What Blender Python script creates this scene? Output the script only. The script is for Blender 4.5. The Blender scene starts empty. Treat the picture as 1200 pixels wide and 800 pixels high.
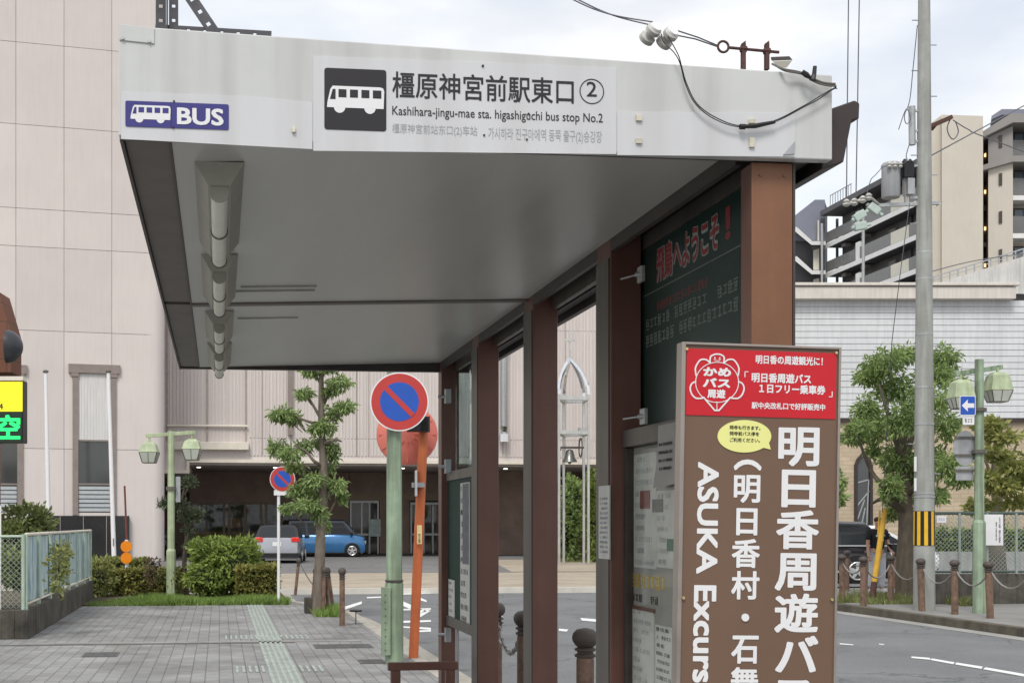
import bpy, bmesh, math, random
import numpy as np
from mathutils import Vector, Matrix
random.seed(7); np.random.seed(7)
sc = bpy.context.scene
COL = sc.collection

# ------------------------------------------------------------------ camera
FPX, CX, CY, EYE = 1500.0, 430.0, 612.0, 1.6
PSI = math.atan(173/1500.0); SN, CS = math.sin(PSI), math.cos(PSI)
cam = bpy.data.objects.new('camera', bpy.data.cameras.new('camera'))
COL.objects.link(cam)
cam.location = (0, 0, EYE); cam.rotation_euler = (math.pi/2, 0, -PSI)
cam.data.sensor_width = 36; cam.data.lens = 45
cam.data.shift_x = 170/1200.0; cam.data.shift_y = 212/1200.0
cam.data.clip_end = 5000; cam.data.clip_start = 0.05
sc.camera = cam

# ------------------------------------------------------------------ sky, sun, exposure
SUN_EL, SUN_AZ = math.radians(52), math.radians(205)   # azimuth clockwise from +Y: behind the camera, a little to the left
w = bpy.data.worlds.new('World'); sc.world = w; w.use_nodes = True
nt = w.node_tree; N = nt.nodes; L = nt.links
for n in list(N): N.remove(n)
out = N.new('ShaderNodeOutputWorld'); bg = N.new('ShaderNodeBackground'); bg.inputs['Strength'].default_value = 0.1
sky = N.new('ShaderNodeTexSky'); sky.sky_type = 'NISHITA'; sky.sun_disc = False
sky.sun_elevation = SUN_EL; sky.sun_rotation = SUN_AZ; sky.air_density = 1.2; sky.dust_density = 2.0
tc = N.new('ShaderNodeTexCoord'); mp = N.new('ShaderNodeMapping'); mp.inputs['Scale'].default_value = (1.0, 1.0, 2.6)
mp.inputs['Location'].default_value = (0.35, 0.1, 0.2)
L.new(tc.outputs['Generated'], mp.inputs['Vector'])
n1 = N.new('ShaderNodeTexNoise'); n1.inputs['Scale'].default_value = 3.2; n1.inputs['Detail'].default_value = 6; n1.inputs['Roughness'].default_value = 0.52
n2 = N.new('ShaderNodeTexNoise'); n2.inputs['Scale'].default_value = 6.5; n2.inputs['Detail'].default_value = 5; n2.inputs['Roughness'].default_value = 0.5
L.new(mp.outputs[0], n1.inputs['Vector']); L.new(mp.outputs[0], n2.inputs['Vector'])
r1 = N.new('ShaderNodeValToRGB'); r1.color_ramp.elements[0].position = 0.30; r1.color_ramp.elements[1].position = 0.58
r1.color_ramp.elements[0].color = (0.62, 0.62, 0.62, 1); r1.color_ramp.elements[1].color = (1, 1, 1, 1)
r2 = N.new('ShaderNodeValToRGB'); r2.color_ramp.elements[0].position = 0.36; r2.color_ramp.elements[1].position = 0.64
r2.color_ramp.elements[0].color = (4.9, 5.0, 5.2, 1); r2.color_ramp.elements[1].color = (6.0, 6.05, 6.1, 1)
L.new(n1.outputs['Fac'], r1.inputs['Fac']); L.new(n2.outputs['Fac'], r2.inputs['Fac'])
mx = N.new('ShaderNodeMixRGB'); L.new(r1.outputs['Color'], mx.inputs['Fac']); L.new(sky.outputs[0], mx.inputs[1]); L.new(r2.outputs['Color'], mx.inputs[2])
L.new(mx.outputs[0], bg.inputs['Color']); L.new(bg.outputs[0], out.inputs['Surface'])
sun = bpy.data.objects.new('sun', bpy.data.lights.new('sun', 'SUN')); COL.objects.link(sun)
sun.data.energy = 1.3; sun.data.angle = math.radians(18); sun.data.color = (1.0, 0.96, 0.9)
sd = Vector((math.sin(SUN_AZ)*math.cos(SUN_EL), math.cos(SUN_AZ)*math.cos(SUN_EL), math.sin(SUN_EL)))
sun.rotation_euler = sd.to_track_quat('Z', 'Y').to_euler(); sun.location = (-10, -20, 60)
vs = sc.view_settings; vs.view_transform = 'Standard'; vs.look = 'None'; vs.exposure = 0.90; vs.gamma = 1; vs.use_curve_mapping = False
sc.cycles.use_denoising = True
sc.cycles.max_bounces = 6; sc.cycles.transparent_max_bounces = 12

# ------------------------------------------------------------------ measuring helpers (photo survey -> metres)
def uu(px): return (px-CX)/FPX
def at(px, d): u = uu(px); return Vector((d*(SN+u*CS), d*(CS-u*SN), 0))
def gnd(px, py, z=0.0):
    d = (EYE-z)*FPX/(py-CY); v = at(px, d); v.z = z; return v
def zz(py, d): return EYE+(CY-py)*d/FPX
def pt(px, py, d): v = at(px, d); v.z = zz(py, d); return v
def onY(px, py, Y):
    u = uu(px); X = Y*(SN+u*CS)/(CS-u*SN); d = X*SN+Y*CS; return X, zz(py, d)
def onX(px, py, X):
    u = uu(px); Y = X*(CS-u*SN)/(SN+u*CS); d = X*SN+Y*CS; return Y, zz(py, d)
def depth(v): return v[0]*SN+v[1]*CS

# ------------------------------------------------------------------ materials
MATS = {}
def mat(name, col, rough=0.6, var=0.12, scale=3.0, metal=0.0, bump=0.0, bscale=40.0, streak=0.0, spec=0.4, coat=0.0, emit=None, estr=1.0, col2=None, squash=None):
    if name in MATS: return MATS[name]
    m = bpy.data.materials.new(name); m.use_nodes = True; nt = m.node_tree; N = nt.nodes; L = nt.links
    b = N['Principled BSDF']; b.inputs['Roughness'].default_value = rough; b.inputs['Metallic'].default_value = metal
    b.inputs['Specular IOR Level'].default_value = spec; b.inputs['Coat Weight'].default_value = coat
    geo = N.new('ShaderNodeNewGeometry'); mp = N.new('ShaderNodeMapping'); L.new(geo.outputs['Position'], mp.inputs['Vector'])
    if squash: mp.inputs['Scale'].default_value = squash
    no = N.new('ShaderNodeTexNoise'); no.inputs['Scale'].default_value = scale; no.inputs['Detail'].default_value = 8; no.inputs['Roughness'].default_value = 0.62
    L.new(mp.outputs[0], no.inputs['Vector'])
    rp = N.new('ShaderNodeValToRGB'); rp.color_ramp.elements[0].position = 0.3; rp.color_ramp.elements[1].position = 0.7
    c = col; d2 = col2
    rp.color_ramp.elements[0].color = tuple(max(0, x*(1-var)) for x in c)+(1,)
    rp.color_ramp.elements[1].color = (tuple(min(1, x*(1+var)) for x in c)+(1,)) if d2 is None else tuple(d2)+(1,)
    L.new(no.outputs['Fac'], rp.inputs['Fac']); colsock = rp.outputs['Color']
    if streak > 0:
        m2 = N.new('ShaderNodeMapping'); m2.inputs['Scale'].default_value = (7, 7, 0.45); L.new(geo.outputs['Position'], m2.inputs['Vector'])
        s = N.new('ShaderNodeTexNoise'); s.inputs['Scale'].default_value = 1.6; s.inputs['Detail'].default_value = 5; L.new(m2.outputs[0], s.inputs['Vector'])
        sr = N.new('ShaderNodeValToRGB'); sr.color_ramp.elements[0].position = 0.36; sr.color_ramp.elements[1].position = 0.6
        sr.color_ramp.elements[0].color = (1-streak, 1-streak*1.05, 1-streak*1.12, 1); sr.color_ramp.elements[1].color = (1, 1, 1, 1)
        L.new(s.outputs['Fac'], sr.inputs['Fac'])
        mu = N.new('ShaderNodeMixRGB'); mu.blend_type = 'MULTIPLY'; mu.inputs['Fac'].default_value = 1
        L.new(colsock, mu.inputs[1]); L.new(sr.outputs['Color'], mu.inputs[2]); colsock = mu.outputs[0]
    L.new(colsock, b.inputs['Base Color'])
    rr = N.new('ShaderNodeMapRange'); rr.inputs['To Min'].default_value = max(0.02, rough-0.1); rr.inputs['To Max'].default_value = min(1, rough+0.1)
    L.new(no.outputs['Fac'], rr.inputs['Value']); L.new(rr.outputs[0], b.inputs['Roughness'])
    if bump > 0:
        bn = N.new('ShaderNodeTexNoise'); bn.inputs['Scale'].default_value = bscale; bn.inputs['Detail'].default_value = 4; L.new(mp.outputs[0], bn.inputs['Vector'])
        bp = N.new('ShaderNodeBump'); bp.inputs['Strength'].default_value = bump; bp.inputs['Distance'].default_value = 0.02
        L.new(bn.outputs['Fac'], bp.inputs['Height']); L.new(bp.outputs[0], b.inputs['Normal'])
    if emit is not None:
        b.inputs['Emission Color'].default_value = tuple(emit)+(1,); b.inputs['Emission Strength'].default_value = estr
    MATS[name] = m; return m

def leafmat(name, dark, light, trans=0.25):
    if name in MATS: return MATS[name]
    m = bpy.data.materials.new(name); m.use_nodes = True; nt = m.node_tree; N = nt.nodes; L = nt.links
    b = N['Principled BSDF']; b.inputs['Roughness'].default_value = 0.5; b.inputs['Specular IOR Level'].default_value = 0.3
    geo = N.new('ShaderNodeNewGeometry')
    no = N.new('ShaderNodeTexNoise'); no.inputs['Scale'].default_value = 2.2; no.inputs['Detail'].default_value = 3; L.new(geo.outputs['Position'], no.inputs['Vector'])
    ad = N.new('ShaderNodeMath'); ad.operation = 'MULTIPLY_ADD'; ad.inputs[1].default_value = 0.55
    L.new(geo.outputs['Random Per Island'], ad.inputs[0])
    m2 = N.new('ShaderNodeMath'); m2.operation = 'MULTIPLY'; m2.inputs[1].default_value = 0.5; L.new(no.outputs['Fac'], m2.inputs[0]); L.new(m2.outputs[0], ad.inputs[2])
    rp = N.new('ShaderNodeValToRGB'); rp.color_ramp.elements[0].position = 0.12; rp.color_ramp.elements[1].position = 0.85
    rp.color_ramp.elements[0].color = tuple(dark)+(1,); rp.color_ramp.elements[1].color = tuple(light)+(1,)
    L.new(ad.outputs[0], rp.inputs['Fac']); L.new(rp.outputs['Color'], b.inputs['Base Color'])
    tr = N.new('ShaderNodeBsdfTranslucent'); L.new(rp.outputs['Color'], tr.inputs['Color'])
    ms = N.new('ShaderNodeMixShader'); ms.inputs['Fac'].default_value = trans
    L.new(b.outputs[0], ms.inputs[1]); L.new(tr.outputs[0], ms.inputs[2]); L.new(ms.outputs[0], N['Material Output'].inputs['Surface'])
    MATS[name] = m; return m

def glassmat(name, tint=(0.9, 0.95, 0.95), mixf=0.75, rough=0.03, refl=0.25):
    if name in MATS: return MATS[name]
    m = bpy.data.materials.new(name); m.use_nodes = True; nt = m.node_tree; N = nt.nodes; L = nt.links
    N.remove(N['Principled BSDF'])
    lw = N.new('ShaderNodeLayerWeight'); lw.inputs['Blend'].default_value = 0.5; pw_ = N.new('ShaderNodeMath'); pw_.operation = 'POWER'; pw_.inputs[1].default_value = 5.0; L.new(lw.outputs['Facing'], pw_.inputs[0]); fr = N.new('ShaderNodeMath'); fr.operation = 'MULTIPLY_ADD'; fr.inputs[1].default_value = refl; fr.inputs[2].default_value = 0.015; L.new(pw_.outputs[0], fr.inputs[0])
    no = N.new('ShaderNodeTexNoise'); no.inputs['Scale'].default_value = 5; geo = N.new('ShaderNodeNewGeometry'); L.new(geo.outputs['Position'], no.inputs['Vector'])
    mr = N.new('ShaderNodeMapRange'); mr.inputs['To Min'].default_value = 0.0; mr.inputs['To Max'].default_value = 2*(1-mixf); L.new(no.outputs['Fac'], mr.inputs['Value'])
    ad = N.new('ShaderNodeMath'); ad.operation = 'ADD'; ad.use_clamp = True; L.new(fr.outputs[0], ad.inputs[0]); L.new(mr.outputs[0], ad.inputs[1])
    t = N.new('ShaderNodeBsdfTransparent'); t.inputs['Color'].default_value = tuple(tint)+(1,)
    g = N.new('ShaderNodeBsdfGlossy'); g.inputs['Roughness'].default_value = rough; g.inputs['Color'].default_value = (0.9, 0.93, 0.95, 1)
    ms = N.new('ShaderNodeMixShader'); L.new(ad.outputs[0], ms.inputs['Fac']); L.new(t.outputs[0], ms.inputs[1]); L.new(g.outputs[0], ms.inputs[2])
    L.new(ms.outputs[0], N['Material Output'].inputs['Surface'])
    MATS[name] = m; return m

def brickmat(name, c1, c2, mortar, bw, bh, msize=0.012, plane='XZ', local=True, offset=0.5, rough=0.85, bump=0.25, var=0.25, vscale=0.6, bias=0.0):
    if name in MATS: return MATS[name]
    m = bpy.data.materials.new(name); m.use_nodes = True; nt = m.node_tree; N = nt.nodes; L = nt.links
    b = N['Principled BSDF']; b.inputs['Roughness'].default_value = rough; b.inputs['Specular IOR Level'].default_value = 0.25
    tc = N.new('ShaderNodeTexCoord'); geo = N.new('ShaderNodeNewGeometry')
    src = tc.outputs['Object'] if local else geo.outputs['Position']
    sp = N.new('ShaderNodeSeparateXYZ'); L.new(src, sp.inputs[0]); cb = N.new('ShaderNodeCombineXYZ')
    a, c = {'XZ': ('X', 'Z'), 'XY': ('X', 'Y'), 'YX': ('Y', 'X'), 'YZ': ('Y', 'Z')}[plane]
    L.new(sp.outputs[a], cb.inputs['X']); L.new(sp.outputs[c], cb.inputs['Y'])
    bt = N.new('ShaderNodeTexBrick'); bt.offset = offset
    bt.inputs['Scale'].default_value = 1; bt.inputs['Brick Width'].default_value = bw; bt.inputs['Row Height'].default_value = bh
    bt.inputs['Mortar Size'].default_value = msize; bt.inputs['Mortar Smooth'].default_value = 0.3; bt.inputs['Bias'].default_value = bias
    bt.inputs['Color1'].default_value = tuple(c1)+(1,); bt.inputs['Color2'].default_value = tuple(c2)+(1,); bt.inputs['Mortar'].default_value = tuple(mortar)+(1,)
    L.new(cb.outputs[0], bt.inputs['Vector'])
    no = N.new('ShaderNodeTexNoise'); no.inputs['Scale'].default_value = vscale; no.inputs['Detail'].default_value = 9; no.inputs['Roughness'].default_value = 0.65
    L.new(geo.outputs['Position'], no.inputs['Vector'])
    rp = N.new('ShaderNodeValToRGB'); rp.color_ramp.elements[0].position = 0.3; rp.color_ramp.elements[1].position = 0.7
    rp.color_ramp.elements[0].color = (1-var,)*3+(1,); rp.color_ramp.elements[1].color = (1+var*0.4,)*3+(1,)
    L.new(no.outputs['Fac'], rp.inputs['Fac'])
    mu = N.new('ShaderNodeMixRGB'); mu.blend_type = 'MULTIPLY'; mu.inputs['Fac'].default_value = 1
    L.new(bt.outputs['Color'], mu.inputs[1]); L.new(rp.outputs['Color'], mu.inputs[2]); L.new(mu.outputs[0], b.inputs['Base Color'])
    n2 = N.new('ShaderNodeTexNoise'); n2.inputs['Scale'].default_value = 60; L.new(geo.outputs['Position'], n2.inputs['Vector'])
    hm = N.new('ShaderNodeMath'); hm.operation = 'MULTIPLY_ADD'; hm.inputs[1].default_value = -1.0; L.new(bt.outputs['Fac'], hm.inputs[0])
    h2 = N.new('ShaderNodeMath'); h2.operation = 'MULTIPLY'; h2.inputs[1].default_value = 0.4; L.new(n2.outputs['Fac'], h2.inputs[0]); L.new(h2.outputs[0], hm.inputs[2])
    bp = N.new('ShaderNodeBump'); bp.inputs['Strength'].default_value = bump; bp.inputs['Distance'].default_value = 0.01
    L.new(hm.outputs[0], bp.inputs['Height']); L.new(bp.outputs[0], b.inputs['Normal'])
    MATS[name] = m; return m

# ------------------------------------------------------------------ mesh helpers
class MB:
    def __init__(s): s.v = []; s.f = []
    def add(s, vs, fs):
        o = len(s.v); s.v += [tuple(x) for x in vs]; s.f += [tuple(i+o for i in f) for f in fs]
    def box(s, x0, x1, y0, y1, z0, z1):
        s.add([(x0,y0,z0),(x1,y0,z0),(x1,y1,z0),(x0,y1,z0),(x0,y0,z1),(x1,y0,z1),(x1,y1,z1),(x0,y1,z1)],
              [(0,3,2,1),(4,5,6,7),(0,1,5,4),(1,2,6,5),(2,3,7,6),(3,0,4,7)])
    def obox(s, c, ax, ay, az):      # centre and three half-axis vectors
        c, ax, ay, az = Vector(c), Vector(ax), Vector(ay), Vector(az)
        p = [c-ax-ay-az, c+ax-ay-az, c+ax+ay-az, c-ax+ay-az, c-ax-ay+az, c+ax-ay+az, c+ax+ay+az, c-ax+ay+az]
        s.add(p, [(0,3,2,1),(4,5,6,7),(0,1,5,4),(1,2,6,5),(2,3,7,6),(3,0,4,7)])
    def bar(s, p, q, w, h=None, up=(0,0,1)):  # rectangular bar from p to q
        h = w if h is None else h; p, q = Vector(p), Vector(q); d = q-p; L_ = d.length
        if L_ < 1e-6: return
        d /= L_; u = Vector(up)
        if abs(d.dot(u)) > 0.98: u = Vector((0,1,0))
        a = d.cross(u).normalized(); b = a.cross(d)
        s.obox((p+q)/2, d*L_/2, a*w/2, b*h/2)
    def tube(s, pts, r, n=8, cap=True):
        pts = [Vector(p) for p in pts]; rs = r if isinstance(r, (list, tuple)) else [r]*len(pts)
        o = len(s.v); prev = None
        for i, p in enumerate(pts):
            d = (pts[min(i+1, len(pts)-1)]-pts[max(i-1, 0)]).normalized()
            if prev is None:
                u = Vector((0,0,1)) if abs(d.z) < 0.9 else Vector((1,0,0)); a = d.cross(u).normalized()
            else:
                a = (prev-d*prev.dot(d)).normalized()
            prev = a; b = d.cross(a)
            for k in range(n):
                t = 2*math.pi*k/n; s.v.append(tuple(p+(a*math.cos(t)+b*math.sin(t))*rs[i]))
        for i in range(len(pts)-1):
            for k in range(n):
                s.f.append((o+i*n+k, o+i*n+(k+1)%n, o+(i+1)*n+(k+1)%n, o+(i+1)*n+k))
        if cap:
            s.f.append(tuple(o+k for k in reversed(range(n)))); e = o+(len(pts)-1)*n; s.f.append(tuple(e+k for k in range(n)))
    def cyl(s, p, q, r, r2=None, n=16): s.tube([p, q], [r, r if r2 is None else r2], n)
    def lathe(s, c, prof, n=16, axis='z'):    # prof: (radius, height) upwards
        o = len(s.v); c = Vector(c)
        for r, h in prof:
            for k in range(n):
                t = 2*math.pi*k/n; x, y = r*math.cos(t), r*math.sin(t)
                v = {'z': (x, y, h), 'y': (x, h, -y), 'x': (h, x, y)}[axis]; s.v.append(tuple(c+Vector(v)))
        for i in range(len(prof)-1):
            for k in range(n): s.f.append((o+i*n+k, o+i*n+(k+1)%n, o+(i+1)*n+(k+1)%n, o+(i+1)*n+k))
        s.f.append(tuple(o+k for k in reversed(range(n)))); e = o+(len(prof)-1)*n; s.f.append(tuple(e+k for k in range(n)))
    def prism(s, poly, fn0, fn1):             # polygon list of (a,b); fn maps to front / back points
        n = len(poly); o = len(s.v)
        s.v += [tuple(fn0(a, b)) for a, b in poly]+[tuple(fn1(a, b)) for a, b in poly]
        s.f.append(tuple(o+i for i in range(n))); s.f.append(tuple(o+n+i for i in reversed(range(n))))
        for i in range(n): s.f.append((o+i, o+n+i, o+n+(i+1)%n, o+(i+1)%n))
    def build(s, name, m, parent=None, local=False, bevel=0.0, smooth=False, fix=True):
        me = bpy.data.meshes.new(name); me.from_pydata(s.v, [], s.f); me.update()
        if fix and len(s.f) < 60000:
            bm = bmesh.new(); bm.from_mesh(me); bmesh.ops.recalc_face_normals(bm, faces=bm.faces); bm.to_mesh(me); bm.free()
        if smooth:
            for p in me.polygons: p.use_smooth = True
        me.materials.append(m)
        ob = bpy.data.objects.new(name, me); COL.objects.link(ob)
        if parent is not None:
            ob.parent = parent
            if parent.type == 'EMPTY' and not local: ob.location = -parent.location
        if bevel > 0:
            b = ob.modifiers.new('bevel', 'BEVEL'); b.width = bevel; b.segments = 2; b.limit_method = 'ANGLE'
        if smooth:
            try: me.set_sharp_from_angle(angle=math.radians(40))
            except Exception: pass
        return ob

def tag(o, label, cat=None, group=None, kind=None):
    if label: o['label'] = label
    if cat: o['category'] = cat
    if group: o['group'] = group
    if kind: o['kind'] = kind
    return o
def thing(name, label, cat, loc=(0,0,0), rz=0.0, group=None):
    o = bpy.data.objects.new(name, None); COL.objects.link(o); o.location = loc; o.rotation_euler = (0,0,rz); o.empty_display_size = 0.2
    return tag(o, label, cat, group)
def recentre(o):      # a top-level single mesh gets its origin at its base
    vs_ = [v.co for v in o.data.vertices]
    c = Vector(((min(v.x for v in vs_)+max(v.x for v in vs_))/2, (min(v.y for v in vs_)+max(v.y for v in vs_))/2, min(v.z for v in vs_)))
    o.data.transform(Matrix.Translation(-c)); o.location = c; return o
def copy_tree(o, loc=None, rz=None, label=None):
    c = o.copy(); COL.objects.link(c)
    if loc is not None: c.location = loc
    if rz is not None: c.rotation_euler = (0,0,rz)
    if label: c['label'] = label
    for ch in [x for x in bpy.data.objects if x.parent == o]:
        k = ch.copy(); COL.objects.link(k); k.parent = c
        for g in [x for x in bpy.data.objects if x.parent == ch]:
            q = g.copy(); COL.objects.link(q); q.parent = k
    return c

class Fr:                                    # a flat surface: origin, right, up; its normal faces the viewer
    def __init__(s, o, r=(1,0,0), u=(0,0,1)):
        s.o = Vector(o); s.r = Vector(r).normalized(); s.u = Vector(u).normalized(); s.n = s.r.cross(s.u)
    def p(s, a, b, off=0.0): return s.o+s.r*a+s.u*b+s.n*off
    def plate(s, mb, poly, o0, o1): mb.prism(poly, lambda a, b: s.p(a, b, o1), lambda a, b: s.p(a, b, o0))
    def rect(s, mb, a0, a1, b0, b1, o0, o1): s.plate(mb, [(a0,b0),(a1,b0),(a1,b1),(a0,b1)], o0, o1)
def circ(cx, cy, r, n=32, ry=None, t0=0, t1=2*math.pi):
    ry = r if ry is None else ry; full = abs(t1-t0-2*math.pi) < 1e-6
    return [(cx+r*math.cos(t0+(t1-t0)*k/(n if full else n-1)), cy+ry*math.sin(t0+(t1-t0)*k/(n if full else n-1))) for k in range(n)]
def rrect(x0, x1, y0, y1, r, n=5):
    P = []
    for cx, cy, a in ((x1-r,y1-r,0),(x0+r,y1-r,90),(x0+r,y0+r,180),(x1-r,y0+r,270)):
        P += [(cx+r*math.cos(math.radians(a+90*k/n)), cy+r*math.sin(math.radians(a+90*k/n))) for k in range(n+1)]
    return P
def ring_poly(fr, mb, pts, wd, o0, o1, closed=True):   # stroke along a 2-D polyline
    n = len(pts)
    for i in range(n if closed else n-1):
        a = Vector(pts[i]+(0,)); b = Vector(pts[(i+1)%n]+(0,)); d = b-a
        if d.length < 1e-6: continue
        d.normalize(); nn = Vector((-d.y, d.x, 0))*wd/2; e = d*wd*0.3
        P = [a-e-nn, b+e-nn, b+e+nn, a-e+nn]; fr.plate(mb, [(q.x, q.y) for q in P], o0, o1+(i%7)*.00004+len(mb.v)*2e-8)

_fontcache = {}
def glyphs(s, bold=0.0, res=3):
    k = (s, bold)
    if k not in _fontcache:
        c = bpy.data.curves.new('lettering', 'FONT'); c.body = s; c.resolution_u = res; c.offset = bold
        o = bpy.data.objects.new('lettering', c); COL.objects.link(o); bpy.context.view_layer.update()
        me = bpy.data.meshes.new_from_object(o.evaluated_get(bpy.context.evaluated_depsgraph_get()))
        V = np.array([v.co[:2] for v in me.vertices]); F = [tuple(p.vertices) for p in me.polygons]
        bpy.data.objects.remove(o); bpy.data.meshes.remove(me); bpy.data.curves.remove(c)
        _fontcache[k] = (V, F)
    return _fontcache[k]
def text(mb, fr, s, a0, a1, b0, b1, off=0.0015, bold=0.0, rot=0):  # fits the ink of s into the box; bold strokes come from shifted copies
    V, F = glyphs(s, 0.0); V = V.copy()
    if rot == -90: V = np.stack([V[:,1], -V[:,0]], 1)
    lo, hi = V.min(0), V.max(0); W, H = np.maximum(hi-lo, 1e-9); V = (V-lo)/np.array([W, H])
    k = bold*0.9; n = 1 if bold == 0 else 12
    ea, eb = k*(a1-a0)/W, k*(b1-b0)/H
    for i in range(n):
        t = 2*math.pi*i/n; da, db = (0, 0) if n == 1 else (ea*max(-1,min(1,1.25*math.cos(t))), eb*max(-1,min(1,1.25*math.sin(t))))
        mb.add([fr.p(a0+ea*(1 if n > 1 else 0)+x*(a1-a0-2*(ea if n > 1 else 0))+da, b0+(eb if n > 1 else 0)+y*(b1-b0-2*(eb if n > 1 else 0))+db, off+i*0.00003) for x, y in V], F)
def scribble(mb, fr, a0, a1, b0, b1, n, off=0.0015, vert=False):   # print too small in the photo to be read
    for i in range(n):
        if random.random() < .08: continue
        if vert: ca, cb, ww, hh = (a0+a1)/2, b1-(i+.5)*(b1-b0)/n, (a1-a0)*.9, (b1-b0)/n*.85
        else: ca, cb, ww, hh = a0+(i+.5)*(a1-a0)/n, (b0+b1)/2, (a1-a0)/n*.85, (b1-b0)
        kind = random.random(); q = 0
        for f in ([-.42,-.12,.15,.42] if kind < .6 else [-.3,.3]):
            w_ = ww*random.uniform(.25,.48); x = ca+ww*random.uniform(-.08,.08); q += 1; fr.rect(mb, x-w_, x+w_, cb+hh*f-hh*.045, cb+hh*f+hh*.045, 0, off+q*2e-5)
        for f in ([-.25,.22] if kind < .6 else [random.uniform(-.2,.2)]):
            x = ca+ww*(f+random.uniform(-.08,.08)); q += 1; fr.rect(mb, x-ww*.05, x+ww*.05, cb-hh*random.uniform(.2,.48), cb+hh*random.uniform(.2,.48), 0, off+q*2e-5)

def leaf_mesh(name, m, blobs, lsize, parent=None, aspect=2.4, droop=0.4, seed=1, shell=0.55, world=True):
    """blobs: (centre, (rx,ry,rz), n). Elongated bent leaf faces through each blob's volume."""
    rg = np.random.default_rng(seed); VV, FF = [], []; base = 0
    for c, rad, n in blobs:
        d = rg.normal(size=(n, 3)); d /= np.linalg.norm(d, axis=1, keepdims=True)
        lump = 1+0.22*np.sin(d[:,0]*5+seed+c[0]*3)*np.sin(d[:,1]*4+c[1])+0.15*np.sin(d[:,2]*7+c[2]*5)
        rr = (shell+(1-shell)*rg.random(n)**0.6)*lump; rr = np.where(rg.random(n) < .08, rr*1.15, rr)
        P = np.array(c)+d*rr[:,None]*np.array(rad)
        ax = d*0.8+rg.normal(size=(n,3))*0.6; ax[:,2] -= droop; ax /= np.linalg.norm(ax, axis=1, keepdims=True)
        sd_ = np.cross(ax, rg.normal(size=(n,3))); sd_ /= np.linalg.norm(sd_, axis=1, keepdims=True); nn = np.cross(ax, sd_)
        ln = lsize*(0.6+0.8*rg.random(n))[:,None]; wd = ln/aspect
        q = np.stack([P, P+ax*ln*.5+sd_*wd*.5+nn*ln*.06, P+ax*ln-nn*ln*.12, P+ax*ln*.5-sd_*wd*.5+nn*ln*.06], 1).reshape(-1,3)
        VV.append(q); i = np.arange(n)*4+base; FF.append(np.stack([i,i+1,i+2,i+3],1)); base += 4*n
    V = np.concatenate(VV); F = np.concatenate(FF)
    me = bpy.data.meshes.new(name); me.from_pydata(V.tolist(), [], F.tolist()); me.update(); me.materials.append(m)
    ob = bpy.data.objects.new(name, me); COL.objects.link(ob)
    if parent is not None:
        ob.parent = parent
        if parent.type == 'EMPTY': ob.location = -parent.location
    return ob

# ------------------------------------------------------------------ palette
M_white = mat('white sheet metal', (0.545,0.555,0.545), 0.24, 0.06, 2.5, bump=0.09, bscale=2.2, streak=0.15, spec=0.5)
M_sheet = mat('white sign film', (0.575,0.58,0.595), 0.30, 0.03, 2, streak=0.09)
M_ceil = mat('grey ceiling sheet', (0.48,0.475,0.45), 0.34, 0.10, 1.2, streak=0.0, bump=0.006, bscale=1.0, squash=(3,0.5,1))
M_strip = mat('brown grey soffit strip', (0.16,0.14,0.125), 0.6, 0.2, 6)
M_dkmetal = mat('dark edge trim', (0.06,0.05,0.045), 0.5, 0.25, 8)
M_maroon = mat('maroon painted steel', (0.155,0.074,0.057), 0.42, 0.12, 4, streak=0.12, bump=0.03, bscale=120)
M_cover = mat('orange brown cover', (0.205,0.094,0.050), 0.5, 0.12, 5, streak=0.10, bump=0.03, bscale=120)  # front column's cover plate: lighter and more orange than the maroon columns
M_chan = mat('grey steel channel', (0.135,0.122,0.108), 0.45, 0.14, 5, streak=0.2, metal=0.2)
M_dkbrown = mat('dark brown eave', (0.042,0.031,0.030), 0.5, 0.15, 5)
M_galv = mat('galvanised steel', (0.42,0.43,0.44), 0.45, 0.12, 9, metal=0.6, streak=0.1)
M_angle = mat('dark slotted angle', (0.07,0.07,0.078), 0.5, 0.25, 20, metal=0.5)
M_rust = mat('rusty brown steel', (0.085,0.042,0.035), 0.8, 0.3, 20, bump=0.2, bscale=60)
M_black = mat('black plastic', (0.012,0.012,0.014), 0.45, 0.2, 20)
M_ink = mat('black ink', (0.018,0.016,0.02), 0.5, 0.05, 5)
M_greyink = mat('faded grey ink', (0.33,0.34,0.35), 0.6, 0.15, 30)
M_navy = mat('navy sign film', (0.045,0.04,0.20), 0.35, 0.08, 5)
M_signwhite = mat('white reflective film', (0.72,0.72,0.73), 0.35, 0.03, 5)
M_brown = mat('brown sign panel', (0.155,0.094,0.063), 0.42, 0.05, 2.5, streak=0.04)
M_red = mat('red sign film', (0.52,0.010,0.020), 0.35, 0.05, 3)
M_bubble = mat('pale yellow film', (0.74,0.74,0.27), 0.4, 0.04, 5)
M_tube = mat('lamp tube', (0.75,0.74,0.66), 0.3, 0.08, 10)
M_house = mat('lamp housing', (0.34,0.33,0.28), 0.4, 0.12, 8, streak=0.05)
M_boardgreen = mat('dark green board', (0.02,0.05,0.042), 0.6, 0.25, 3, spec=.15)
M_paper = mat('paper notice', (0.55,0.55,0.52), 0.7, 0.10, 14)
M_greypaper = mat('grey notice', (0.30,0.29,0.27), 0.7, 0.10, 10)
M_yellowprint = mat('yellow print', (0.55,0.38,0.04), 0.6, 0.2, 40)
M_redprint = mat('red board print', (0.40,0.045,0.055), 0.5, 0.1, 20)
M_paleprint = mat('pale board print', (0.42,0.46,0.44), 0.6, 0.15, 30)
M_glass = glassmat('case glass', (0.86,0.90,0.89), 0.985)
M_wglass = mat('reflecting window glass', (0.03,0.035,0.035), 0.04, 0.3, 0.6, spec=1.0)
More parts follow.
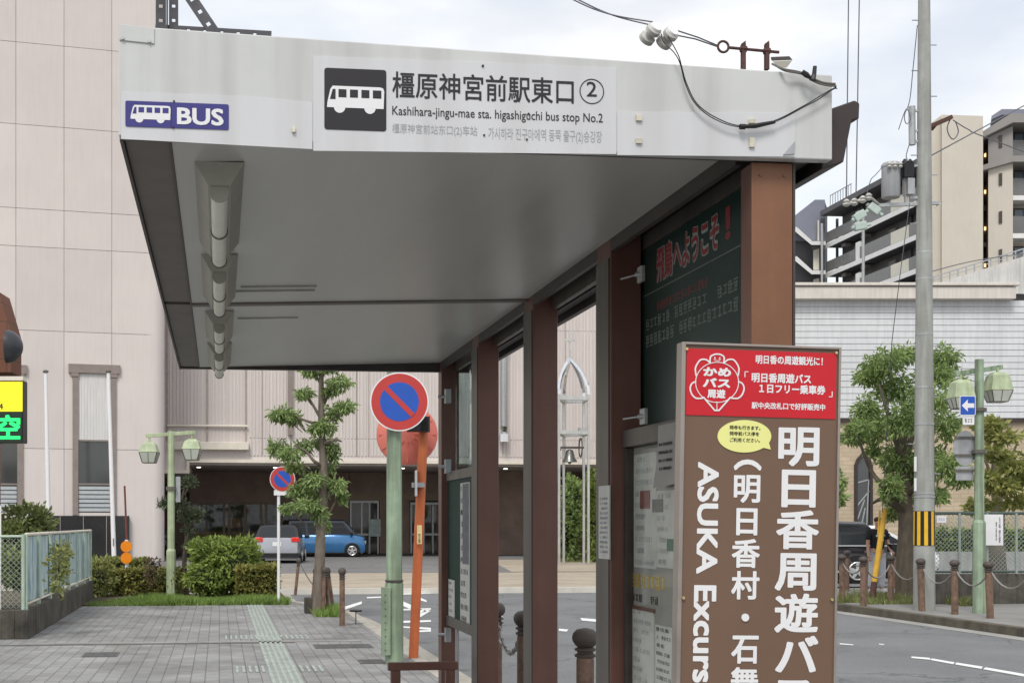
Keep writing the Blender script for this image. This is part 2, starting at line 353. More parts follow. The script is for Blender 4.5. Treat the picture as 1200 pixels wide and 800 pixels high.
M_beige = mat('beige wall panel', (0.615,0.56,0.535), 0.75, 0.04, 0.5, streak=0.03, bump=0.06, bscale=30)
def island_tint(m, amt):
    nt = m.node_tree; N = nt.nodes; L = nt.links; b = N['Principled BSDF']; src = b.inputs['Base Color'].links[0].from_socket
    g = N.new('ShaderNodeNewGeometry'); mr = N.new('ShaderNodeMapRange'); mr.inputs['To Min'].default_value = 1-amt; mr.inputs['To Max'].default_value = 1+amt*.4
    L.new(g.outputs['Random Per Island'], mr.inputs['Value']); v = N.new('ShaderNodeVectorMath'); v.operation = 'SCALE'; L.new(src, v.inputs[0]); L.new(mr.outputs[0], v.inputs['Scale']); L.new(v.outputs[0], b.inputs['Base Color'])
island_tint(M_beige, .07)
M_joint = mat('wall joint', (0.36,0.31,0.285), 0.9, 0.15, 4)
M_taupe = mat('taupe window surround', (0.24,0.20,0.18), 0.6, 0.12, 4)
M_granite = mat('black granite', (0.02,0.02,0.022), 0.12, 0.5, 60, spec=0.6)
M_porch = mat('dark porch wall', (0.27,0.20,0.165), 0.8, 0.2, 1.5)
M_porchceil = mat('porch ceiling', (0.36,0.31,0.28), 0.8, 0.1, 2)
M_cream = mat('cream trim', (0.68,0.63,0.54), 0.6, 0.08, 3)
M_warmlamp = mat('warm lamp', (0.9,0.6,0.3), 0.5, 0.05, 5, emit=(1.0,0.62,0.28), estr=1.2)
M_downlight = mat('downlight', (0.9,0.9,0.8), 0.5, 0.05, 5, emit=(1.0,0.93,0.8), estr=3)
M_wood = mat('warm wood panel', (0.36,0.20,0.09), 0.5, 0.2, 5, squash=(6,6,0.6))
M_curtain = mat('white curtain', (0.62,0.61,0.60), 0.9, 0.12, 3, squash=(9,9,0.3))
M_bark = mat('grey bark', (0.15,0.125,0.10), 0.9, 0.35, 12, bump=0.6, bscale=30, squash=(1,1,0.35))
M_bark2 = mat('dark bark', (0.10,0.082,0.06), 0.9, 0.35, 12, bump=0.6, bscale=30, squash=(1,1,0.35))
M_lamppaint = mat('pale green lamp paint', (0.40,0.47,0.30), 0.5, 0.14, 6, streak=0.22)
M_polegreen = mat('sage green pole paint', (0.27,0.355,0.25), 0.5, 0.18, 5, streak=0.42)
M_lampglass = mat('frosted lamp glass', (0.50,0.52,0.46), 0.35, 0.1, 6, spec=0.5)
M_concrete = mat('utility pole concrete', (0.34,0.35,0.33), 0.85, 0.14, 3, streak=0.22, bump=0.15, bscale=50)
M_oldconc = mat('stained concrete', (0.095,0.088,0.075), 0.9, 0.6, 2.2, bump=0.3, bscale=40, streak=0.35)
M_kerb = mat('kerb stone', (0.34,0.32,0.28), 0.9, 0.25, 3, bump=0.3, bscale=40)
M_kerbold = mat('mossy kerb stone', (0.095,0.085,0.065), 0.9, 0.4, 3, bump=0.3, bscale=40)
M_paint = mat('worn road paint', (0.68,0.69,0.68), 0.8, 0.12, 20, bump=0.2, bscale=60)
M_orange = mat('orange pole paint', (0.55,0.14,0.045), 0.45, 0.12, 6, streak=0.2)
M_salmon = mat('faded salmon plastic', (0.62,0.17,0.13), 0.5, 0.08, 3)
M_signred = mat('traffic red', (0.46,0.045,0.04), 0.35, 0.06, 5)
M_signblue = mat('traffic blue', (0.018,0.085,0.42), 0.35, 0.06, 5)
M_teal = mat('teal fence paint', (0.42,0.52,0.43), 0.5, 0.15, 8, streak=0.2)
M_net = mat('blue green netting', (0.12,0.30,0.40), 0.8, 0.25, 5, col2=(0.72,0.78,0.74), squash=(1,5,0.35))
M_wire = mat('fence wire', (0.30,0.35,0.32), 0.5, 0.2, 30, metal=0.3)
M_cable = mat('grey cable', (0.09,0.09,0.11), 0.5, 0.1, 10)
M_bollard = mat('rust brown bollard', (0.13,0.075,0.052), 0.65, 0.3, 11, bump=0.25, bscale=80, streak=0.25, col2=(0.27,0.17,0.12))
M_bollardcap = mat('dark bollard cap', (0.075,0.06,0.052), 0.6, 0.25, 14, bump=0.1, bscale=80)
M_chain = mat('chain steel', (0.30,0.29,0.28), 0.45, 0.25, 40, metal=0.5)
M_tyre = mat('tyre rubber', (0.012,0.012,0.012), 0.85, 0.3, 20)
M_rim = mat('alloy rim', (0.58,0.59,0.60), 0.3, 0.05, 10, metal=0.7)
M_carglass = mat('car glass', (0.018,0.022,0.025), 0.16, 0.2, 1, spec=0.35)
M_yellow = mat('yellow guard', (0.62,0.36,0.04), 0.5, 0.12, 8, streak=0.15)
M_tan = brickmat('tan paving', (0.41,0.355,0.28), (0.37,0.32,0.255), (0.31,0.275,0.225), 0.4, 0.2, 0.012, 'XY', False)
M_porcelain = mat('grey porcelain', (0.46,0.45,0.42), 0.35, 0.2, 25)

# ------------------------------------------------------------------ ground, road, pavements
def sheet(name, poly, z, m, kind='structure'):
    mb = MB(); mb.add([(x,y,z) for x, y in poly], [tuple(range(len(poly)))]); o = mb.build(name, m); o['kind'] = kind; return o
def block(name, poly, z0, z1, m):
    mb = MB(); mb.prism(poly, lambda a, b: (a,b,z1), lambda a, b: (a,b,z0)); o = mb.build(name, m, bevel=0.01); o['kind'] = 'structure'; return o

def asphalt(name, c, patch=0.3):
    m = mat(name, c, 0.9, patch, 0.35, bump=0.5, bscale=160, spec=0.25)
    nt = m.node_tree; N = nt.nodes; L = nt.links; b = N['Principled BSDF']
    src = b.inputs['Base Color'].links[0].from_socket
    g = N.new('ShaderNodeNewGeometry'); no = N.new('ShaderNodeTexNoise'); no.inputs['Scale'].default_value = 90; no.inputs['Detail'].default_value = 2; L.new(g.outputs['Position'], no.inputs['Vector'])
    rp = N.new('ShaderNodeValToRGB'); rp.color_ramp.elements[0].position = .35; rp.color_ramp.elements[0].color = (.72,.72,.72,1); rp.color_ramp.elements[1].position = .7; rp.color_ramp.elements[1].color = (1.2,1.2,1.2,1)
    L.new(no.outputs['Fac'], rp.inputs['Fac'])
    vo = N.new('ShaderNodeTexVoronoi'); vo.feature = 'DISTANCE_TO_EDGE'; vo.inputs['Scale'].default_value = 0.28
    nz = N.new('ShaderNodeTexNoise'); nz.inputs['Scale'].default_value = 1.5; nz.inputs['Detail'].default_value = 6; L.new(g.outputs['Position'], nz.inputs['Vector'])
    va = N.new('ShaderNodeVectorMath'); va.operation = 'MULTIPLY_ADD'; va.inputs[1].default_value = (1.2,1.2,1.2); L.new(nz.outputs['Color'], va.inputs[0]); L.new(g.outputs['Position'], va.inputs[2]); L.new(va.outputs[0], vo.inputs['Vector'])
    cr = N.new('ShaderNodeValToRGB'); cr.color_ramp.elements[0].color = (.62,.62,.62,1); cr.color_ramp.elements[1].position = .012; cr.color_ramp.elements[1].color = (1,1,1,1); L.new(vo.outputs['Distance'], cr.inputs['Fac'])
    a = N.new('ShaderNodeMixRGB'); a.blend_type = 'MULTIPLY'; a.inputs['Fac'].default_value = 1; L.new(src, a.inputs[1]); L.new(rp.outputs['Color'], a.inputs[2])
    e = N.new('ShaderNodeMixRGB'); e.blend_type = 'MULTIPLY'; e.inputs['Fac'].default_value = 1; L.new(a.outputs[0], e.inputs[1]); L.new(cr.outputs['Color'], e.inputs[2])
    L.new(e.outputs[0], b.inputs['Base Color']); return m
M_road = asphalt('road asphalt', (0.195,0.20,0.205), 0.14)
M_lot = asphalt('parking asphalt', (0.20,0.20,0.20), 0.15)
RZ = -0.13
sheet('ground', [(-1500,-300),(1500,-300),(1500,2500),(-1500,2500)], -0.145, mat('earth ground', (0.16,0.155,0.14), 0.95, 0.3, 0.2))
sheet('road', [(-60,-30),(60,-30),(60,42),(-60,42)], RZ, M_road)
M_pave = brickmat('grey paving slabs', (0.295,0.295,0.292), (0.245,0.246,0.246), (0.165,0.16,0.153), 0.29, 0.145, 0.007, 'YX', False, 0.5, bump=0.45, var=0.34, vscale=0.8)
def grime(m, scale, lo, dark):
    nt = m.node_tree; N = nt.nodes; L = nt.links; b = N['Principled BSDF']; src = b.inputs['Base Color'].links[0].from_socket
    g = N.new('ShaderNodeNewGeometry'); no = N.new('ShaderNodeTexNoise'); no.inputs['Scale'].default_value = scale; no.inputs['Detail'].default_value = 10; no.inputs['Roughness'].default_value = .7; L.new(g.outputs['Position'], no.inputs['Vector'])
    rp = N.new('ShaderNodeValToRGB'); rp.color_ramp.elements[0].position = lo; rp.color_ramp.elements[0].color = tuple(dark)+(1,); rp.color_ramp.elements[1].position = lo+.16; rp.color_ramp.elements[1].color = (1,1,1,1); L.new(no.outputs['Fac'], rp.inputs['Fac'])
    mu = N.new('ShaderNodeMixRGB'); mu.blend_type = 'MULTIPLY'; mu.inputs['Fac'].default_value = 1; L.new(src, mu.inputs[1]); L.new(rp.outputs['Color'], mu.inputs[2])
    vo = N.new('ShaderNodeTexVoronoi'); vo.inputs['Scale'].default_value = 1.6; vo.inputs['Randomness'].default_value = 1; L.new(g.outputs['Position'], vo.inputs['Vector'])
    r2 = N.new('ShaderNodeValToRGB'); r2.color_ramp.elements[0].position = .045; r2.color_ramp.elements[0].color = (.62,.62,.62,1); r2.color_ramp.elements[1].position = .06; r2.color_ramp.elements[1].color = (1,1,1,1); L.new(vo.outputs['Distance'], r2.inputs['Fac'])
    m2 = N.new('ShaderNodeMixRGB'); m2.blend_type = 'MULTIPLY'; m2.inputs['Fac'].default_value = 1; L.new(mu.outputs[0], m2.inputs[1]); L.new(r2.outputs['Color'], m2.inputs[2]); L.new(m2.outputs[0], b.inputs['Base Color'])
grime(M_pave, .7, .36, (.72,.70,.66)); grime(M_road, .5, .34, (.80,.80,.79))
# near pavement with a rounded corner, and its kerb stones
corner = [(2.25+0.0,22.6),(2.15,23.6),(1.95,24.5),(1.7,25.2),(1.4,26.0),(1.4,28.6)]
block('pavement', [(-24,-8),(2.22,-8),(2.24,20)]+corner+[(-24,28.6)], -0.14, 0.0, M_pave)
mb = MB(); path = [(2.30,-8),(2.32,20)]+[(x+0.08,y) for x, y in corner]
for i in range(len(path)-1):
    p, q = Vector(path[i]+(0,)), Vector(path[i+1]+(0,)); n = max(1, int((q-p).length/0.9))
    for k in range(n):
        a, b = p.lerp(q, k/n), p.lerp(q, (k+1)/n); e = (b-a).normalized()*0.006
        mb.bar(a+e+Vector((0,0,-.062)), b-e+Vector((0,0,-.062)), 0.16, 0.14)
o = mb.build('kerb', M_kerb, bevel=0.012); o['kind'] = 'structure'
block('light_gutter', [(2.40,-8),(2.75,-8),(2.78,20),(2.68,22.8),(2.50,24.4),(2.2,25.4),(2.03,24.5),(2.23,23.6),(2.34,22.6),(2.41,20)], -0.14, RZ+0.012, mat('pale gutter concrete', (0.33,0.31,0.27), 0.9, 0.25, 2, bump=0.3, bscale=30))
# step line and cross strip in the paving, covers, tactile bars
p = gnd(90,750,0); q = gnd(352,750,0)
mb = MB(); mb.box(-2.5,1.9,17.15,17.30,0.0,0.010); o = mb.build('paving_strip', mat('pale paving edge', (0.25,0.245,0.235), 0.9, 0.25, 3)); o['kind'] = 'structure'
mb = MB(); mb.box(-3.9,1.0,17.02,17.145,0.0,0.004); o = mb.build('paving_joint', mat('dark joint dirt', (0.09,0.085,0.08), 0.95, 0.3, 5)); o['kind'] = 'structure'
M_tact = mat('worn pale green tactile tile', (0.31,0.36,0.325), 0.8, 0.22, 6, bump=0.2, bscale=60)
mb = MB()
for k in range(5): 
    x = 0.545+k*0.066
    y = 8.5
    while y < 24.8:
        mb.box(x-.015, x+.015, y, y+.285, 0.004, 0.010); y += .30
for yc, xa, xb in ((17.75,.08,1.25),(13.85,.18,1.15)):
    for r_ in range(2):
        x = xa
        while x < xb:
            if not (r_ == 0 and .5 < x < .86): mb.box(x, x+.028, yc+.3*r_-.14, yc+.3*r_+.14, 0.004, 0.0095)
            x += .07
o = mb.build('tactile_paving', M_tact); o['kind'] = 'structure'
o = sheet('tactile_base', [(.52,8.5),(.845,8.5),(.845,24.8),(.52,24.8)], 0.004, mat('tactile base', (0.265,0.28,0.262), 0.85, 0.2, 3))
for (px, py, w_, l_, lab) in ((118,767,.42,.5,'small dark rectangular drain grate set in the grey paving near the concrete planter wall'),(402,757,.75,.5,'wide steel access cover in the pavement beside the road kerb'),(436,775,.3,.4,'small concrete access cover in the pavement in front of the green pole')):
    c = gnd(px, py); mb = MB(); mb.box(c.x-w_/2, c.x+w_/2, c.y-l_/2, c.y+l_/2, 0.0, 0.008)
    for k in range(5): mb.box(c.x-w_/2+.02, c.x+w_/2-.02, c.y-l_/2+(k+.3)*l_/5, c.y-l_/2+(k+.7)*l_/5, .008, .012)
    tag(recentre(mb.build('access_cover', mat('worn cover steel', (0.10,0.10,0.10), 0.7, 0.3, 12))), lab, 'access cover')
# far side: pale pavement, drive in front of the porch
FP = [(-40,31.0),(16.5,31.0),(17.5,30.5),(17.5,40.5),(-40,40.5)]
block('far_pavement', FP, -0.14, 0.0, M_tan)
mb = MB(); mb.box(-40,16.5,30.84,30.995,-0.14,0.006); o = mb.build('far_kerb', mat('pale far kerb', (0.55,0.53,0.48), 0.9, 0.12, 3)); o['kind'] = 'structure'
sheet('porch_drive', [(-40,40.5),(34,40.5),(34,68),(-40,68)], 0.006, M_lot)
sheet('drive_paving', [(9.4,40.6),(16.5,40.6),(16.5,54),(11.5,54)], 0.010, M_tan)
# right-hand pavement, kerb, car park
RK = 12.05
block('right_pavement', [(RK+.16,-8),(60,-8),(60,30.2),(17.5,30.2),(14.2,29.6),(RK+.3,28.0)], -0.14, 0.0, mat('grey right pavement', (0.215,0.21,0.20), 0.9, 0.2, 0.8, bump=0.3, bscale=60))
mb = MB()
for k in range(40):
    y0 = -8+k*.9; mb.box(RK, RK+.155, y0+.004, y0+.893, -0.14, 0.012)
o = mb.build('right_kerb', M_kerbold, bevel=0.015); o['kind'] = 'structure'
sheet('right_gutter', [(RK-.35,-8),(RK-.01,-8),(RK-.01,28),(RK-.35,28)], RZ+.004, mat('pale gutter', (0.30,0.295,0.275), 0.9, 0.2, 2))
sheet('car_park', [(13.5,30.25),(60,30.25),(60,60),(18,60),(18,42)], 0.012, M_lot)
# painted markings
def mark(mb, pts, z=RZ+.006):
    P = [gnd(x, y, z) for x, y in pts]; mb.add(P, [tuple(range(len(P)))])
mb = MB()
for q in ([(395,713),(424,704),(424,707),(404,714)],[(430,699),(470,697.5),(470,699),(430,700.5)],[(462,705),(472,704),(500,716),(492,718)],[(484,700.5),(493,700),(500,703),(500,705)],
          [(466,694.5),(505,693),(505,695),(466,696.5)],[(440,690.5),(505,689.5),(505,691),(440,692)],[(484,723),(492,723),(505,715),(500,714)],[(466,727),(505,726),(505,728),(466,729.5)],
          [(468,733),(505,735),(505,737.5),(468,734.5)],[(480,738.5),(505,737.5),(505,739.5),(480,740.5)],[(466,713),(505,712),(505,713.8),(466,715)],
          [(562,703),(568,702),(592,710),(588,712)],[(565,713),(570,712),(590,720),(588,722.5)],[(563,724),(590,722.5),(590,725),(563,726.5)],[(566,733),(590,729),(590,731),(566,735)],
          [(560,682.5),(618,679.5),(618,681),(560,684)],[(655,684),(702,681),(702,683),(655,686)],[(680,723.5),(704,725.5),(704,728.5),(682,726.5)],[(655,736),(666,737),(664,739.5),(655,738.5)],[(405,681.2),(505,681),(505,682.2),(405,682.4)],
          [(984,753),(1000,754.5),(1000,755.5),(984,754.3)],[(1068,768.5),(1090,770.2),(1090,772.4),(1068,770.3)],[(1092,770.8),(1119,775.4),(1117,777.6),(1090,772.6)],[(1121,775.6),(1152,780.5),(1150,783),(1119,777.8)],[(1155,781.2),(1200,789),(1200,792),(1152,783.4)],[(1030,753.5),(1036,754),(1036,755),(1030,754.5)]):
    mark(mb, q)
o = mb.build('road_markings', M_paint); o['kind'] = 'structure'

# ------------------------------------------------------------------ the bus shelter
YF, XL, XR, YB, ZS, ZC = 3.70, -0.285, 1.85, 9.28, 2.70, 2.765
XC0, XC1 = 1.60, 1.73; ZCL = 2.708
def zc_(x): return ZCL+(ZC-ZCL)*(x-XL-.147)/(XC0-XL-.149)
sh = thing('bus_shelter', 'brown steel bus shelter with white fascia naming the stop and grey ceiling', 'bus shelter', (0.8, 6.4, 0))
mb = MB(); mb.prism([(XL,ZS),(XR,ZS),(XR,2.958),(XL,3.015)], lambda a,b: (a,YF,b), lambda a,b: (a,YF+.04,b)); mb.build('fascia', M_white, sh, bevel=.004)
fas = Fr((0,YF,0))
def fx(px, py): return onY(px, py, YF)
mb = MB(); mb.box(XL+.01,XR-.005,YF+.045,YB,2.876,2.946); mb.build('roof_deck', M_dkbrown, sh)
def quadbox(mb, x0,x1,y0,y1,z0,z1): mb.box(x0,x1,y0,y1,z0,z1)
mb = MB(); mb.prism([(XL+.147,ZCL),(XC0-.002,ZC),(XC0-.002,ZC+.018),(XL+.147,ZCL+.018)], lambda a,b: (a,YF+.06,b), lambda a,b: (a,6.53,b)); mb.build('ceiling_panel', M_ceil, sh)
mb = MB(); mb.prism([(XL+.147,ZCL),(XC0-.002,ZC),(XC0-.002,ZC+.018),(XL+.147,ZCL+.018)], lambda a,b: (a,6.60,b), lambda a,b: (a,YB-.06,b)); mb.build('ceiling_panel', M_ceil, sh)
mb = MB(); mb.box(XL+.012,XL+.138,YF+.045,6.52,ZS+.012,ZS+.03); mb.build('soffit_strip', M_strip, sh)
mb = MB(); mb.box(XL+.012,XL+.138,6.60,YB-.02,ZS+.012,ZS+.03); mb.build('soffit_strip', M_strip, sh)
mb = MB(); mb.box(XL,XL+.01,YF+.042,YB,ZS-.002,2.96); mb.box(XL+.0105,XR-.03,YB-.055,YB,ZS,ZC+.015); mb.box(XL+.0105,XR-.06,YF+.041,YF+.058,ZS+.003,ZC+.015); mb.box(XL+.139,XL+.146,YF+.06,YB-.06,ZS+.004,ZC-.03)
mb.build('edge_trim', M_dkmetal, sh)
mb = MB(); mb.prism([(XL+.15,ZCL-.008),(XC0-.01,ZC-.008),(XC0-.01,ZC+.014),(XL+.15,ZCL+.014)], lambda a,b: (a,6.532,b), lambda a,b: (a,6.598,b)); mb.build('cross_beam', M_strip, sh)
for xa_, xb_, y_ in ((.10,.46,6.08),(.08,.46,6.19),(.10,.43,7.02)):
    mb = MB(); mb.prism([(xa_,zc_(xa_)-.008),(xb_,zc_(xb_)-.008),(xb_,zc_(xb_)-.0005),(xa_,zc_(xa_)-.0005)], lambda a,b: (a,y_,b), lambda a,b: (a,y_+.014,b)); mb.build('conduit', M_ceil, sh)
mb = MB(); mb.prism([(1.84,2.685),(1.912,2.71),(1.938,2.838),(1.962,2.845),(1.964,2.893),(1.948,2.902),(1.84,2.862)], lambda a,b: (a,YF+.05,b), lambda a,b: (a,YB,b)); mb.build('eave_gutter', M_dkbrown, sh, bevel=.004)
mb = MB(); mb.box(XC1+.05,XR-.02,YF+.06,YB,ZS+.02,ZS+.032); mb.build('outer_soffit', M_dkbrown, sh)
# sheets and signs on the fascia
def fpoly(mb, pts, o0, o1): fas.plate(mb, [fx(*q) for q in pts], o0, o1)
mb = MB(); fpoly(mb, [(139,29),(181,33.5),(181,52),(140,47.5)], 0, .004); mb.build('corner_cap', M_white, sh, bevel=.001)
for px, py in ((144,45.5),(175,49)): mb = MB(); c = fx(px,py); fas.plate(mb, circ(c[0],c[1],.005,10), .004, .008); mb.build('rivet', M_galv, sh)
ns = MB(); fpoly(ns, [(367,177),(722,181),(722,80),(367,66)], 0, .0025); ns = ns.build('name_sign', M_sheet, sh)
mb = MB(); fpoly(mb, [(142,163),(366,175),(366,120),(290,113),(142,108)], 0, .0015); mb.build('lower_sheet', M_sheet, sh)
mb = MB(); fpoly(mb, [(723,182),(931,184),(931,133),(723,131)], 0, .0025); mb.build('blank_sheet', M_sheet, sh)
for px, py, sx, sy in ((748,139,7,7),(748,166,7,6),(880,143,7,5),(880,168,6,11),(344,153,4,6)):
    mb = MB(); a = fx(px-sx/2,py+sy/2); b = fx(px+sx/2,py-sy/2); fas.rect(mb, a[0],b[0],a[1],b[1], .003,.010); mb.build('clip', mat('yellowed clip', (0.55,0.52,0.42), 0.5, 0.2, 30), sh, bevel=.001)
mb = MB(); c = fx(924,178); 
fas.plate(mb, [fx(917,182),(fx(930,181)),(fx(931,166))], .003,.006); mb.build('torn_corner', M_galv, sh)
for px, py, r in ((565.5,78,.0035),(567,159,.003),(617,164,.003),(619,134,.003),(204,119.5,.003),(203,150,.003)):
    mb = MB(); c = fx(px,py); fas.plate(mb, circ(c[0],c[1],r,8), .0025,.006); mb.build('screw', M_black, sh)
def busicon(par, fr, x0, x1, y0, y1, off, mw, md, w_one=None):
    W, H = x1-x0, y1-y0; P = lambda a, b: (x0+a*W, y0+b*H)
    mb = MB(); fr.plate(mb, [P(0,.2),P(.01,.42),P(.06,.88),P(.10,1),P(.92,1),P(.98,.97),P(1,.85),P(.99,.2)], 0, off)
    for c in (.22,.75): fr.plate(mb, [(x0+c*W+.10*W*math.cos(t), y0+.22*H+.22*H*math.sin(t)) for t in [math.pi*2*k/20 for k in range(20)]], 0, off*.9)
    pic = mb.build('pictogram', mw, par)
    mb = MB()
    for a0, a1 in ((.20,.34),(.40,.54),(.60,.74),(.80,.95)): fr.plate(mb, [P(a0,.58),P(a1,.58),P(a1,.88),P(a0,.88)], off*.5, off*1.4)
    fr.plate(mb, [P(.05,.50),P(.15,.50),P(.15,.88),P(.10,.88)], off*.5, off*1.4)
    mb.build('pictogram_window', md, par)
# the long name sign
a, b = fx(380,80), fx(452.5,153.5)
mb = MB(); fas.plate(mb, rrect(a[0],b[0],fx(380,152)[1],a[1],.008), .002,.004); mb.build('pictogram_tile', M_ink, ns)
a, b = fx(383,132.5), fx(452,101); 
fo = Fr((0,YF-.004,0)); busicon(ns, fo, a[0], fx(450,120)[0], a[1], fx(383,101)[1], .0012, M_signwhite, M_ink)
def ftext(s, xl, xr, yt, yb, m, par, bold=0.0, off=.0035, name='lettering'):
    mb = MB(); a = fx(xl,yt); b = fx(xl,yb); c = fx(xr,yt); text(mb, fas, s, a[0], c[0], b[1], a[1], off, bold); return mb.build(name, m, par)
ftext('橿原神宮前駅東口', 459.5, 672, 84, 115, M_ink, ns, .012)
ftext('2', 687, 699, 96.2, 113.5, M_ink, ns, .006)
mb = MB(); c = fx(693.2,107.8); ring_poly(fas, mb, circ(c[0],c[1],fx(707,107)[0]-c[0],40), .0028, .002,.0036); mb.build('number_ring', M_ink, ns)
ftext('Kashihara-jingu-mae sta. higashiguchi bus stop No.2', 459.5, 706, 124.5, 138.5, M_ink, ns, .004)
ftext('橿原神宫前站东口(2)车站', 459.5, 559, 145, 158, M_greyink, ns, .0)
ftext('가시하라 진구마에역 동쪽 출구(2)승강장', 572, 705, 149.5, 165.5, M_greyink, ns, .0)
# the BUS plate
bs = MB(); a, b = fx(147,149), fx(268,121); fas.plate(bs, rrect(a[0],b[0],fx(147,148.5)[1],fx(147,118.5)[1],.005), .0015,.004); bs = bs.build('bus_sign', M_navy, sh)
ftext('BUS', 207.5, 262, 126.5, 146.5, M_signwhite, bs, .03, .0055)
a = fx(153,144); fo = Fr((0,YF-.004,0)); busicon(bs, fo, a[0], fx(200,124)[0], a[1], fx(153,123.5)[1], .0012, M_signwhite, M_navy)
mb = MB(); c0, c1 = fx(200.3,148)[0], fx(201,148)[0]; fas.rect(mb, c0,c1,fx(147,148.5)[1],fx(147,118.5)[1],.004,.0044); mb.build('plate_seam', M_ink, bs)
# columns
colY = [3.752, 5.12, 6.43, 7.83, 9.16]
for i, y in enumerate(colY):
    dp = .085 if i == 0 else .13 if i == 4 else .19; xa_, xb_ = (1.617, 1.745) if i == 0 else (XC0, XC1)
    mb = MB(); mb.box(xa_,xb_,y,y+dp,0.0,2.70 if i in (0,) else 2.87); c = mb.build('column', M_maroon, sh, bevel=.004)
    if i not in (0, 4):
        mb = MB(); mb.box(XC0-.006,XC0-.0005,y+.012,y+dp-.004,0.0,2.69); mb.build('channel', M_chan, c)
    if i == 0:
        mb = MB(); mb.box(1.614,1.744,y-.006,y-.0005,0.01,2.698); cp = mb.build('cover_plate', M_cover, c, bevel=.001)
        for z in (2.66,2.12,1.5,.9):
            for x in (1.642,1.718): mb = MB(); mb.cyl((x,y-.0065,z),(x,y-.010,z),.0045,n=10); mb.build('screw', M_cover, c)
        mb = MB(); mb.box(1.7455,1.7525,y-.008,y+.02,0,2.698); mb.build('corner_strip', M_dkmetal, c)
    else:
        for z in (2.2,1.55,.9):
            for x in (XC0+.025,XC1-.025): mb = MB(); mb.cyl((x,y-.0005,z),(x,y-.003,z),.004,n=8); mb.build('screw', M_maroon, c)
# top rail, transom panels
for i in range(4):
    ya, yb = colY[i]+(.085 if i == 0 else .19), colY[i+1]
    mb = MB(); mb.box(XC0,XC0+.022,ya,yb,2.715,ZC+.02); mb.build('edge_trim', M_dkmetal, sh)
    if i > 0:
        mb = MB(); mb.box(1.705,1.722,ya,yb,2.779,2.874); mb.build('transom_panel', M_ceil, sh)
        mb = MB(); mb.box(1.70,1.728,ya,yb,2.697,2.777); mb.build('head_beam', M_chan, sh, bevel=.003)
# welcome board between the first two columns
YA, YBd = colY[0]+.09, colY[1]+.12
wb = MB(); wb.box(1.745,1.775,YA,YBd,1.985,2.724); wb = wb.build('welcome_board', M_boardgreen, sh)
mb = MB(); mb.box(1.742,1.775,YA,YBd,2.727,2.785); mb.build('light_strip', M_chan, sh)
mb = MB(); mb.box(1.744,1.773,YA-.07,YBd+.02,2.786,2.876); mb.build('board_header', M_dkbrown, sh)
mb = MB(); mb.box(1.650,1.775,YA,colY[1]-.005,1.908,1.978); mb.build('board_rail', M_chan, sh, bevel=.002)
fb = Fr((1.745, 0, 0), (0,-1,0))
def bx(px, py): q = onX(px, py, 1.745); return (-q[0], q[1])
mb = MB(); 
a = bx(770,291); b = bx(770,332); c = bx(843,245); text(mb, fb, '飛鳥へようこそ', a[0], c[0], b[1], a[1], .003, .03)
a = bx(851,244); b = bx(851,282); c = bx(857,242); text(mb, fb, '！', a[0], c[0], b[1], a[1], .003, .03); mb.build('lettering', M_redprint, wb)
mb = MB(); a = bx(770,291); b = bx(770,332); c = bx(843,245); text(mb, fb, '飛鳥へようこそ', a[0]-.002, c[0]+.002, b[1]-.003, a[1]+.003, .0015, .085); mb.build('lettering_outline', mat('white board print',(0.62,0.66,0.64),.6,.1,20), wb)
mb = MB(); a = bx(755,347); c = bx(868,287); fb.rect(mb, a[0], c[0], a[1]-.004, a[1], 0, .002); 
a = bx(757,375); b = bx(757,388); c = bx(866,325); scribble(mb, fb, a[0], c[0], b[1], a[1], 20, .002)
a = bx(757,394); b = bx(757,408); scribble(mb, fb, a[0], c[0], b[1], a[1], 20, .002); mb.build('small_print', mat('dim board print',(0.25,0.28,0.26),.6,.15,30), wb)
mb = MB(); a = bx(770,354); b = bx(770,364); c = bx(830,318); scribble(mb, fb, a[0], c[0], b[1], a[1], 16, .002); mb.build('small_print', mat('dull red print', (0.30,0.04,0.04), 0.6, 0.2, 20), wb)
mb = MB(); mb.box(1.738,1.742,YA+.01,YBd-.01,1.988,2.722); mb.build('board_glass', glassmat('board glass',(0.92,0.94,0.93),0.985,rough=.30,refl=.30), sh)
for (px, py) in ((749,322),(752,488)):
    mb = MB(); y, z = onX(px, py, 1.60); mb.cyl((1.585,y,z),(1.615,y-.02,z),.010,n=10); mb.cyl((1.55,y+.07,z-.004),(1.59,y,z),.004,n=8); mb.box(1.598,1.612,y-.035,y+.02,z-.03,z+.03); mb.build('latch', M_galv, sh, bevel=.002)
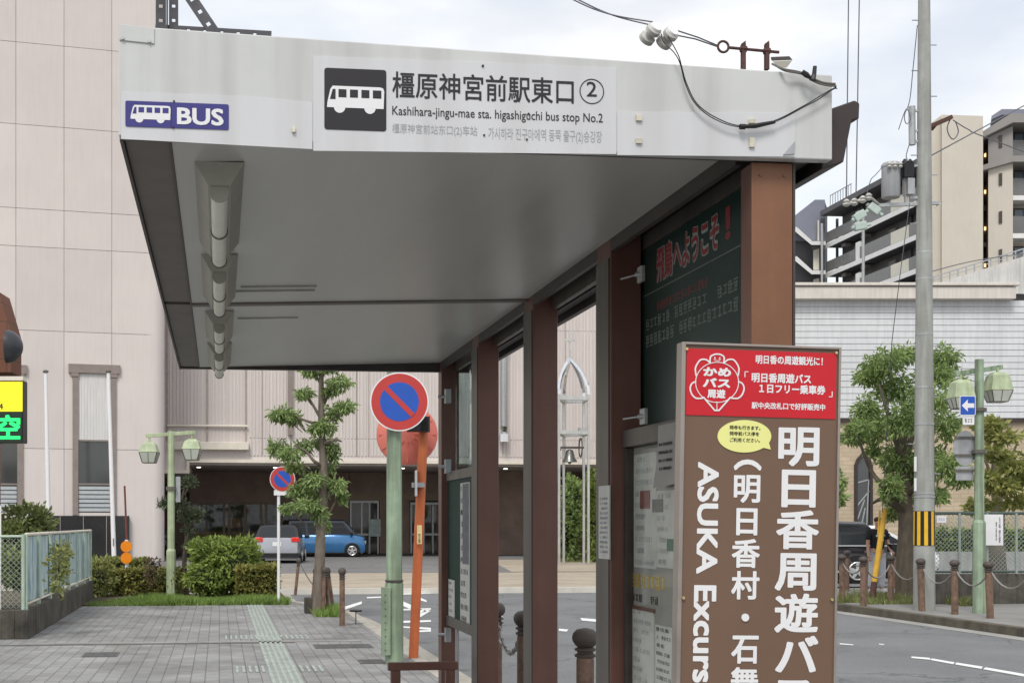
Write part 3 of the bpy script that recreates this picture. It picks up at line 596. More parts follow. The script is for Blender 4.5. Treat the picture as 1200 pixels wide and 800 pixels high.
# notice case below
YBd = colY[1]-.005
mb = MB(); mb.box(1.690,1.75,YA,YBd,.35,1.905); nc = mb.build('notice_case', M_greypaper, sh)
mb = MB(); mb.box(1.655,1.69,YBd-.02,YBd,.35,1.905); mb.box(1.655,1.69,YA,YA+.02,.35,1.905); mb.box(1.655,1.69,YA+.02,YBd-.02,.35,.39); mb.build('case_frame', M_dkmetal, nc)
fn = Fr((1.690,0,0),(0,-1,0))
def cx_(px,py): q = onX(px, py, 1.690); return (-q[0], q[1])
def card(px0, px1, yt, yb, m, off, name='notice', par=nc, lines=0, inkm=M_ink, fr=fn, fnx=cx_):
    mb = MB(); a = fnx(px0,yt); b = fnx(px0,yb); c = fnx(px1,yt); fr.rect(mb, a[0],c[0],b[1],a[1],0,off); o = mb.build(name, m, par)
    if lines:
        mb = MB(); f2 = Fr(fr.o+fr.n*off, fr.r, fr.u); h = (a[1]-b[1])/lines; 
        for k in range(lines):
            w_ = random.uniform(.45,.95)*(c[0]-a[0])*.9; x0 = a[0]+(c[0]-a[0])*.06
            scribble(mb, f2, x0, x0+w_, a[1]-h*(k+.75), a[1]-h*(k+.25), random.randint(6,12), .001)
        mb.build('small_print', inkm, o)
    return o
card(744,770,533,664,M_paper,.004,lines=10,inkm=M_greyink)
card(770,791,575,664,M_paper,.003,lines=7,inkm=M_greyink)
card(752,763,575,596,mat('dull red picture',(0.22,0.07,0.06),.6,.3,30),.007,'notice_picture'); card(766,778,585,600,mat('grey photo print',(0.10,0.10,0.09),.6,.5,30),.006,'notice_picture')
card(783,791,631,645,mat('green print',(0.03,0.12,0.07),.6,.2,20),.006,'notice_picture')
mb = MB(); a = cx_(735,670); b = cx_(735,686); c = cx_(781,672); text(mb, fn, '飛鳥方面行のりば', a[0],c[0],b[1],a[1],.003,.05) if False else scribble(mb, fn, a[0],c[0],b[1],a[1],8,.003); 
scribble(mb, fn, a[0],c[0],b[1],a[1],8,.0025); mb.build('yellow_heading', M_yellowprint, nc)
mb = MB(); a = cx_(740,694); b = cx_(740,703); c = cx_(772,696); scribble(mb, fn, a[0],c[0],b[1],a[1],7,.003); mb.build('small_print', M_ink, nc)
card(736,767,708,860,M_paper,.005,lines=14,inkm=M_greyink); card(769,792,731,880,M_paper,.004,lines=16,inkm=M_ink)
mb = MB(); a = cx_(735.5,707); b = cx_(735.5,711); c = cx_(768,709); fn.rect(mb,a[0],c[0],b[1],a[1],0,.008); mb.build('notice_edge', M_maroon, nc)
mb = MB(); mb.box(1.662,1.666,YA+.022,YBd-.022,.392,1.903); mb.build('case_glass', glassmat('notice glass',(0.95,0.96,0.95),0.98), nc)
# a grey sheet of paper taped over the rail, and one on the second column
mb = MB(); a = onX(771,517,1.644); b = onX(791,511,1.644)
mb.add([(1.645,a[0],1.965),(1.645,b[0],1.965),(1.642,b[0]+.0,1.74),(1.636,a[0]+.035,1.73),(1.642,a[0],1.85),(1.644,b[0],1.85)],[(0,1,5,4),(4,5,2,3)]); o = mb.build('taped_notice', M_greypaper, sh)
mb = MB(); f2 = Fr((1.640,0,0),(0,-1,0))
for k in range(4): scribble(mb, f2, -a[0]+.02, -b[0]-.02, 1.885-k*.03, 1.897-k*.03, 7, .002)
mb.build('small_print', M_ink, o)
y0, z0 = onX(702.5,575,1.592); y1, z1 = onX(715,655,1.592)
mb = MB(); mb.box(1.588,1.5935,y1,y0,z1,z0+.02); o = mb.build('taped_notice', M_paper, sh); mb = MB(); f2 = Fr((1.588,0,0),(0,-1,0))
for k in range(12): scribble(mb, f2, -y0+.02, -y1-.02, z0-.04-k*.02, z0-.028-k*.02, 8, .0015)
mb.build('small_print', M_greyink, o)
# glazed case at the far end
ya, yb = colY[3]+.195, colY[4]-.005
mb = MB(); mb.box(1.635,1.73,ya,yb,1.90,1.965); mb.box(1.635,1.73,ya,yb,.86,.93); mb.box(1.632,1.73,ya,ya+.03,.93,2.69); mb.build('case_frame', M_chan, sh, bevel=.002)
mb = MB(); mb.box(1.705,1.709,ya+.03,yb,1.967,2.695); mb.build('case_glass', glassmat('pale case glass',(0.70,0.80,0.80),0.80), sh)
mb = MB(); mb.box(1.65,1.69,ya+.03,yb,.93,1.90); gb = mb.build('green_board', M_boardgreen, sh)
fg = Fr((1.65,0,0),(0,-1,0)); gx = lambda px, py: (lambda q: (-q[0], q[1]))(onX(px,py,1.65))
card(540,551,566,730,M_paper,.004,'notice',gb,12,M_ink,fg,gx); card(526,533,678,726,M_paper,.003,'notice',gb,6,M_greyink,fg,gx)
card(543,550,567,660,mat('dark poster',(0.12,0.13,0.15),.5,.5,20),.006,'poster',gb,0,M_ink,fg,gx)
mb = MB(); mb.box(1.645,1.66,yb-.35,yb-.30,0,.86); mb.build('case_leg', M_galv, sh); mb = MB(); mb.box(1.64,1.67,ya+.05,ya+.1,0,.86); mb.build('case_leg', M_galv, sh)
for z in (2.50,2.0,.80): mb = MB(); mb.cyl((1.56,yb-.10,z),(1.63,yb-.14,z),.012,n=10); mb.box(1.60,1.64,yb-.17,yb-.12,z-.05,z+.05); mb.build('latch', M_galv, sh)
# fluorescent lights along the ceiling
for k, (y0, y1) in enumerate(((3.97,5.12),(5.34,6.34),(6.76,7.72),(7.95,9.0))):
    xc = 0.0; zt = zc_(0)-.001
    mb = MB(); T, B, H = .078, .036, .065
    P = [(xc-T,y0,zt),(xc+T,y0,zt),(xc+T,y1,zt),(xc-T,y1,zt),(xc-B,y0+.03,zt-H),(xc+B,y0+.03,zt-H),(xc+B,y1-.05,zt-H),(xc-B,y1-.05,zt-H)]
    mb.add(P, [(0,3,2,1),(4,5,6,7),(0,1,5,4),(1,2,6,5),(2,3,7,6),(3,0,4,7)]); lt = mb.build('ceiling_light', M_house, sh, bevel=.002)
    mb = MB(); mb.tube([(xc,y0+.055,zt-H-.018),(xc,y1-.055,zt-H-.018)], .027, 16); mb.build('tube', M_tube, lt, smooth=True)
    for y in (y0+.045,(y0+y1)/2,y1-.06):
        mb = MB(); mb.tube([(xc,y,zt-H-.018),(xc,y+.012,zt-H-.018)], .031, 16); mb.build('socket', M_strip if y > y0+.1 else M_house, lt)
# slotted angle bracket on the roof, left
br = MB(); D0 = 3.78
def rp(px, py, d=3.78): return pt(px, py, d)
def slotted(mb, p, q, w_, n):                # bar made of two rails and cross webs, so that real holes show
    p, q = Vector(p), Vector(q); d = (q-p); L_ = d.length; d /= L_; side = d.cross(Vector((0,1,0))).normalized()
    for s_ in (-1,1): mb.bar(p+side*s_*w_*.34, q+side*s_*w_*.34, .004, w_*.32, up=side)
    hole = w_*.36
    for k in range(n):
        a = p+d*(L_*(k+.0)/n+ (hole*.5 if k else 0)); b = p+d*(L_*(k+1)/n-(hole*.5 if k < n-1 else 0))
        mb.bar(a, b, .0038, w_*.36, up=side)
slotted(br, rp(188.5,-160), rp(188.5,41), .030, 12); br.bar(rp(196,-160), rp(196,40), .030, .004, up=(1,0,0))
slotted(br, rp(203.5,-160), rp(203.5,41), .027, 12)
slotted(br, rp(182,34), rp(318,42), .026, 7); slotted(br, rp(215,-15), rp(254,43), .034, 4)
br.bar(rp(182,39)+Vector((0,.02,0)), rp(318,47)+Vector((0,.02,0)), .06, .004)
br.build('cable_bracket', M_angle, sh)
# eye bolt anchor, right
mb = MB(); D1 = 3.95; 
for px in (871,898.5): mb.bar(rp(px,52,D1), rp(px,82,D1), .012, .014); mb.add([rp(px-3,52,D1),rp(px+3,52,D1),rp(px+3,47.5,D1),rp(px-3,52,D1+.01),rp(px+3,52,D1+.01),rp(px+3,47.5,D1+.01)],[(0,1,2),(5,4,3),(0,2,5,3),(1,4,5,2),(0,3,4,1)])
mb.tube([rp(854,56,D1),rp(913,61.5,D1)], .0045, 10)
for px in (871,898.5): mb.cyl(rp(px-3.5,57.6+(px-871)*.09,D1), rp(px+4,58+(px-871)*.09,D1), .010, n=6)
c = rp(847.5,55,D1); mb.tube([c+Vector((math.cos(t)*.017,0,math.sin(t)*.017)) for t in [2*math.pi*k/20 for k in range(21)]], .004, 8); mb.build('anchor_bolt', M_rust, sh)
# small flood lamp on the roof
mb = MB(); q = [rp(903,67,4.0),rp(925,66,4.0),rp(928,70,4.0),rp(904,71.5,4.0)]
mb.prism([(903,67),(925,66),(929,70.5),(904,71.5)], lambda a,b: rp(a,b,3.95), lambda a,b: rp(a,b,4.12)); fl = mb.build('flood_lamp', M_dkmetal, sh, bevel=.002)
mb = MB(); mb.prism([(905,72),(928.5,71),(922,79.5),(913,80)], lambda a,b: rp(a,b,3.95), lambda a,b: rp(a,b,4.11)); mb.build('reflector', M_house, fl)
mb = MB(); mb.tube([rp(950,92,3.84),rp(945,88,3.84),rp(940,84,3.84)], [.004,.009,.007], 8); mb.tube([rp(952,94,3.84),rp(954,88,3.84),rp(955,78,3.84)], [.010,.007,.006], 8); mb.build('cable_clamp', M_black, sh)
# cables and spool insulators
def cable(name, label, paths, r, m=M_cable):
    mb = MB()
    for P in paths: mb.tube(P, r, 6)
    return tag(recentre(mb.build(name, m)), label, 'cable')
def smooth_path(P, n=6):
    P = [Vector(p) for p in P]; R = []
    for i in range(len(P)-1):
        p0, p1, p2, p3 = P[max(i-1,0)], P[i], P[i+1], P[min(i+2,len(P)-1)]
        for k in range(n):
            t = k/n; R.append(0.5*((2*p1)+(p2-p0)*t+(2*p0-5*p1+4*p2-p3)*t*t+(3*p1-p0-3*p2+p3)*t**3))
    return R+[P[-1]]
far0, far1 = Vector((-6.5,9.0,9.5)), Vector((-6.4,9.0,9.6))
A = smooth_path([pt(500,-110,4.9), pt(600,-40,4.4), pt(672,0,4.08), pt(715,17,4.0), pt(765,26,3.95)]); B = smooth_path([pt(500,-112,4.9), pt(600,-42,4.4), pt(676,-1,4.08), pt(718,18,4.0), pt(760,29,3.95)])
cable('overhead_wire', 'pair of thin dark wires sagging from upper sky to the two spool insulators', [[pt(180,-420,9.0)]+A, [pt(180,-422,9.0)]+B], .0022)
cable('stay_wire', 'thin twin wire between the right spool insulator and the eye bolt', [[pt(784,33,3.95),pt(818,44,3.95),pt(842,54,3.95)],[pt(790,41,3.95),pt(815,46,3.95),pt(841,55,3.95)]], .0022)
for (px, py, lab) in ((767,34,'pale porcelain spool insulator, left one on the wire above the fascia'),(787,39,'pale porcelain spool insulator nearest the eye bolt above the fascia')):
    c = pt(px, py, 3.93); t = thing('insulator', lab, 'insulator', c, 0, 'spool insulators')
    ax = Vector((-.30,.80,-.42)).normalized(); q = Vector((0,0,1)).rotation_difference(ax).to_matrix()
    mb = MB(); mb.lathe((0,0,0), [(.019,-.006),(.024,-.002),(.024,.012),(.014,.018),(.014,.026),(.025,.032),(.025,.046),(.018,.05)], 20); mb.v = [tuple(q @ Vector(v)) for v in mb.v]; mb.build('spool', M_porcelain, t, local=True, smooth=True)
    mb = MB(); mb.lathe((0,0,0), [(.017,-.012),(.019,-.0065)], 16); mb.v = [tuple(q @ Vector(v)) for v in mb.v]; mb.build('end_cap', M_signwhite, t, local=True)
dd = YF-.02
def fc(px, py, off=.02): x, z = onY(px, py, YF-off); return Vector((x, YF-off, z))
c1 = smooth_path([pt(775,40,3.93), pt(778,50,3.9), fc(790,62), fc(797,75), fc(803,98), fc(815,122), fc(838,140), fc(868,149), fc(905,144), fc(945,124), fc(960,116), fc(976,105), fc(981,104)])
c2 = smooth_path([pt(779,38,3.93), pt(787,50,3.9), fc(795,65), fc(798.5,77), fc(804.5,98), fc(817,122), fc(840,138.5), fc(868,147.5), fc(905,142.5), fc(944,123), fc(959,114), fc(977,103.5), fc(980,103)])
cable('hanging_cable', 'dark service cable looping down across the white fascia below the insulators', [c1, c2], .0017, M_black)
cable('lamp_cable', 'grey cable draped along the fascia top from flood lamp to corner', [smooth_path([pt(905,75,3.9), fc(918,81), fc(938,85), fc(952,92), fc(965,97), fc(979,98.5)]), smooth_path([pt(908,76,3.9), fc(920,83), fc(940,87), fc(955,96), fc(968,100), fc(980,101)])], .0032, mat('brown grey cable',(0.13,0.12,0.11),.5))
mb = MB(); mb.tube([fc(868,148.7), fc(885,147.7), fc(908,143)], [.0055,.0075,.005], 8); mb.tube([fc(867,148.7),fc(873,148.6)], .0085, 8); tag(recentre(mb.build('cable_joint', M_black)), 'taped black joint at the lowest point of the hanging cable', 'cable joint')

# ------------------------------------------------------------------ bench under the shelter
bn = thing('bench', 'dark brown bench with armrest frames standing under the far end of shelter', 'bench', (1.37, 8.0, 0))
bxa, bxb = onY(455,790,8.62)[0], onY(537,790,8.62)[0]
for y in (8.62, 7.05):
    mb = MB(); zt = zz(775.5, 8.72); mb.box(bxa,bxb,y,y+.05,zt-.055,zt); mb.box(bxa+.02,bxa+.085,y+.001,y+.049,0,zt-.056); mb.box(bxb-.085,bxb-.02,y+.001,y+.049,0,zt-.056); mb.build('arm_frame', M_maroon, bn, bevel=.004)
mb = MB()
for k in range(4): mb.box(bxa+.09+k*.075, bxa+.155+k*.075, 7.105, 8.615, .44, .47)
mb.build('seat', mat('brown bench slat',(0.20,0.11,0.08),.6,.2,6,squash=(1,.3,1)), bn, bevel=.003)
mb = MB(); mb.box(bxa+.086,bxb-.086,8.63,8.66,.40,.435); mb.box(bxa+.086,bxb-.086,7.06,7.09,.40,.435); mb.build('seat_rail', M_maroon, bn)

# ------------------------------------------------------------------ the tall brown route sign in front
SD = 3.36; S0 = pt(802,402,SD); ang = math.radians(1.0)
sr = Vector((CS,-SN,0)).lerp(Vector((1,0,0)), 1.0); su = Vector((0,0,1))
R_ = (sr*math.cos(ang)-su*math.sin(ang)).normalized(); U_ = (su*math.cos(ang)+sr*math.sin(ang)).normalized()
sg = Fr(S0, R_, U_)
def sgp(px, py):                              # photo point -> panel coordinates in metres
    v = Vector((SN+uu(px)*CS, CS-uu(px)*SN, (CY-py)/FPX)); o = Vector((0,0,EYE)); t = (S0-o).dot(sg.n)/v.dot(sg.n); h = o+v*t-S0
    return h.dot(sg.r), h.dot(sg.u)
rs = thing('route_sign', 'tall brown bus route sign with red header and white vertical lettering', 'sign', (S0.x+.2, S0.y, 0))
PW = sgp(983.5,405)[0]; PH = 1.72
mb = MB(); sg.rect(mb, .003, PW-.003, -PH, -.004, -.012, 0); mb.build('panel', M_brown, rs)
mb = MB(); sg.rect(mb, -.008,.0028,-PH,.003,-.035,.006); sg.rect(mb, PW-.0028,PW+.004,-PH,.003,-.035,.006); sg.rect(mb,.0029,PW-.0029,-.0038,.003,-.035,.006); sg.rect(mb,.0029,PW-.0029,-PH,-PH+.02,-.035,.006); mb.build('frame', mat('sign frame steel',(0.34,0.30,0.27),.35,.1,8,metal=.6), rs, bevel=.0015)
mb = MB(); sg.rect(mb, .03,.06,-2.03,-PH+.0,-.034,-.014); sg.rect(mb, PW-.06,PW-.03,-2.03,-PH,-.034,-.014); mb.build('leg', M_galv, rs)
mb = MB(); b0 = sg.p(PW/2,-2.03,0); mb.box(b0.x-.26,b0.x+.26,b0.y-.1,b0.y+.2,0,.06); mb.build('base', M_oldconc, rs, bevel=.01)
a = sgp(803.5,405.5); b = sgp(977.5,491.5)
hd = MB(); sg.rect(hd, .006, sgp(980,409)[0]-.0, sgp(803,486)[1], sgp(803,408)[1], .0008, .0022); hd = hd.build('header', M_red, rs)
def stext(s, x0, x1, y0, y1, m, par, bold=0.0, off=None, rot=0, mb=None):
    if off is None: off = .0026 if y1 < 525 and x0 < 970 and (y1 < 490 or x1 < 900) else .0010
    xm, ym = (x0+x1)/2, (y0+y1)/2; c = sgp(xm, ym); k = SD*1.0/FPX
    b = MB() if mb is None else mb
    text(b, sg, s, c[0]-(x1-x0)/2*k, c[0]+(x1-x0)/2*k, c[1]-(y1-y0)/2*k, c[1]+(y1-y0)/2*k, off, bold, rot)
    if mb is None: return b.build('lettering', m, par)
stext('明日香の周遊観光に！', 883, 966, 417, 427.5, M_signwhite, hd, .03)
stext('明日香周遊バス', 878.5, 952, 437.5, 449, M_signwhite, hd, .035)
mb = MB(); stext('１日フリー乗車券', 887, 969, 450.5, 461.5, None, None, .035, mb=mb)
def br_(px, py, dx, dy):
    c = sgp(px,py); k = SD/FPX; sg.rect(mb, min(c[0],c[0]+dx*k), max(c[0],c[0]+dx*k), c[1]-.5*k, c[1]+.5*k, 0, .0035); sg.rect(mb, c[0]-.5*k, c[0]+.5*k, min(c[1],c[1]-dy*k), max(c[1],c[1]-dy*k), 0, .0035)
br_(872.5,435.5,4,6.5); br_(974.5,465,-4,-6.5); mb.build('lettering', M_signwhite, hd)
stext('駅中央改札口で好評販売中', 878, 969, 472, 480, M_signwhite, hd, .03)
# round emblem with arms and a pointed tail, white line work on the red header
k = SD/FPX; mb = MB()
def ep(px, py): return sgp(px, py)
def stroke(P, wd, closed=False): ring_poly(sg, mb, [ep(*q) for q in P], wd*k, .0022, .0036, closed)
cxp, cyp = 839.8, 448
stroke([(cxp+25.2*math.cos(t), cyp+23.5*math.sin(t)) for t in [2*math.pi*j/48 for j in range(48)]], .9, True)
def arcp(pts, n=8):
    P = smooth_path([Vector((x,y,0)) for x, y in pts], n); return [(q.x,q.y) for q in P]
stroke(arcp([(831.5,425.5),(832,418.5),(836,415.6),(840.5,415),(845,416),(848,419),(847.5,425.5)]), 1.7)
for s_ in (-1,1):
    X = lambda d: cxp+s_*d
    stroke(arcp([(X(8.5),425),(X(13),421.5),(X(19),421.6),(X(23),426),(X(25.5),432),(X(24.6),440)]), 1.7)
    stroke(arcp([(X(25),447),(X(29.5),449.5),(X(31.5),455),(X(29.5),462),(X(24.5),466.5),(X(17),466.5)]), 1.7)
stroke([(824,465.5),(837,480.8),(842,480.8),(855.5,465.5)], 1.7); stroke([(839.6,470.5),(839.6,481)], .8)
stroke([(836,421),(838,422.6),(842,422.6),(844,421)], .7); stroke([(836.8,418.6),(837.8,420.4)], 1.1); stroke([(843.2,418.8),(842.2,420.4)], 1.1)
stext('かめ', 823, 857, 430.5, 441, None, None, .045, mb=mb); stext('バス', 822.5, 856, 443, 454, None, None, .045, mb=mb); stext('周遊', 828, 850, 456, 466.5, None, None, .04, mb=mb)
mb.build('emblem', M_signwhite, hd)
# speech bubble
bb = MB(); P = [ep(872+31.5*math.cos(t), 511+19*math.sin(t)) for t in [2*math.pi*j/40 for j in range(40)]]; sg.plate(bb, P, .0008, .0022); sg.plate(bb, [ep(888,523),ep(903,526.5),ep(900,516)], .0008, .0021); bb = bb.build('speech_bubble', M_bubble, rs)
stext('岡寺も行きます。', 854, 891.5, 498.5, 503.5, M_ink, bb, .02); stext('岡寺前バス停を', 854, 890, 505.5, 510.5, M_ink, bb, .02); stext('ご利用ください。', 854, 891, 513, 518, M_ink, bb, .02)
mb = MB()
for s, x0, x1, y0, y1 in (('明',910.5,961.5,500,546.5),('日',914.5,957,550,594.5),('香',908,961,597,643.5),('周',906.5,958,647.5,692),('遊',906,960,694.5,741),('バ',907,960,744,787.5),('ス',905,955,796,838)): stext(s,x0,x1,y0,y1,None,None,.028,mb=mb)
mb.build('lettering', M_signwhite, rs)
stext('（',859,893,538,551,M_signwhite,rs,.03,rot=-90)
mb = MB()
for s, x0, x1, y0, y1 in (('明',859,891.5,556,589),('日',862,888,595,627),('香',856.5,891,631,665),('村',856,890.5,668.5,702),('石',856,889.5,744,777),('舞',855,889,781,815)): stext(s,x0,x1,y0,y1,None,None,.026,mb=mb)
mb.build('lettering', M_signwhite, rs); mb = MB(); c = ep(873,723); sg.plate(mb, circ(c[0],c[1],4.6*k,20), 0, .0035); mb.build('middle_dot', M_signwhite, rs)
stext('ASUKA',816,842,541,672,M_signwhite,rs,.03,rot=-90); stext('Excursion',811,838.5,685,853,M_signwhite,rs,.03,rot=-90)
for px, py in ((804,409),(979,413.5),(800,700),(974,702)): mb = MB(); c = ep(px,py); sg.plate(mb, circ(c[0],c[1],.0038,10), .0, .007); mb.build('screw', mat('brass screw',(0.6,0.5,0.25),.35,.1,10,metal=.7), rs)

# ------------------------------------------------------------------ beige building behind (tower block left, ribbed block with porch right)
DB = 52.0; c0 = at(178, DB)
va = math.radians(74.9)-math.pi/2   # its left front turns a little towards the viewer
dR = Vector((SN*math.cos(math.radians(74.9))+CS*math.sin(math.radians(74.9)), CS*math.cos(math.radians(74.9))-SN*math.sin(math.radians(74.9)), 0))   # to the right along the wall, going away
dN = Vector((dR.y, -dR.x, 0))                                                       # outward
hb = thing('beige_building', 'large beige tiled building with ribbed upper wall and dark car porch', 'building', (c0.x, c0.y, 0))
def wl(px, py=None, off=0.0):     # point on the left front: metres to the left of the corner (negative), height
    v = Vector((SN+uu(px)*CS, CS-uu(px)*SN, 0)); t = ((c0+dN*off).dot(dN))/v.dot(dN); h = v*t
    return ((h-c0).dot(dR), zz(py, t) if py is not None else None)
fl_ = Fr((c0.x, c0.y, 0), dR, (0,0,1))
TH = 30.0
mb = MB(); fl_.rect(mb, -26, 0, 0.0, TH, -17, -.02); mb.build('wall_core', M_joint, hb)
vx = [wl(p, 300)[0] for p in (-210,-154,-97,-40,18.6,75,131)]+[0.0]
hz = sorted([0.1, wl(90,526)[1], wl(90,389)[1], wl(90,292)[1], wl(90,248)[1], wl(90,151)[1], wl(90,56)[1], wl(90,-40)[1], wl(90,-137)[1], TH])
win = [(85,136,420,604),(-30,27,420,604)]
wr = [(wl(a)[0], wl(b)[0], 2.0, wl((a+b)/2, 436)[1]) for a, b, c, d in win]
mb = MB()
edges = [-26]+vx
for i in range(len(edges)-1):
    for j in range(len(hz)-1):
        x0, x1, z0, z1 = edges[i]+.009, edges[i+1]-.009, hz[j]+.010, hz[j+1]-.010
        segs = [(x0,x1,z0,z1)]
        for (wa, wb_, wz0, wz1) in wr:
            new = []
            for (a, b, c, d) in segs:
                if b <= wa or a >= wb_ or d <= wz0 or c >= wz1: new.append((a,b,c,d)); continue
                if a < wa: new.append((a,wa,c,d))
                if b > wb_: new.append((wb_,b,c,d))
                m0, m1 = max(a,wa), min(b,wb_)
                if c < wz0: new.append((m0,m1,c,wz0))
                if d > wz1: new.append((m0,m1,wz1,d))
            segs = new
        for s_ in segs: fl_.rect(mb, *s_, -.02, .012)
mb.build('wall', M_beige, hb)
for i, (a, b, z0, z1) in enumerate(wr):
    fr = MB(); wd = .22; zc = z1
    fl_.rect(fr, a, a+wd, 1.9, zc-.05, -.02, .09); fl_.rect(fr, b-wd, b, 1.9, zc-.05, -.02, .09); fl_.rect(fr, a-.16, b+.16, zc-.05, zc+.30, -.02, .13); fl_.rect(fr, a-.05, a+wd*1.1, zc-.2, zc-.052, -.02, .12); fl_.rect(fr, b-wd*1.1, b+.05, zc-.2, zc-.052, -.02, .12)
    zm, zb = wl((win[i][0]+win[i][1])/2, 516)[1], wl((win[i][0]+win[i][1])/2, 567)[1]
    fl_.rect(fr, a+wd, b-wd, zm-.03, zm+.03, -.02, .05); fl_.rect(fr, a+wd, b-wd, zb-.03, zb+.03, -.02, .05)
    fr = fr.build('window', M_taupe, hb)
    mb = MB(); fl_.rect(mb, a+wd, b-wd, 1.9, zm, -.02, .0); mb.build('pane', M_wglass, fr)
    mb = MB(); n = 22; 
    for k in range(n):
        xa = a+wd+(b-a-2*wd)*k/n; xb = a+wd+(b-a-2*wd)*(k+1)/n
        fl_.plate(mb, [(xa,zm),(xb,zm),(xb,zc-.06),(xa,zc-.06)], -.02, .012+.02*(k%2))
    mb.build('curtain', M_curtain, fr)
    mb = MB()
    for k in range(6):
        z = 2.05+k*(zb-2.1)/6; fl_.rect(mb, a+wd+.02, b-wd-.02, z, z+.13, .0, .03)
    mb.build('blind', mat('grey blind slats',(0.42,0.45,0.47),.6,.1,6), fr)
mb = MB(); fl_.rect(mb, wl(50)[0], wl(151)[0], 0.0, wl(100,604)[1], .013, .25); g_ = mb.build('granite_plinth', M_granite, hb)
mb = MB()
for k in range(3): 
    x = wl(70+k*27)[0]; fl_.rect(mb, x, x+.02, .05, wl(100,604)[1]-.02, .25, .256)
mb.build('plinth_joint', M_joint, g_)
# rounded corner pier of the tower
mb = MB(); cc = c0+dR*.0-dN*.55
mb.tube([cc+Vector((0,0,0.02)), cc+Vector((0,0,TH))], .56, 24); mb.build('corner_pier', M_beige, hb, smooth=True)
# pipes at the tower's corner
mb = MB()
for px in (167,172,177.5): p = at(px, DB-.35); mb.tube([(p.x,p.y,zz(-90,DB)),(p.x,p.y,TH-.5)], .09, 8)
mb.build('pipe', M_beige, hb)
# ribbed block
Y1 = 57.0
def wy(px, py): return onY(px, py, Y1)
X0, X1 = wy(176,500)[0], wy(925,500)[0]
zt = 17.0; zb0 = wy(420,541.5)[1]; zlow = wy(200,553)[1]; xs_ = wy(222,545)[0]
xb0, xb1 = wy(196,500)[0], wy(290,500)[0]
mb = MB(); mb.box(X0,xs_,Y1,Y1+9,zlow,zt); mb.box(xs_,X1,Y1,Y1+9,zb0+.02,zt); mb.build('upper_wall', M_beige, hb)
mb = MB()
x = xb1+.1; i = 0
pipe_x = wy(340,480)[0]; zj = wy(400,514)[1]; zj2 = wy(667,388)[1]
while x < X1-.1:
    for (z0, z1) in ((zb0+.28,zj-.02),(zj+.02,zj2-.02),(zj2+.02,zt-.1)):
        mb.box(x, x+.085, Y1-.035, Y1-.0015, z0, z1)
    x += .155; i += 1
for (xa_,xb_) in ((xb0+.1,(xb0+xb1)/2-.06),((xb0+xb1)/2+.06,xb1-.1)):
    x = xa_
    while x < xb_-.09: mb.box(x, x+.085, Y1-.030, Y1-.0015, wy(240,525)[1], zt-.1); x += .155
mb.build('wall_rib', M_beige, hb)
for px in (196,242.5,288): mb = MB(); xj = wy(px,480)[0]; mb.box(xj-.035,xj+.035,Y1-.06,Y1-.002,wy(px,517)[1],zt-.2); mb.build('wall_joint', M_joint, hb)
for px in (307,418,432,662): mb = MB(); xj = wy(px,480)[0]; mb.box(xj-.02,xj+.02,Y1-.04,Y1-.002,zb0+.3,zt-.2); mb.build('wall_joint', M_joint, hb)
mb = MB(); mb.box(pipe_x-.10,pipe_x+.10,Y1-.22,Y1-.04,wy(340,510)[1],zt-.3); mb.build('drain_pipe', M_taupe, hb)
mb = MB(); mb.box(xb0+.1,xb1+.05,Y1-.32,Y1-.002,wy(240,527)[1],wy(240,518)[1]); mb.build('ledge', M_cream, hb, bevel=.02)
mb = MB(); z = wy(240,499)[1]; mb.tube([(xb0,Y1-.12,z),(xb1,Y1-.12,z)], .05, 8); mb.build('wall_rail', M_cream, hb)
mb = MB(); mb.box(xs_,X1,Y1-.10,Y1-.001,zb0-.05,zb0+.09); mb.box(xs_-.13,xs_-.001,Y1-.10,Y1-.001,zlow-.05,zb0+.09); mb.box(X0+.3,xs_-.131,Y1-.10,Y1-.001,zlow-.05,zlow+.09); mb.build('porch_edge_trim', M_cream, hb)
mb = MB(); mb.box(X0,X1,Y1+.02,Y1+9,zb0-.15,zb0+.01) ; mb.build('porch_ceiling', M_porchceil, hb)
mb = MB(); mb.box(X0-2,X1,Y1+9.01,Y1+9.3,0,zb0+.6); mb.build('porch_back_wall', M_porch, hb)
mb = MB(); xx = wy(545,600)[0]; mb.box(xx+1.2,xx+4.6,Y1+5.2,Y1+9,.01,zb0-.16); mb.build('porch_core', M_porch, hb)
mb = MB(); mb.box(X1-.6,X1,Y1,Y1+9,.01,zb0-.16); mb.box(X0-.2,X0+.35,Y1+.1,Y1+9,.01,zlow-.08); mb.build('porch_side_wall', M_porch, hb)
for px in (232,325,480,605): 
    p = wy(px,545)[0]; mb = MB(); mb.cyl((p,Y1+2.2,zb0-.152),(p,Y1+2.2,zb0-.175),.09,n=12); mb.build('downlight', M_downlight, hb)
YS = Y1+7.6
def ws(px, py): return onY(px, py, YS)
# shopfront in the porch
a, b = ws(222,620)[0], ws(372,620)[0]; zt2 = ws(300,588)[1]
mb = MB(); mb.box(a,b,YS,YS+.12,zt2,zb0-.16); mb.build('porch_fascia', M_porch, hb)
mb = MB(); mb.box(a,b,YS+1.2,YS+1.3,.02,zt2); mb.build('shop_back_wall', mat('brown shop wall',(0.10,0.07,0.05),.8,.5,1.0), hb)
mb = MB(); mb.box(ws(262,615)[0],ws(283,615)[0],YS+1.1,YS+1.19,ws(270,618)[1],ws(270,607)[1]); mb.build('shop_panel', mat('orange wood panel',(0.42,0.17,0.05),.5,.2,4), hb)
mb = MB(); mb.box(a,b,YS+.9,YS+1.15,.03,1.15); mb.build('shop_counter', M_wood, hb)
mb = MB(); mb.box(a,b,YS+.05,YS+.07,.05,zt2-.01); mb.build('shop_glass', M_glass, hb)
sf = MB()
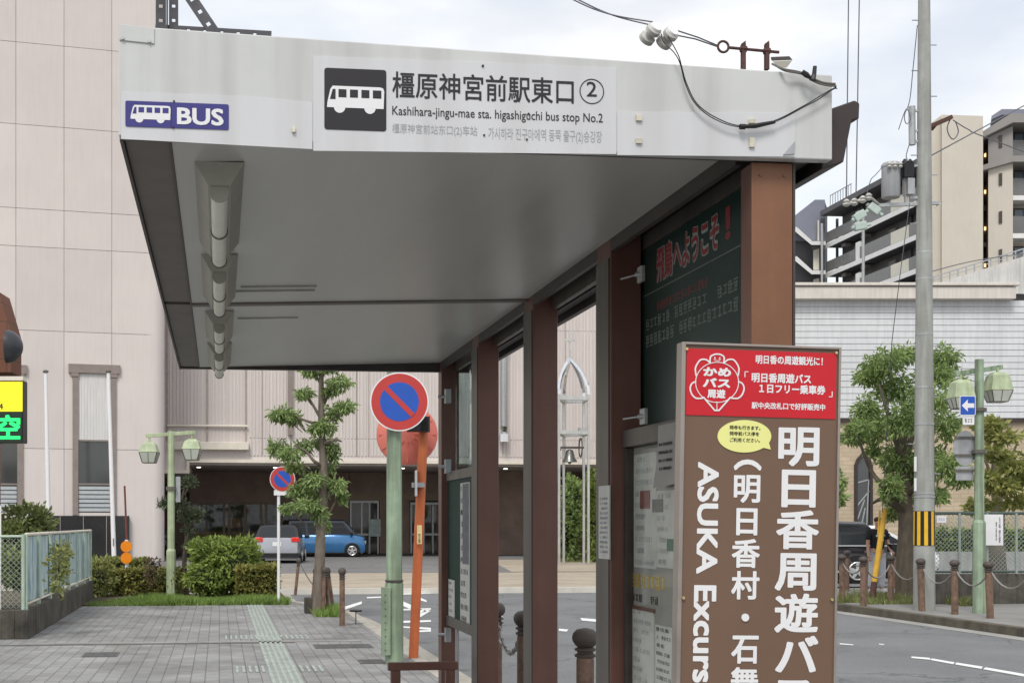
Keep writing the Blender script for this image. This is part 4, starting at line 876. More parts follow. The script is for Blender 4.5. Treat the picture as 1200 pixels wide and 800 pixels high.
for px in (225,262.5,268.5,287,306,312,330,352,371): x = ws(px,615)[0]; sf.box(x-.06,x+.06,YS,YS+.1,.02,zt2)
sf.box(a,b,YS-.01,YS+.09,zt2-.12,zt2-.003); sf.build('shop_frame', mat('bronze frame',(0.20,0.15,0.11),.5,.15,6), hb)
mb = MB(); mb.box(ws(366,600)[0],ws(379,600)[0],YS,YS+.3,.02,ws(370,590)[1]); mb.build('wood_column', M_wood, hb)
# entrance doors
for (pa, pb, py0) in ((410,444,589),(481,520,591)):
    d_ = MB(); xa, xb = ws(pa,600)[0], ws(pb,600)[0]; z1 = ws(pa,py0)[1]
    for x in (xa,(xa*.62+xb*.38),(xa*.35+xb*.65),xb-.08): d_.box(x,x+.08,YS,YS+.08,.02,z1)
    d_.box(xa,xb,YS-.01,YS+.07,z1+.001,z1+.12); d_.box(xa+.081,xb-.081,YS+.01,YS+.07,.95,1.05); d_ = d_.build('entrance_door', M_galv, hb)
    mb = MB(); mb.box(xa+.08,xb-.08,YS+.03,YS+.045,.02,z1); mb.build('pane', M_glass, d_)
    mb = MB(); mb.box(xa-.2,xb+.2,YS+1.6,YS+1.7,.02,z1); mb.build('lobby_wall', M_wood, hb)
    mb = MB(); mb.box(xa+.3,xa+1.1,YS+1.45,YS+1.55,z1-.55,z1-.38); mb.build('lobby_lamp', M_warmlamp, hb)
mb = MB(); xa, xb = ws(432,600)[0], ws(446,600)[0]; mb.box(xa,xb,YS-.04,YS-.012,ws(440,628)[1],ws(440,608)[1]); mb.build('poster', mat('pale green poster',(0.50,0.60,0.58),.6,.2,4), hb)
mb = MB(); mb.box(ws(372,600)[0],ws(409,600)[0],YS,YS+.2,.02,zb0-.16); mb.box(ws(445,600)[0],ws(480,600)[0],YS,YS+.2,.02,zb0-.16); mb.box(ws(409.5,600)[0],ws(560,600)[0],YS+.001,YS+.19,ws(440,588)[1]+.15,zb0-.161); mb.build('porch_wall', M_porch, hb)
mb = MB(); mb.box(ws(406,585)[0],ws(530,585)[0],YS-.06,YS-.002,ws(450,586)[1],ws(450,577)[1]); mb.build('name_band', mat('bronze name band',(0.26,0.20,0.14),.5,.15,5), hb)
mb = MB(); zz1 = wy(588,405)[1]; zz0 = wy(588,500)[1]; xw = wy(588.5,450)[0]
mb.tube([(xw,Y1-.3,zz0),(xw,Y1-.3,zz1)], .16, 10); wlp = mb.build('wall_lamp', M_galv, hb); mb = MB(); mb.lathe((xw,Y1-.3,zz0-.7),[(.22,0),(.22,.35),(.10,.45),(.2,.68)],10); mb.lathe((xw,Y1-.3,zz1),[(.2,0),(.22,.5),(.2,.6)],10); mb.build('lamp_end', mat('chrome',(0.7,0.7,0.7),.15,.05,5,metal=1.0), wlp)

# ------------------------------------------------------------------ low right building: siding above tan brick
DRB = 45.0; rb0 = at(920, DRB)
rb = thing('brick_hall', 'low hall with white lapped siding above tan brick and pointed window', 'building', (rb0.x, rb0.y, 0), -PSI)
def rbx(px): return (px-920)*DRB/FPX
zsid, ztop = zz(490,DRB), zz(352,DRB); RW = 16.0
mb = MB(); mb.box(-.5,RW,.12,12,0,zsid); mb.build('brick_wall', brickmat('tan brick', (0.56,0.46,0.33), (0.47,0.38,0.27), (0.42,0.35,0.27), .52, .145, .014, 'XZ', True, bump=.4, var=.25), rb, local=True)
mb = MB(); nrow = 19; hh = (ztop-zsid)/nrow
for k in range(nrow):
    z0 = zsid+k*hh; mb.add([(-.6,0,z0+.012),(RW,0,z0+.012),(RW,.014,z0+hh),(-.6,.014,z0+hh),(-.6,.2,z0+.02),(RW,.2,z0+.02),(RW,.2,z0+hh),(-.6,.2,z0+hh)],[(0,1,2,3),(0,4,5,1),(3,2,6,7),(0,3,7,4),(1,5,6,2)])
mb.box(-.6,RW,.2,11.9,zsid+.001,ztop); mb.build('siding', mat('white metal siding',(0.60,0.615,0.63),.5,.07,.9,streak=.10,bump=.12,bscale=.9), rb, local=True)
mb = MB(); xe = rbx(1185); xe2 = rbx(1193)
mb.prism([(-.35,0),(-.35,.42),(-.10,.45),(.05,0)], lambda a,b: (-.6,a,ztop+b*1.0), lambda a,b: (xe,a,ztop+b)); mb.add([], [])
mb.box(-.6,xe+.12,-.42,.4,ztop+.451,ztop+.56); mb.build('cornice', mat('off white cornice',(0.62,0.58,0.53),.6,.06,2,streak=.1), rb, local=True, bevel=.02)
mb = MB(); mb.box(-.6,RW,-.02,.0,zsid-.12,zsid+.015); mb.build('drip_trim', M_dkbrown, rb, local=True)
gw = MB(); xa, xb, z0, zs, zp = rbx(1002.5), rbx(1023), zz(625,DRB), zz(545,DRB), zz(529,DRB); xm = (xa+xb)/2
fw_ = Fr((0,.12,0)); t = .07
def gothic(i): return [(xa+i,z0+i),(xb-i,z0+i),(xb-i,zs),(xb-i-.08,zs+.2),(xm,zp-i*1.4),(xa+i+.08,zs+.2),(xa+i,zs)]
ring_poly(fw_, gw, gothic(.04), .10, -.05, .10); gw = gw.build('window', M_dkbrown, rb, local=True)
mb = MB(); fw_.plate(mb, gothic(.07), -.05, .02); mb.build('pane', M_wglass, gw, local=True)
mb = MB()
for p, q in (((xa+.1,z0+1.0),(xb-.1,z0+1.5)),((xa+.1,z0+.5),(xa+.35,z0+1.2)),((xb-.2,z0+.1),(xb-.12,z0+1.9)),((xa+.12,zs-.6),(xb-.12,zs-.5)),((xa+.2,z0+.1),(xb-.25,z0+.9))):
    mb.bar(fw_.p(*p,.035), fw_.p(*q,.035), .045, .03, up=(0,1,0))
mb.build('glazing_bar', M_galv, gw, local=True)

# ------------------------------------------------------------------ raised parapet road behind the hall
pr = thing('parapet_wall', 'pale stained concrete parapet with railing rising to the right behind the hall', 'parapet', at(1150,62))
P = [(1085,338),(1092,335.5),(1230,292),(1230,318),(1180,345)]
mb = MB(); mb.prism([(1070,341),(1092,334),(1230,291),(1230,345)], lambda a,b: pt(a,b,62), lambda a,b: pt(a,b,62.6)); mb.build('parapet', mat('stained pale concrete',(0.58,0.57,0.55),.85,.12,1.0,streak=.18,bump=.2,bscale=20), pr)
mb = MB(); mb.prism([(1060,420),(1060,347),(1186,346),(1230,332),(1230,420)], lambda a,b: pt(a,b,63), lambda a,b: pt(a,b,70)); mb.build('retaining_wall', mat('grey retaining wall',(0.17,0.17,0.175),.9,.2,1), pr)
mb = MB()
for k in range(15):
    px = 1094+k*9.6; y = 334-(px-1092)*.3116; mb.bar(pt(px,y,62.3), pt(px,y-9,62.3), .05)
mb.bar(pt(1092,325,62.3), pt(1230,282,62.3), .06); mb.bar(pt(1092,329.5,62.3), pt(1230,286.5,62.3), .04); mb.build('railing', M_galv, pr)
# mound under the raised road
# ------------------------------------------------------------------ apartment block far right
ap0 = at(1085,108); ap = thing('apartment_block', 'multi storey apartment block with beige tower and dark open corridors', 'apartment building', (ap0.x, ap0.y, 0))
M_apb = mat('beige apartment tile', (0.56,0.52,0.45), .8, .04, .5, streak=.04); M_apg = mat('grey apartment tile', (0.27,0.255,0.245), .8, .06, .5)
M_apd = mat('dark grey apartment wall', (0.11,0.11,0.12), .8, .15, .6); M_apw = mat('white slab edge', (0.72,0.72,0.72), .7, .05, 1)
M_rail = mat('smoked balcony glass', (0.15,0.15,0.15), .25, .15, .5); M_apbl = mat('blue grey wall', (0.20,0.21,0.26), .8, .08, .5)
EXD = at(1095,1.0).normalized()
def ap_prism(poly, d0, d1, m, name, par=ap):
    mb = MB(); mb.prism(poly, lambda a,b: pt(a,b,d0), lambda a,b: pt(a,b,d0)+EXD*(d1-d0)); return mb.build(name, m, par)
ap_prism([(1103.5,620),(1152,620),(1152,136),(1103.5,134.5)], 106, 116, M_apb, 'tower')
ap_prism([(1089,620),(1103.3,620),(1103.3,134.8),(1089,146)], 106.5, 116, M_apb, 'tower_return')
ap_prism([(1152.2,620),(1158,620),(1158,166),(1152.2,166)], 113, 116, M_apd, 'stairwell')
for k in range(6): mb = MB(); p = pt(1154.8, 182+k*43, 112.9); mb.box(p.x-.12,p.x+.12,p.y-.1,p.y,p.z-.15,p.z+.15); mb.build('stair_lamp', M_warmlamp, ap)
for k in range(7): mb = MB(); p = pt(1155.2, 202+k*43, 112.6); mb.box(p.x-.42,p.x+.42,p.y-.5,p.y,p.z-.15,p.z+.2); mb.build('stair_slab', M_apw, ap)
ap_prism([(1158.2,620),(1187,620),(1187,187),(1158.2,194)], 108, 118, M_apb, 'east_wing')
ap_prism([(1158.2,193.5),(1187,186.5),(1187,147),(1158.2,161)], 108, 118, M_apg, 'east_wing_top')
ap_prism([(1187.2,620),(1290,620),(1290,187),(1187.2,187)], 110.5, 118, M_apb, 'east_wing_return'); ap_prism([(1187.2,186.5),(1290,186.5),(1290,145),(1187.2,145)], 110.5, 118, M_apg, 'east_wing_return_top')
ap_prism([(1150,162),(1187,143.5),(1290,143.5),(1290,133),(1185,133),(1150,155)], 107.4, 118, M_apg, 'roof_edge')
ap_prism([(1150,200),(1187,189.5),(1290,189.5),(1290,182.5),(1187,182.5),(1150,194)], 107.6, 112, M_apg, 'roof_edge')
ap_prism([(1162,140),(1174,134.5),(1230,134.5),(1230,128),(1174,128),(1162,136)], 112, 118, M_apbl, 'roof_box')
for k in range(4):
    y = 165+k*44.5
    o = ap_prism([(1170.5,y+8),(1174.5,y+7),(1174.5,y-7),(1170.5,y-6)], 107.9, 108.3, M_dkmetal, 'window')
    o = ap_prism([(1187.5,y+8),(1200,y+8),(1200,y-10),(1187.5,y-10)], 110.3, 110.49, M_dkmetal, 'window'); mb = MB(); mb.prism([(1189,y+6),(1198.5,y+6),(1198.5,y-8),(1189,y-8)], lambda a,b: pt(a,b,110.22), lambda a,b: pt(a,b,110.29)); mb.build('pane', mat('blue grey pane',(0.15,0.19,0.23),.1,.1,1), o)
    b_ = ap_prism([(1183,y+25),(1290,y+25),(1290,y+19.5),(1183,y+19.5)], 108.6, 110.4, M_apw, 'balcony_slab')
    mb = MB(); mb.prism([(1183.5,y+19.2),(1290,y+19.2),(1290,y+2),(1183.5,y-1)], lambda a,b: pt(a,b,108.7), lambda a,b: pt(a,b,108.8)); mb.build('balcony_rail', M_rail, b_)
# open corridors of the west wing, running away to the left
A = at(1086,109.0); B = at(968,128.0); tL = (B-A).normalized(); LW = (B-A).length; nO = Vector((tL.y,-tL.x,0))
if nO.dot(A) > 0: nO = -nO
fw = Fr((A.x,A.y,0), -tL, (0,0,1))     # a runs from -LW (far) to 0 (near)
floors = [29.4-2.93*k for k in range(10)]
mb = MB(); fw.rect(mb, -LW, .3, 0, 32.2, -3.5, -1.7); mb.build('corridor_wall', mat('grey corridor wall',(0.16,0.155,0.155),.8,.2,.8), ap)
for z in floors:
    sl = MB(); ed = MB(); rl = MB(); bp_ = MB(); dr = MB()
    fw.rect(sl, -LW, .3, z-.35, z, -1.69, -.06); fw.rect(ed, -LW-.3, .3, z-.42, z+.03, -.055, .02)
    RLS = [(-LW,-12.9,.10),(-12.0,-6.2,.06),(-2.95,-1.0,.06)]; fw.rect(bp_, -6.15, -3.0, z+.06, z+1.15, -.05, -.0)
    b2_ = MB(); fw.rect(b2_, -12.85, -12.05, z-.3, z+1.7, -.5, -.01)
    for a_ in (-9.2,-16,-3.6): fw.rect(dr, a_, a_+1.2, z+.02, z+2.1, -1.69, -1.4)
    for a_ in (-17,-13): fw.rect(dr, a_, a_+.8, z-.75, z-.44, -1.2, -.6)
    sl = sl.build('corridor_slab', M_apd, ap); ed.build('slab_edge', M_apw, sl); [(lambda q: (fw.rect(q, a_, b_, z+c_, z+1.15, -.05, 0), q.build('balcony_rail', M_rail, sl)))(MB()) for a_, b_, c_ in RLS]; b2_.build('screen_wall', M_apw, sl); bp_.build('balcony_panel', mat('cream balcony panel',(0.60,0.58,0.50),.6,.05,1), sl); dr.build('corridor_door', M_apg, sl)
for a_ in (-20,-14.5,-5.5,-.8): mb = MB(); fw.rect(mb, a_-.12, a_+.12, 0, 32.2, -1.69, -1.5); mb.build('party_wall', M_apd, ap)
mb = MB(); fw.rect(mb, -LW-.2, .3, 32.25, 32.75, -3.5, .5); mb.build('corridor_roof', M_apd, ap)
for px in (968,1017): mb = MB(); p = pt(px,300,109 if px > 1000 else 126); p += nO*.4; mb.tube([(p.x,p.y,0),(p.x,p.y,zz(262,126) if px < 1000 else zz(260,112))], .13, 8); mb.build('down_pipe', M_galv, ap)
mb = MB(); p0 = fw.p(-LW+.2,32.8,-.2); 
for k in range(9): mb.bar(fw.p(-LW+.3+k*.55,32.75,-.3), fw.p(-LW+.3+k*.55,34.2,-.3), .06)
mb.bar(fw.p(-LW+.3,34.2,-.3), fw.p(-LW+4.8,34.2,-.3), .07); mb.build('roof_railing', M_galv, ap)
# outside stair at its far end
ap_prism([(925,620),(966,620),(966,234),(955,234),(925,258)], 129, 133, M_apd, 'stair_tower')
ap_prism([(925,282),(966.5,282),(966.5,234),(955,234),(922,260)], 128.6, 128.95, M_apbl, 'stair_parapet')
for k in range(8):
    mb = MB(); y = 266+k*34.3; mb.prism([(928,y),(934,y),(952,y+16.5),(967.5,y+16.5),(967.5,y+21),(951,y+21),(931.5,y+5),(928,y+5)], lambda a,b: pt(a,b,126.5), lambda a,b: pt(a,b,128.5)); mb.build('stair_flight', M_apw, ap)
for k in range(8):
    mb = MB(); y = 266+k*34.3; mb.prism([(953,y+16),(960,y+16),(960,y-9),(953,y-7)] if k else [(958,y+16),(960,y+16),(960,y-8),(958,y-8)], lambda a,b: pt(a,b,127.5), lambda a,b: pt(a,b,128.4)); mb.build('stair_screen', mat('cream balcony panel',(0.60,0.58,0.50)), ap)

# ------------------------------------------------------------------ double-headed street lamps
def lamp_head(name, c, sc_, par, hc, hg):
    mb = MB(); w0, w1, w2 = .155*sc_, .21*sc_, .135*sc_
    def fr4(w_, z): return [(c[0]+CS*a*w_+SN*b*w_, c[1]-SN*a*w_+CS*b*w_, z) for a, b in ((-1,-1),(1,-1),(1,1),(-1,1))]
    z1, z2, z0 = c[2], c[2]-hc, c[2]-hc-hg
    P = fr4(w0*.62,z1+.06*sc_)+fr4(w0*1.02,z1)+fr4(w1,z2); mb.add(P,[(0,1,2,3)]+[(i+a,i+(a+1)%4,i+4+(a+1)%4,i+4+a) for i in (0,4) for a in range(4)]+[(8,11,10,9)])
    mb.cyl((c[0],c[1],z1+.06*sc_),(c[0],c[1],z1+.16*sc_),.028,n=8); hd_ = mb.build('lamp_head', M_lamppaint, par, bevel=.006)
    mb = MB(); P = fr4(w1*.96,z2-.004)+fr4(w2,z0); mb.add(P,[(0,1,2,3),(4,7,6,5)]+[(a,(a+1)%4,4+(a+1)%4,4+a) for a in range(4)]); mb.build('lamp_glass', M_lampglass, hd_)
    mb = MB(); A4, B4 = fr4(w1*.97,z2-.004), fr4(w2*1.02,z0)
    for i in range(4): mb.bar(A4[i],B4[i],.014); mb.bar(B4[i],B4[(i+1)%4],.014); mb.bar([(A4[i][k]+A4[(i+1)%4][k])/2 for k in range(3)],[(B4[i][k]+B4[(i+1)%4][k])/2 for k in range(3)],.010)
    mb.build('lamp_frame', M_chan, hd_)
d = 27.0; c = at(200.5, d); ll = thing('street_lamp', 'pale green street lamp with two lantern heads beside the round shrub', 'street lamp', c)
mb = MB(); zt_ = zz(505,d); mb.tube([(c.x,c.y,0),(c.x,c.y,1.0),(c.x,c.y,1.05),(c.x,c.y,zt_)], [.10,.098,.075,.07], 8); mb.build('pole', M_lamppaint, ll)
mb = MB(); aL, aR = pt(171,510.5,d), pt(229,506.5,d); mb.bar(aL,aR,.07,.08); mb.build('arm', M_lamppaint, ll, bevel=.006)
lamp_head('l', tuple(pt(175,521,d)), .92, ll, .16, .22); lamp_head('l', tuple(pt(225,517.5,d)), .92, ll, .16, .22)
mb = MB(); mb.cyl((c.x,c.y,zz(574,d)),(c.x,c.y,zz(570,d)),.11,n=10); mb.build('clamp', M_chan, ll)
mb = MB(); p = pt(208.5,572,d); mb.box(p.x-.05,p.x+.05,p.y+.05,p.y+.09,zz(588,d),zz(558,d)); mb.build('side_plate', M_galv, ll)
d = 22.6; c = at(1147.5, d); lr = thing('street_lamp', 'sage green street lamp beyond the road carrying a blue arrow sign', 'street lamp', c)
mb = MB(); zt_ = zz(421,d); mb.tube([(c.x,c.y,0),(c.x,c.y,1.6),(c.x,c.y,1.65),(c.x,c.y,zt_)], [.115,.11,.085,.075], 8); mb.build('pole', M_polegreen, lr)
aL, aR = pt(1119.5,438,d+.1), pt(1174,430,d+.3); mb = MB(); mb.bar(aL,aR,.075,.085); mb.build('arm', M_polegreen, lr, bevel=.006)
lamp_head('l', tuple(pt(1126,448.5,d+.1)), .88, lr, .27, .19); lamp_head('l', tuple(pt(1169,440,d+.25)), .92, lr, .27, .20)
for y in (480,529): mb = MB(); mb.cyl((c.x,c.y,zz(y+2,d)),(c.x,c.y,zz(y-2,d)),.125,n=12); mb.build('clamp', M_chan, lr)
# signs on that lamp post
def camfr(px, py, d, off=0.0): return Fr(pt(px,py,d), (CS,-SN,0), (0,0,1))
s_ = camfr(1134,475,d-.3); k2 = (d-.3)/FPX
t = thing('arrow_sign', 'blue one way sign with white left arrow on the sage green lamp post', 'sign', s_.o)
mb = MB(); s_.plate(mb, rrect(-9.3*k2,9.3*k2,-11.5*k2,11.5*k2,.03), -.004, 0); mb.build('plate', M_signwhite, t)
mb = MB(); s_.plate(mb, rrect(-8.5*k2,8.5*k2,-10.7*k2,10.7*k2,.02), 0, .003); bl = mb.build('blue_field', M_signblue, t)
mb = MB(); s_.plate(mb, [(q[0]*k2,q[1]*k2) for q in ((-7,0),(0,7),(0,2.6),(7.5,2.6),(7.5,-2.6),(0,-2.6),(0,-7))], .003, .006); mb.build('arrow', M_signwhite, bl)
s_ = camfr(1135,492.5,d-.28); t = thing('plate_sign', 'small white supplementary plate under the blue arrow sign', 'sign', s_.o)
mb = MB(); s_.plate(mb, rrect(-6.8*k2,6.8*k2,-5*k2,5*k2,.015), -.004, 0); pl = mb.build('plate', M_signwhite, t); mb = MB(); scribble(mb, s_, -5*k2, 5*k2, -2.5*k2, 2.5*k2, 3, .004); mb.build('small_print', M_ink, pl)
s_ = camfr(1131,525,d+.05); t = thing('round_sign', 'grey back of a round road sign clamped to the sage green lamp post', 'sign', pt(1131,525,d+.1))
mb = MB(); s_.plate(mb, circ(0,0,14*k2,36,ry=21*k2), -.004, 0); mb.build('plate', M_galv, t)
for y in (11,-10): mb = MB(); s_.rect(mb, -13*k2, 15*k2, y*k2, (y+3)*k2, .001, .03); mb.build('bracket', M_chan, t)
t = thing('square_sign', 'grey back of a small square sign just below the round sign back', 'sign', pt(1131,555,d+.1))
mb = MB(); s_.rect(mb, -11*k2, 10*k2, -38*k2, -21.5*k2, -.004, 0); mb.build('plate', M_galv, t)
mb = MB(); s_.rect(mb, -13*k2, 15*k2, -28*k2, -25*k2, .001, .03); mb.build('bracket', M_chan, t)

# ------------------------------------------------------------------ utility pole, right
d = 23.4; c = at(1083, d); up_ = thing('utility_pole', 'tall grey concrete utility pole with transformer and yellow black band', 'utility pole', c)
mb = MB(); mb.tube([(c.x,c.y,0),(c.x,c.y,zz(0,d)),(c.x,c.y,14.0)], [.19,.103,.088], 24); mb.build('pole', M_concrete, up_, smooth=True)
rad = lambda z: .19-.0091*z
def ringat(mb, y0, y1, ex, n=24): z0, z1 = zz(y1,d), zz(y0,d); mb.tube([(c.x,c.y,z0),(c.x,c.y,z1)], [rad(z0)+ex, rad(z1)+ex], n)
mb = MB(); ringat(mb, 598.5, 639, .006); bd = mb.build('warning_band', M_black, up_)
mb = MB(); z0, z1 = zz(638.5,d), zz(599,d); n = 9
for k in range(n):
    P = []
    for z in (z0,z1):
        for q in range(5): a_ = 2*math.pi*(k+.5*q/4)/n; r_ = rad(z)+.0085; P.append((c.x+r_*math.cos(a_), c.y+r_*math.sin(a_), z))
    mb.add(P, [(q,q+1,6+q,5+q) for q in range(4)])
mb.build('yellow_stripe', mat('warning yellow',(0.72,0.42,0.02),.5,.1,8), bd)
for y in (5,146,217,296,327,392,454,497,578,582): mb = MB(); ringat(mb, y-1, y+1, .010); mb.build('band', M_galv, up_)
for k, y in enumerate((24,53,83,113,182,205,262,405,432,465,520,555)):
    s__ = -1 if k%2 == 0 else 1; z = zz(y,d); e = Vector((CS,-SN,0))*s__; p = Vector((c.x,c.y,z)); mb = MB(); mb.tube([p+e*(rad(z)-.01), p+e*(rad(z)+.13)], .010, 6); mb.build('step_bolt', M_galv, up_)
e = Vector((CS,-SN,0)); fwd = Vector((SN,CS,0))
mb = MB(); mb.tube([pt(1094.5,712,d-.02),pt(1094.5,575,d-.02),pt(1092,400,d-.02)], .018, 8); mb.build('conduit', M_chan, up_)
mb = MB(); p = pt(1072,548,d-.17); 
for y0, y1 in ((535,552),(560,575)): mb = MB(); q = camfr(1072.3,(y0+y1)/2,d-.14); q.rect(mb, -.02,.02,-(y1-y0)/2*d/FPX,(y1-y0)/2*d/FPX,0,.02); mb.build('number_plate', M_signwhite, up_)
# transformer
tc_ = pt(1044,232,d); mb = MB(); mb.lathe(tc_, [(.15,0),(.162,.02),(.162,.55),(.172,.56),(.172,.60),(.14,.64),(.05,.66)], 24); tr_ = mb.build('transformer', mat('transformer grey',(0.33,0.34,0.35),.45,.08,5,streak=.1), up_, smooth=True)
mb = MB(); 
for x in (-.10,.0,.10): mb.lathe(tc_+e*x-fwd*.18+Vector((0,0,.5)), [(.02,0),(.045,.02),(.02,.05),(.04,.07),(.015,.12)], 10)
mb.build('bushing', M_porcelain, tr_); mb = MB(); q = tc_+e*.30; mb.box(q.x-.11,q.x+.08,q.y-.1,q.y+.1,q.z+.36,q.z+.62); mb.lathe(q+Vector((-.05,0,.62)),[(.04,0),(.06,.03),(.02,.09)],8); mb.lathe(q+Vector((.05,0,.62)),[(.04,0),(.06,.03),(.02,.09)],8); mb.build('cutout_box', M_black, tr_)
mb = MB(); q = tc_+e*.32; mb.box(q.x-.06,q.x+.07,q.y-.1,q.y+.1,q.z+.05,q.z+.34); mb.build('terminal_box', M_galv, tr_)
mb = MB(); mb.bar(pt(1028,241,d), pt(1100,238,d), .06, .06); mb.bar(pt(1066,232,d), pt(1092,231,d), .05); mb.bar(pt(1060,205,d),pt(1062,240,d),.05); mb.bar(pt(1053,196,d),pt(1078,194,d),.04); mb.tube([pt(1092,238,d),pt(1105,236.5,d),pt(1095,243,d)],.012,6); mb.build('cross_arm', M_galv, up_)
mb = MB(); mb.tube([pt(1069,170,d),pt(1068.5,125,d)], .06, 12); mb.bar(pt(1066,130,d),pt(1080,130,d),.04); mb.bar(pt(1068,168,d),pt(1080,164,d),.05); mb.bar(pt(1069,156,d),pt(1080,151,d),.04); mb.build('arrester', M_galv, up_)
mb = MB(); mb.bar(pt(1086,150,d), pt(1115,137.5,d), .10, .07); mb.bar(pt(1092,152,d),pt(1096,147,d),.05); mb.build('side_arm', M_rust, up_)
M_cut = mat('pale green cutout', (0.42,0.50,0.46), .4, .1, 10)
for (px, py, an) in ((1007,253,.3),(1024,245,-.35),(1008,265,.1)):
    mb = MB(); p = pt(px,py,d-.2); a_ = (e*math.cos(an)+Vector((0,0,1))*math.sin(an)*2).normalized(); mb.obox(p, a_*.11, fwd*.06, a_.cross(fwd)*.07); mb.bar(p-a_*.16,p+a_*.2,.06); mb.build('fuse_cutout', M_cut, up_, bevel=.015)
mb = MB()
for (px, py) in ((992,238),(1001,237),(1011,234),(1018,231)): mb.lathe(pt(px,py,d-.25)-Vector((0,0,.06)), [(.03,0),(.07,.03),(.035,.06),(.065,.09),(.02,.13)], 10)
mb.tube([pt(988,240,d-.25),pt(1020,231,d-.25),pt(1030,240,d)], .025, 8); mb.build('pin_insulator', M_porcelain, up_)
def wire(name, label, P, r=.012, m=M_cable, sm=True): return tag(recentre((lambda mb: (mb.tube(smooth_path(P) if sm else P, r, 6), mb.build(name, m))[1])(MB())), label, 'wire')
wire('vertical_wire', 'thin vertical wire rising into the sky, nearer the shelter roof', [pt(992,236,d-.2),pt(993,120,d-.2),pt(995,-60,d-.2)], .010, sm=False)
wire('vertical_wire', 'thin vertical wire rising into the sky, nearer the utility pole', [pt(1003,236,d-.2),pt(1005,120,d-.2),pt(1008,-60,d-.2)], .010, sm=False)
wire('guy_wire', 'taut wire from the transformer rack down in front of the white siding', [pt(1066,238,d-.1),pt(1055,320,d),pt(1045,402,d+.5),pt(1034,600,26.5)], .007, sm=False)
wire('service_wire', 'long wire from the utility pole rising to the upper right past the beige tower', [pt(1090,183,d),pt(1140,156,d+1),pt(1200,124,d+3),pt(1290,78,d+6)], .012)
wire('service_wire', 'thin wire from the rusty side arm drooping across the beige tower', [pt(1117,141,d),pt(1135,152,d+1),pt(1160,163,d+2),pt(1300,215,d+8)], .010)
wire('service_wire', 'low wire from the pole towards the raised parapet at right', [pt(1092,318,d),pt(1140,306,d+2),pt(1200,297,d+4),pt(1290,285,d+8)], .010)
wire('jumper_wire', 'small looping jumper wires hanging at the end of the rusty side arm', [pt(1114,139,d),pt(1110,150,d),pt(1113,160,d),pt(1118,163,d),pt(1123,155,d),pt(1121,146,d),pt(1119,142,d)], .010)
wire('jumper_wire', 'curled grey lead beside the tall arrester left of the pole', [pt(1075,30,d-.1),pt(1070,80,d-.1),pt(1066,118,d-.1),pt(1060,135,d-.1),pt(1062,145,d-.1),pt(1067,140,d-.1),pt(1062,128,d-.1),pt(1053,152,d-.1)], .008)
wire('jumper_wire', 'lead dropping from the arrester to the transformer top', [pt(1066,168,d-.1),pt(1062,182,d-.1),pt(1063,188,d-.1),pt(1058,192,d-.1)], .008)
wire('jumper_wire', 'grey lead arching from the transformer to the fuse cutouts', [pt(1034,196,d-.2),pt(1026,205,d-.2),pt(1021,210,d-.2),pt(1017,222,d-.2),pt(1016,232,d-.2)], .008)
# leaning yellow guy guard
p0, p1 = gnd(1021.5,703), pt(1037,596,26.6); mb = MB(); mb.tube([p0+Vector((0,0,-.0)),p0.lerp(p1,.25),p1], [.04,.058,.055], 10); t = thing('guy_guard', 'leaning yellow guy wire guard standing in front of the person', 'guy guard', p0); mb.build('guard', M_yellow, t)
mb = MB(); mb.tube([p0.lerp(p1,.02),p0.lerp(p1,.2)], .062, 10); mb.build('black_foot', M_rust, t); p2 = pt(1031,598,26.7); mb = MB(); mb.tube([pt(1029,626,26.6),p2], .02, 8); mb.build('second_guard', M_yellow, t)

# ------------------------------------------------------------------ steel bell tower with pointed arch
d = 49.0; b0 = gnd(671,661); d = depth(b0); bt = thing('bell_tower', 'slender steel bell tower with pointed arch and cross beyond the road', 'bell tower', b0)
M_st = mat('brushed steel', (0.60,0.60,0.58), .35, .12, 4, metal=.7, streak=.1); M_chr = mat('polished steel', (0.75,0.76,0.78), .12, .05, 3, metal=1.0)
legs = [at(655,d-.4), at(684,d+.9), at(689.5,d-.1), at(660.5,d+1.2)]; zA = zz(463,d); zP = zz(419,d)
for p in legs:
    mb = MB(); mb.box(p.x-.046,p.x+.046,p.y-.046,p.y+.046,0,zA); mb.build('leg', M_st, bt, bevel=.01)
apx = pt(668,419,d+.3)
for p in legs:
    mb = MB(); P = []
    for k in range(9):
        t = k/8; f = 1-t**2.1; P.append(Vector((apx.x+(p.x-apx.x)*f, apx.y+(p.y-apx.y)*f, zA+(zP-zA)*t)))
    for i in range(8): mb.bar(P[i], P[i+1]+(P[i+1]-P[i])*.04, .11, .10)
    mb.build('arch_rib', M_chr, bt)
mb = MB()
for y in (467,507):
    z = zz(y,d)
    for i in ((0,2),(2,1),(1,3),(3,0)): mb.bar(Vector((legs[i[0]].x,legs[i[0]].y,z)), Vector((legs[i[1]].x,legs[i[1]].y,z)), .12, .14)
mb.box(legs[1].x-.2,legs[1].x+.2,legs[1].y-.15,legs[1].y+.15,zz(506,d),zz(499,d)); mb.build('cross_beam', M_st, bt)
mb = MB(); z = zz(386,d); mb.cyl(apx,Vector((apx.x,apx.y,z)),.045,n=8); q = Vector((apx.x,apx.y,zz(397,d))); mb.bar(q-e*.22,q+e*.22,.06); mb.bar(q-e*.06,q+e*.06,.12); mb.build('cross', M_st, bt)
bc = pt(667.5,541,d+.2); mb = MB(); mb.lathe(bc, [(.30,0),(.27,.06),(.20,.16),(.165,.34),(.13,.44),(.05,.48)], 20); mb.lathe(bc+Vector((0,0,-.08)),[(.05,0),(.06,.05),(.03,.2)],8); bl = mb.build('bell', mat('weathered bell bronze',(0.16,0.16,0.155),.35,.2,8,metal=.8), bt, smooth=True)
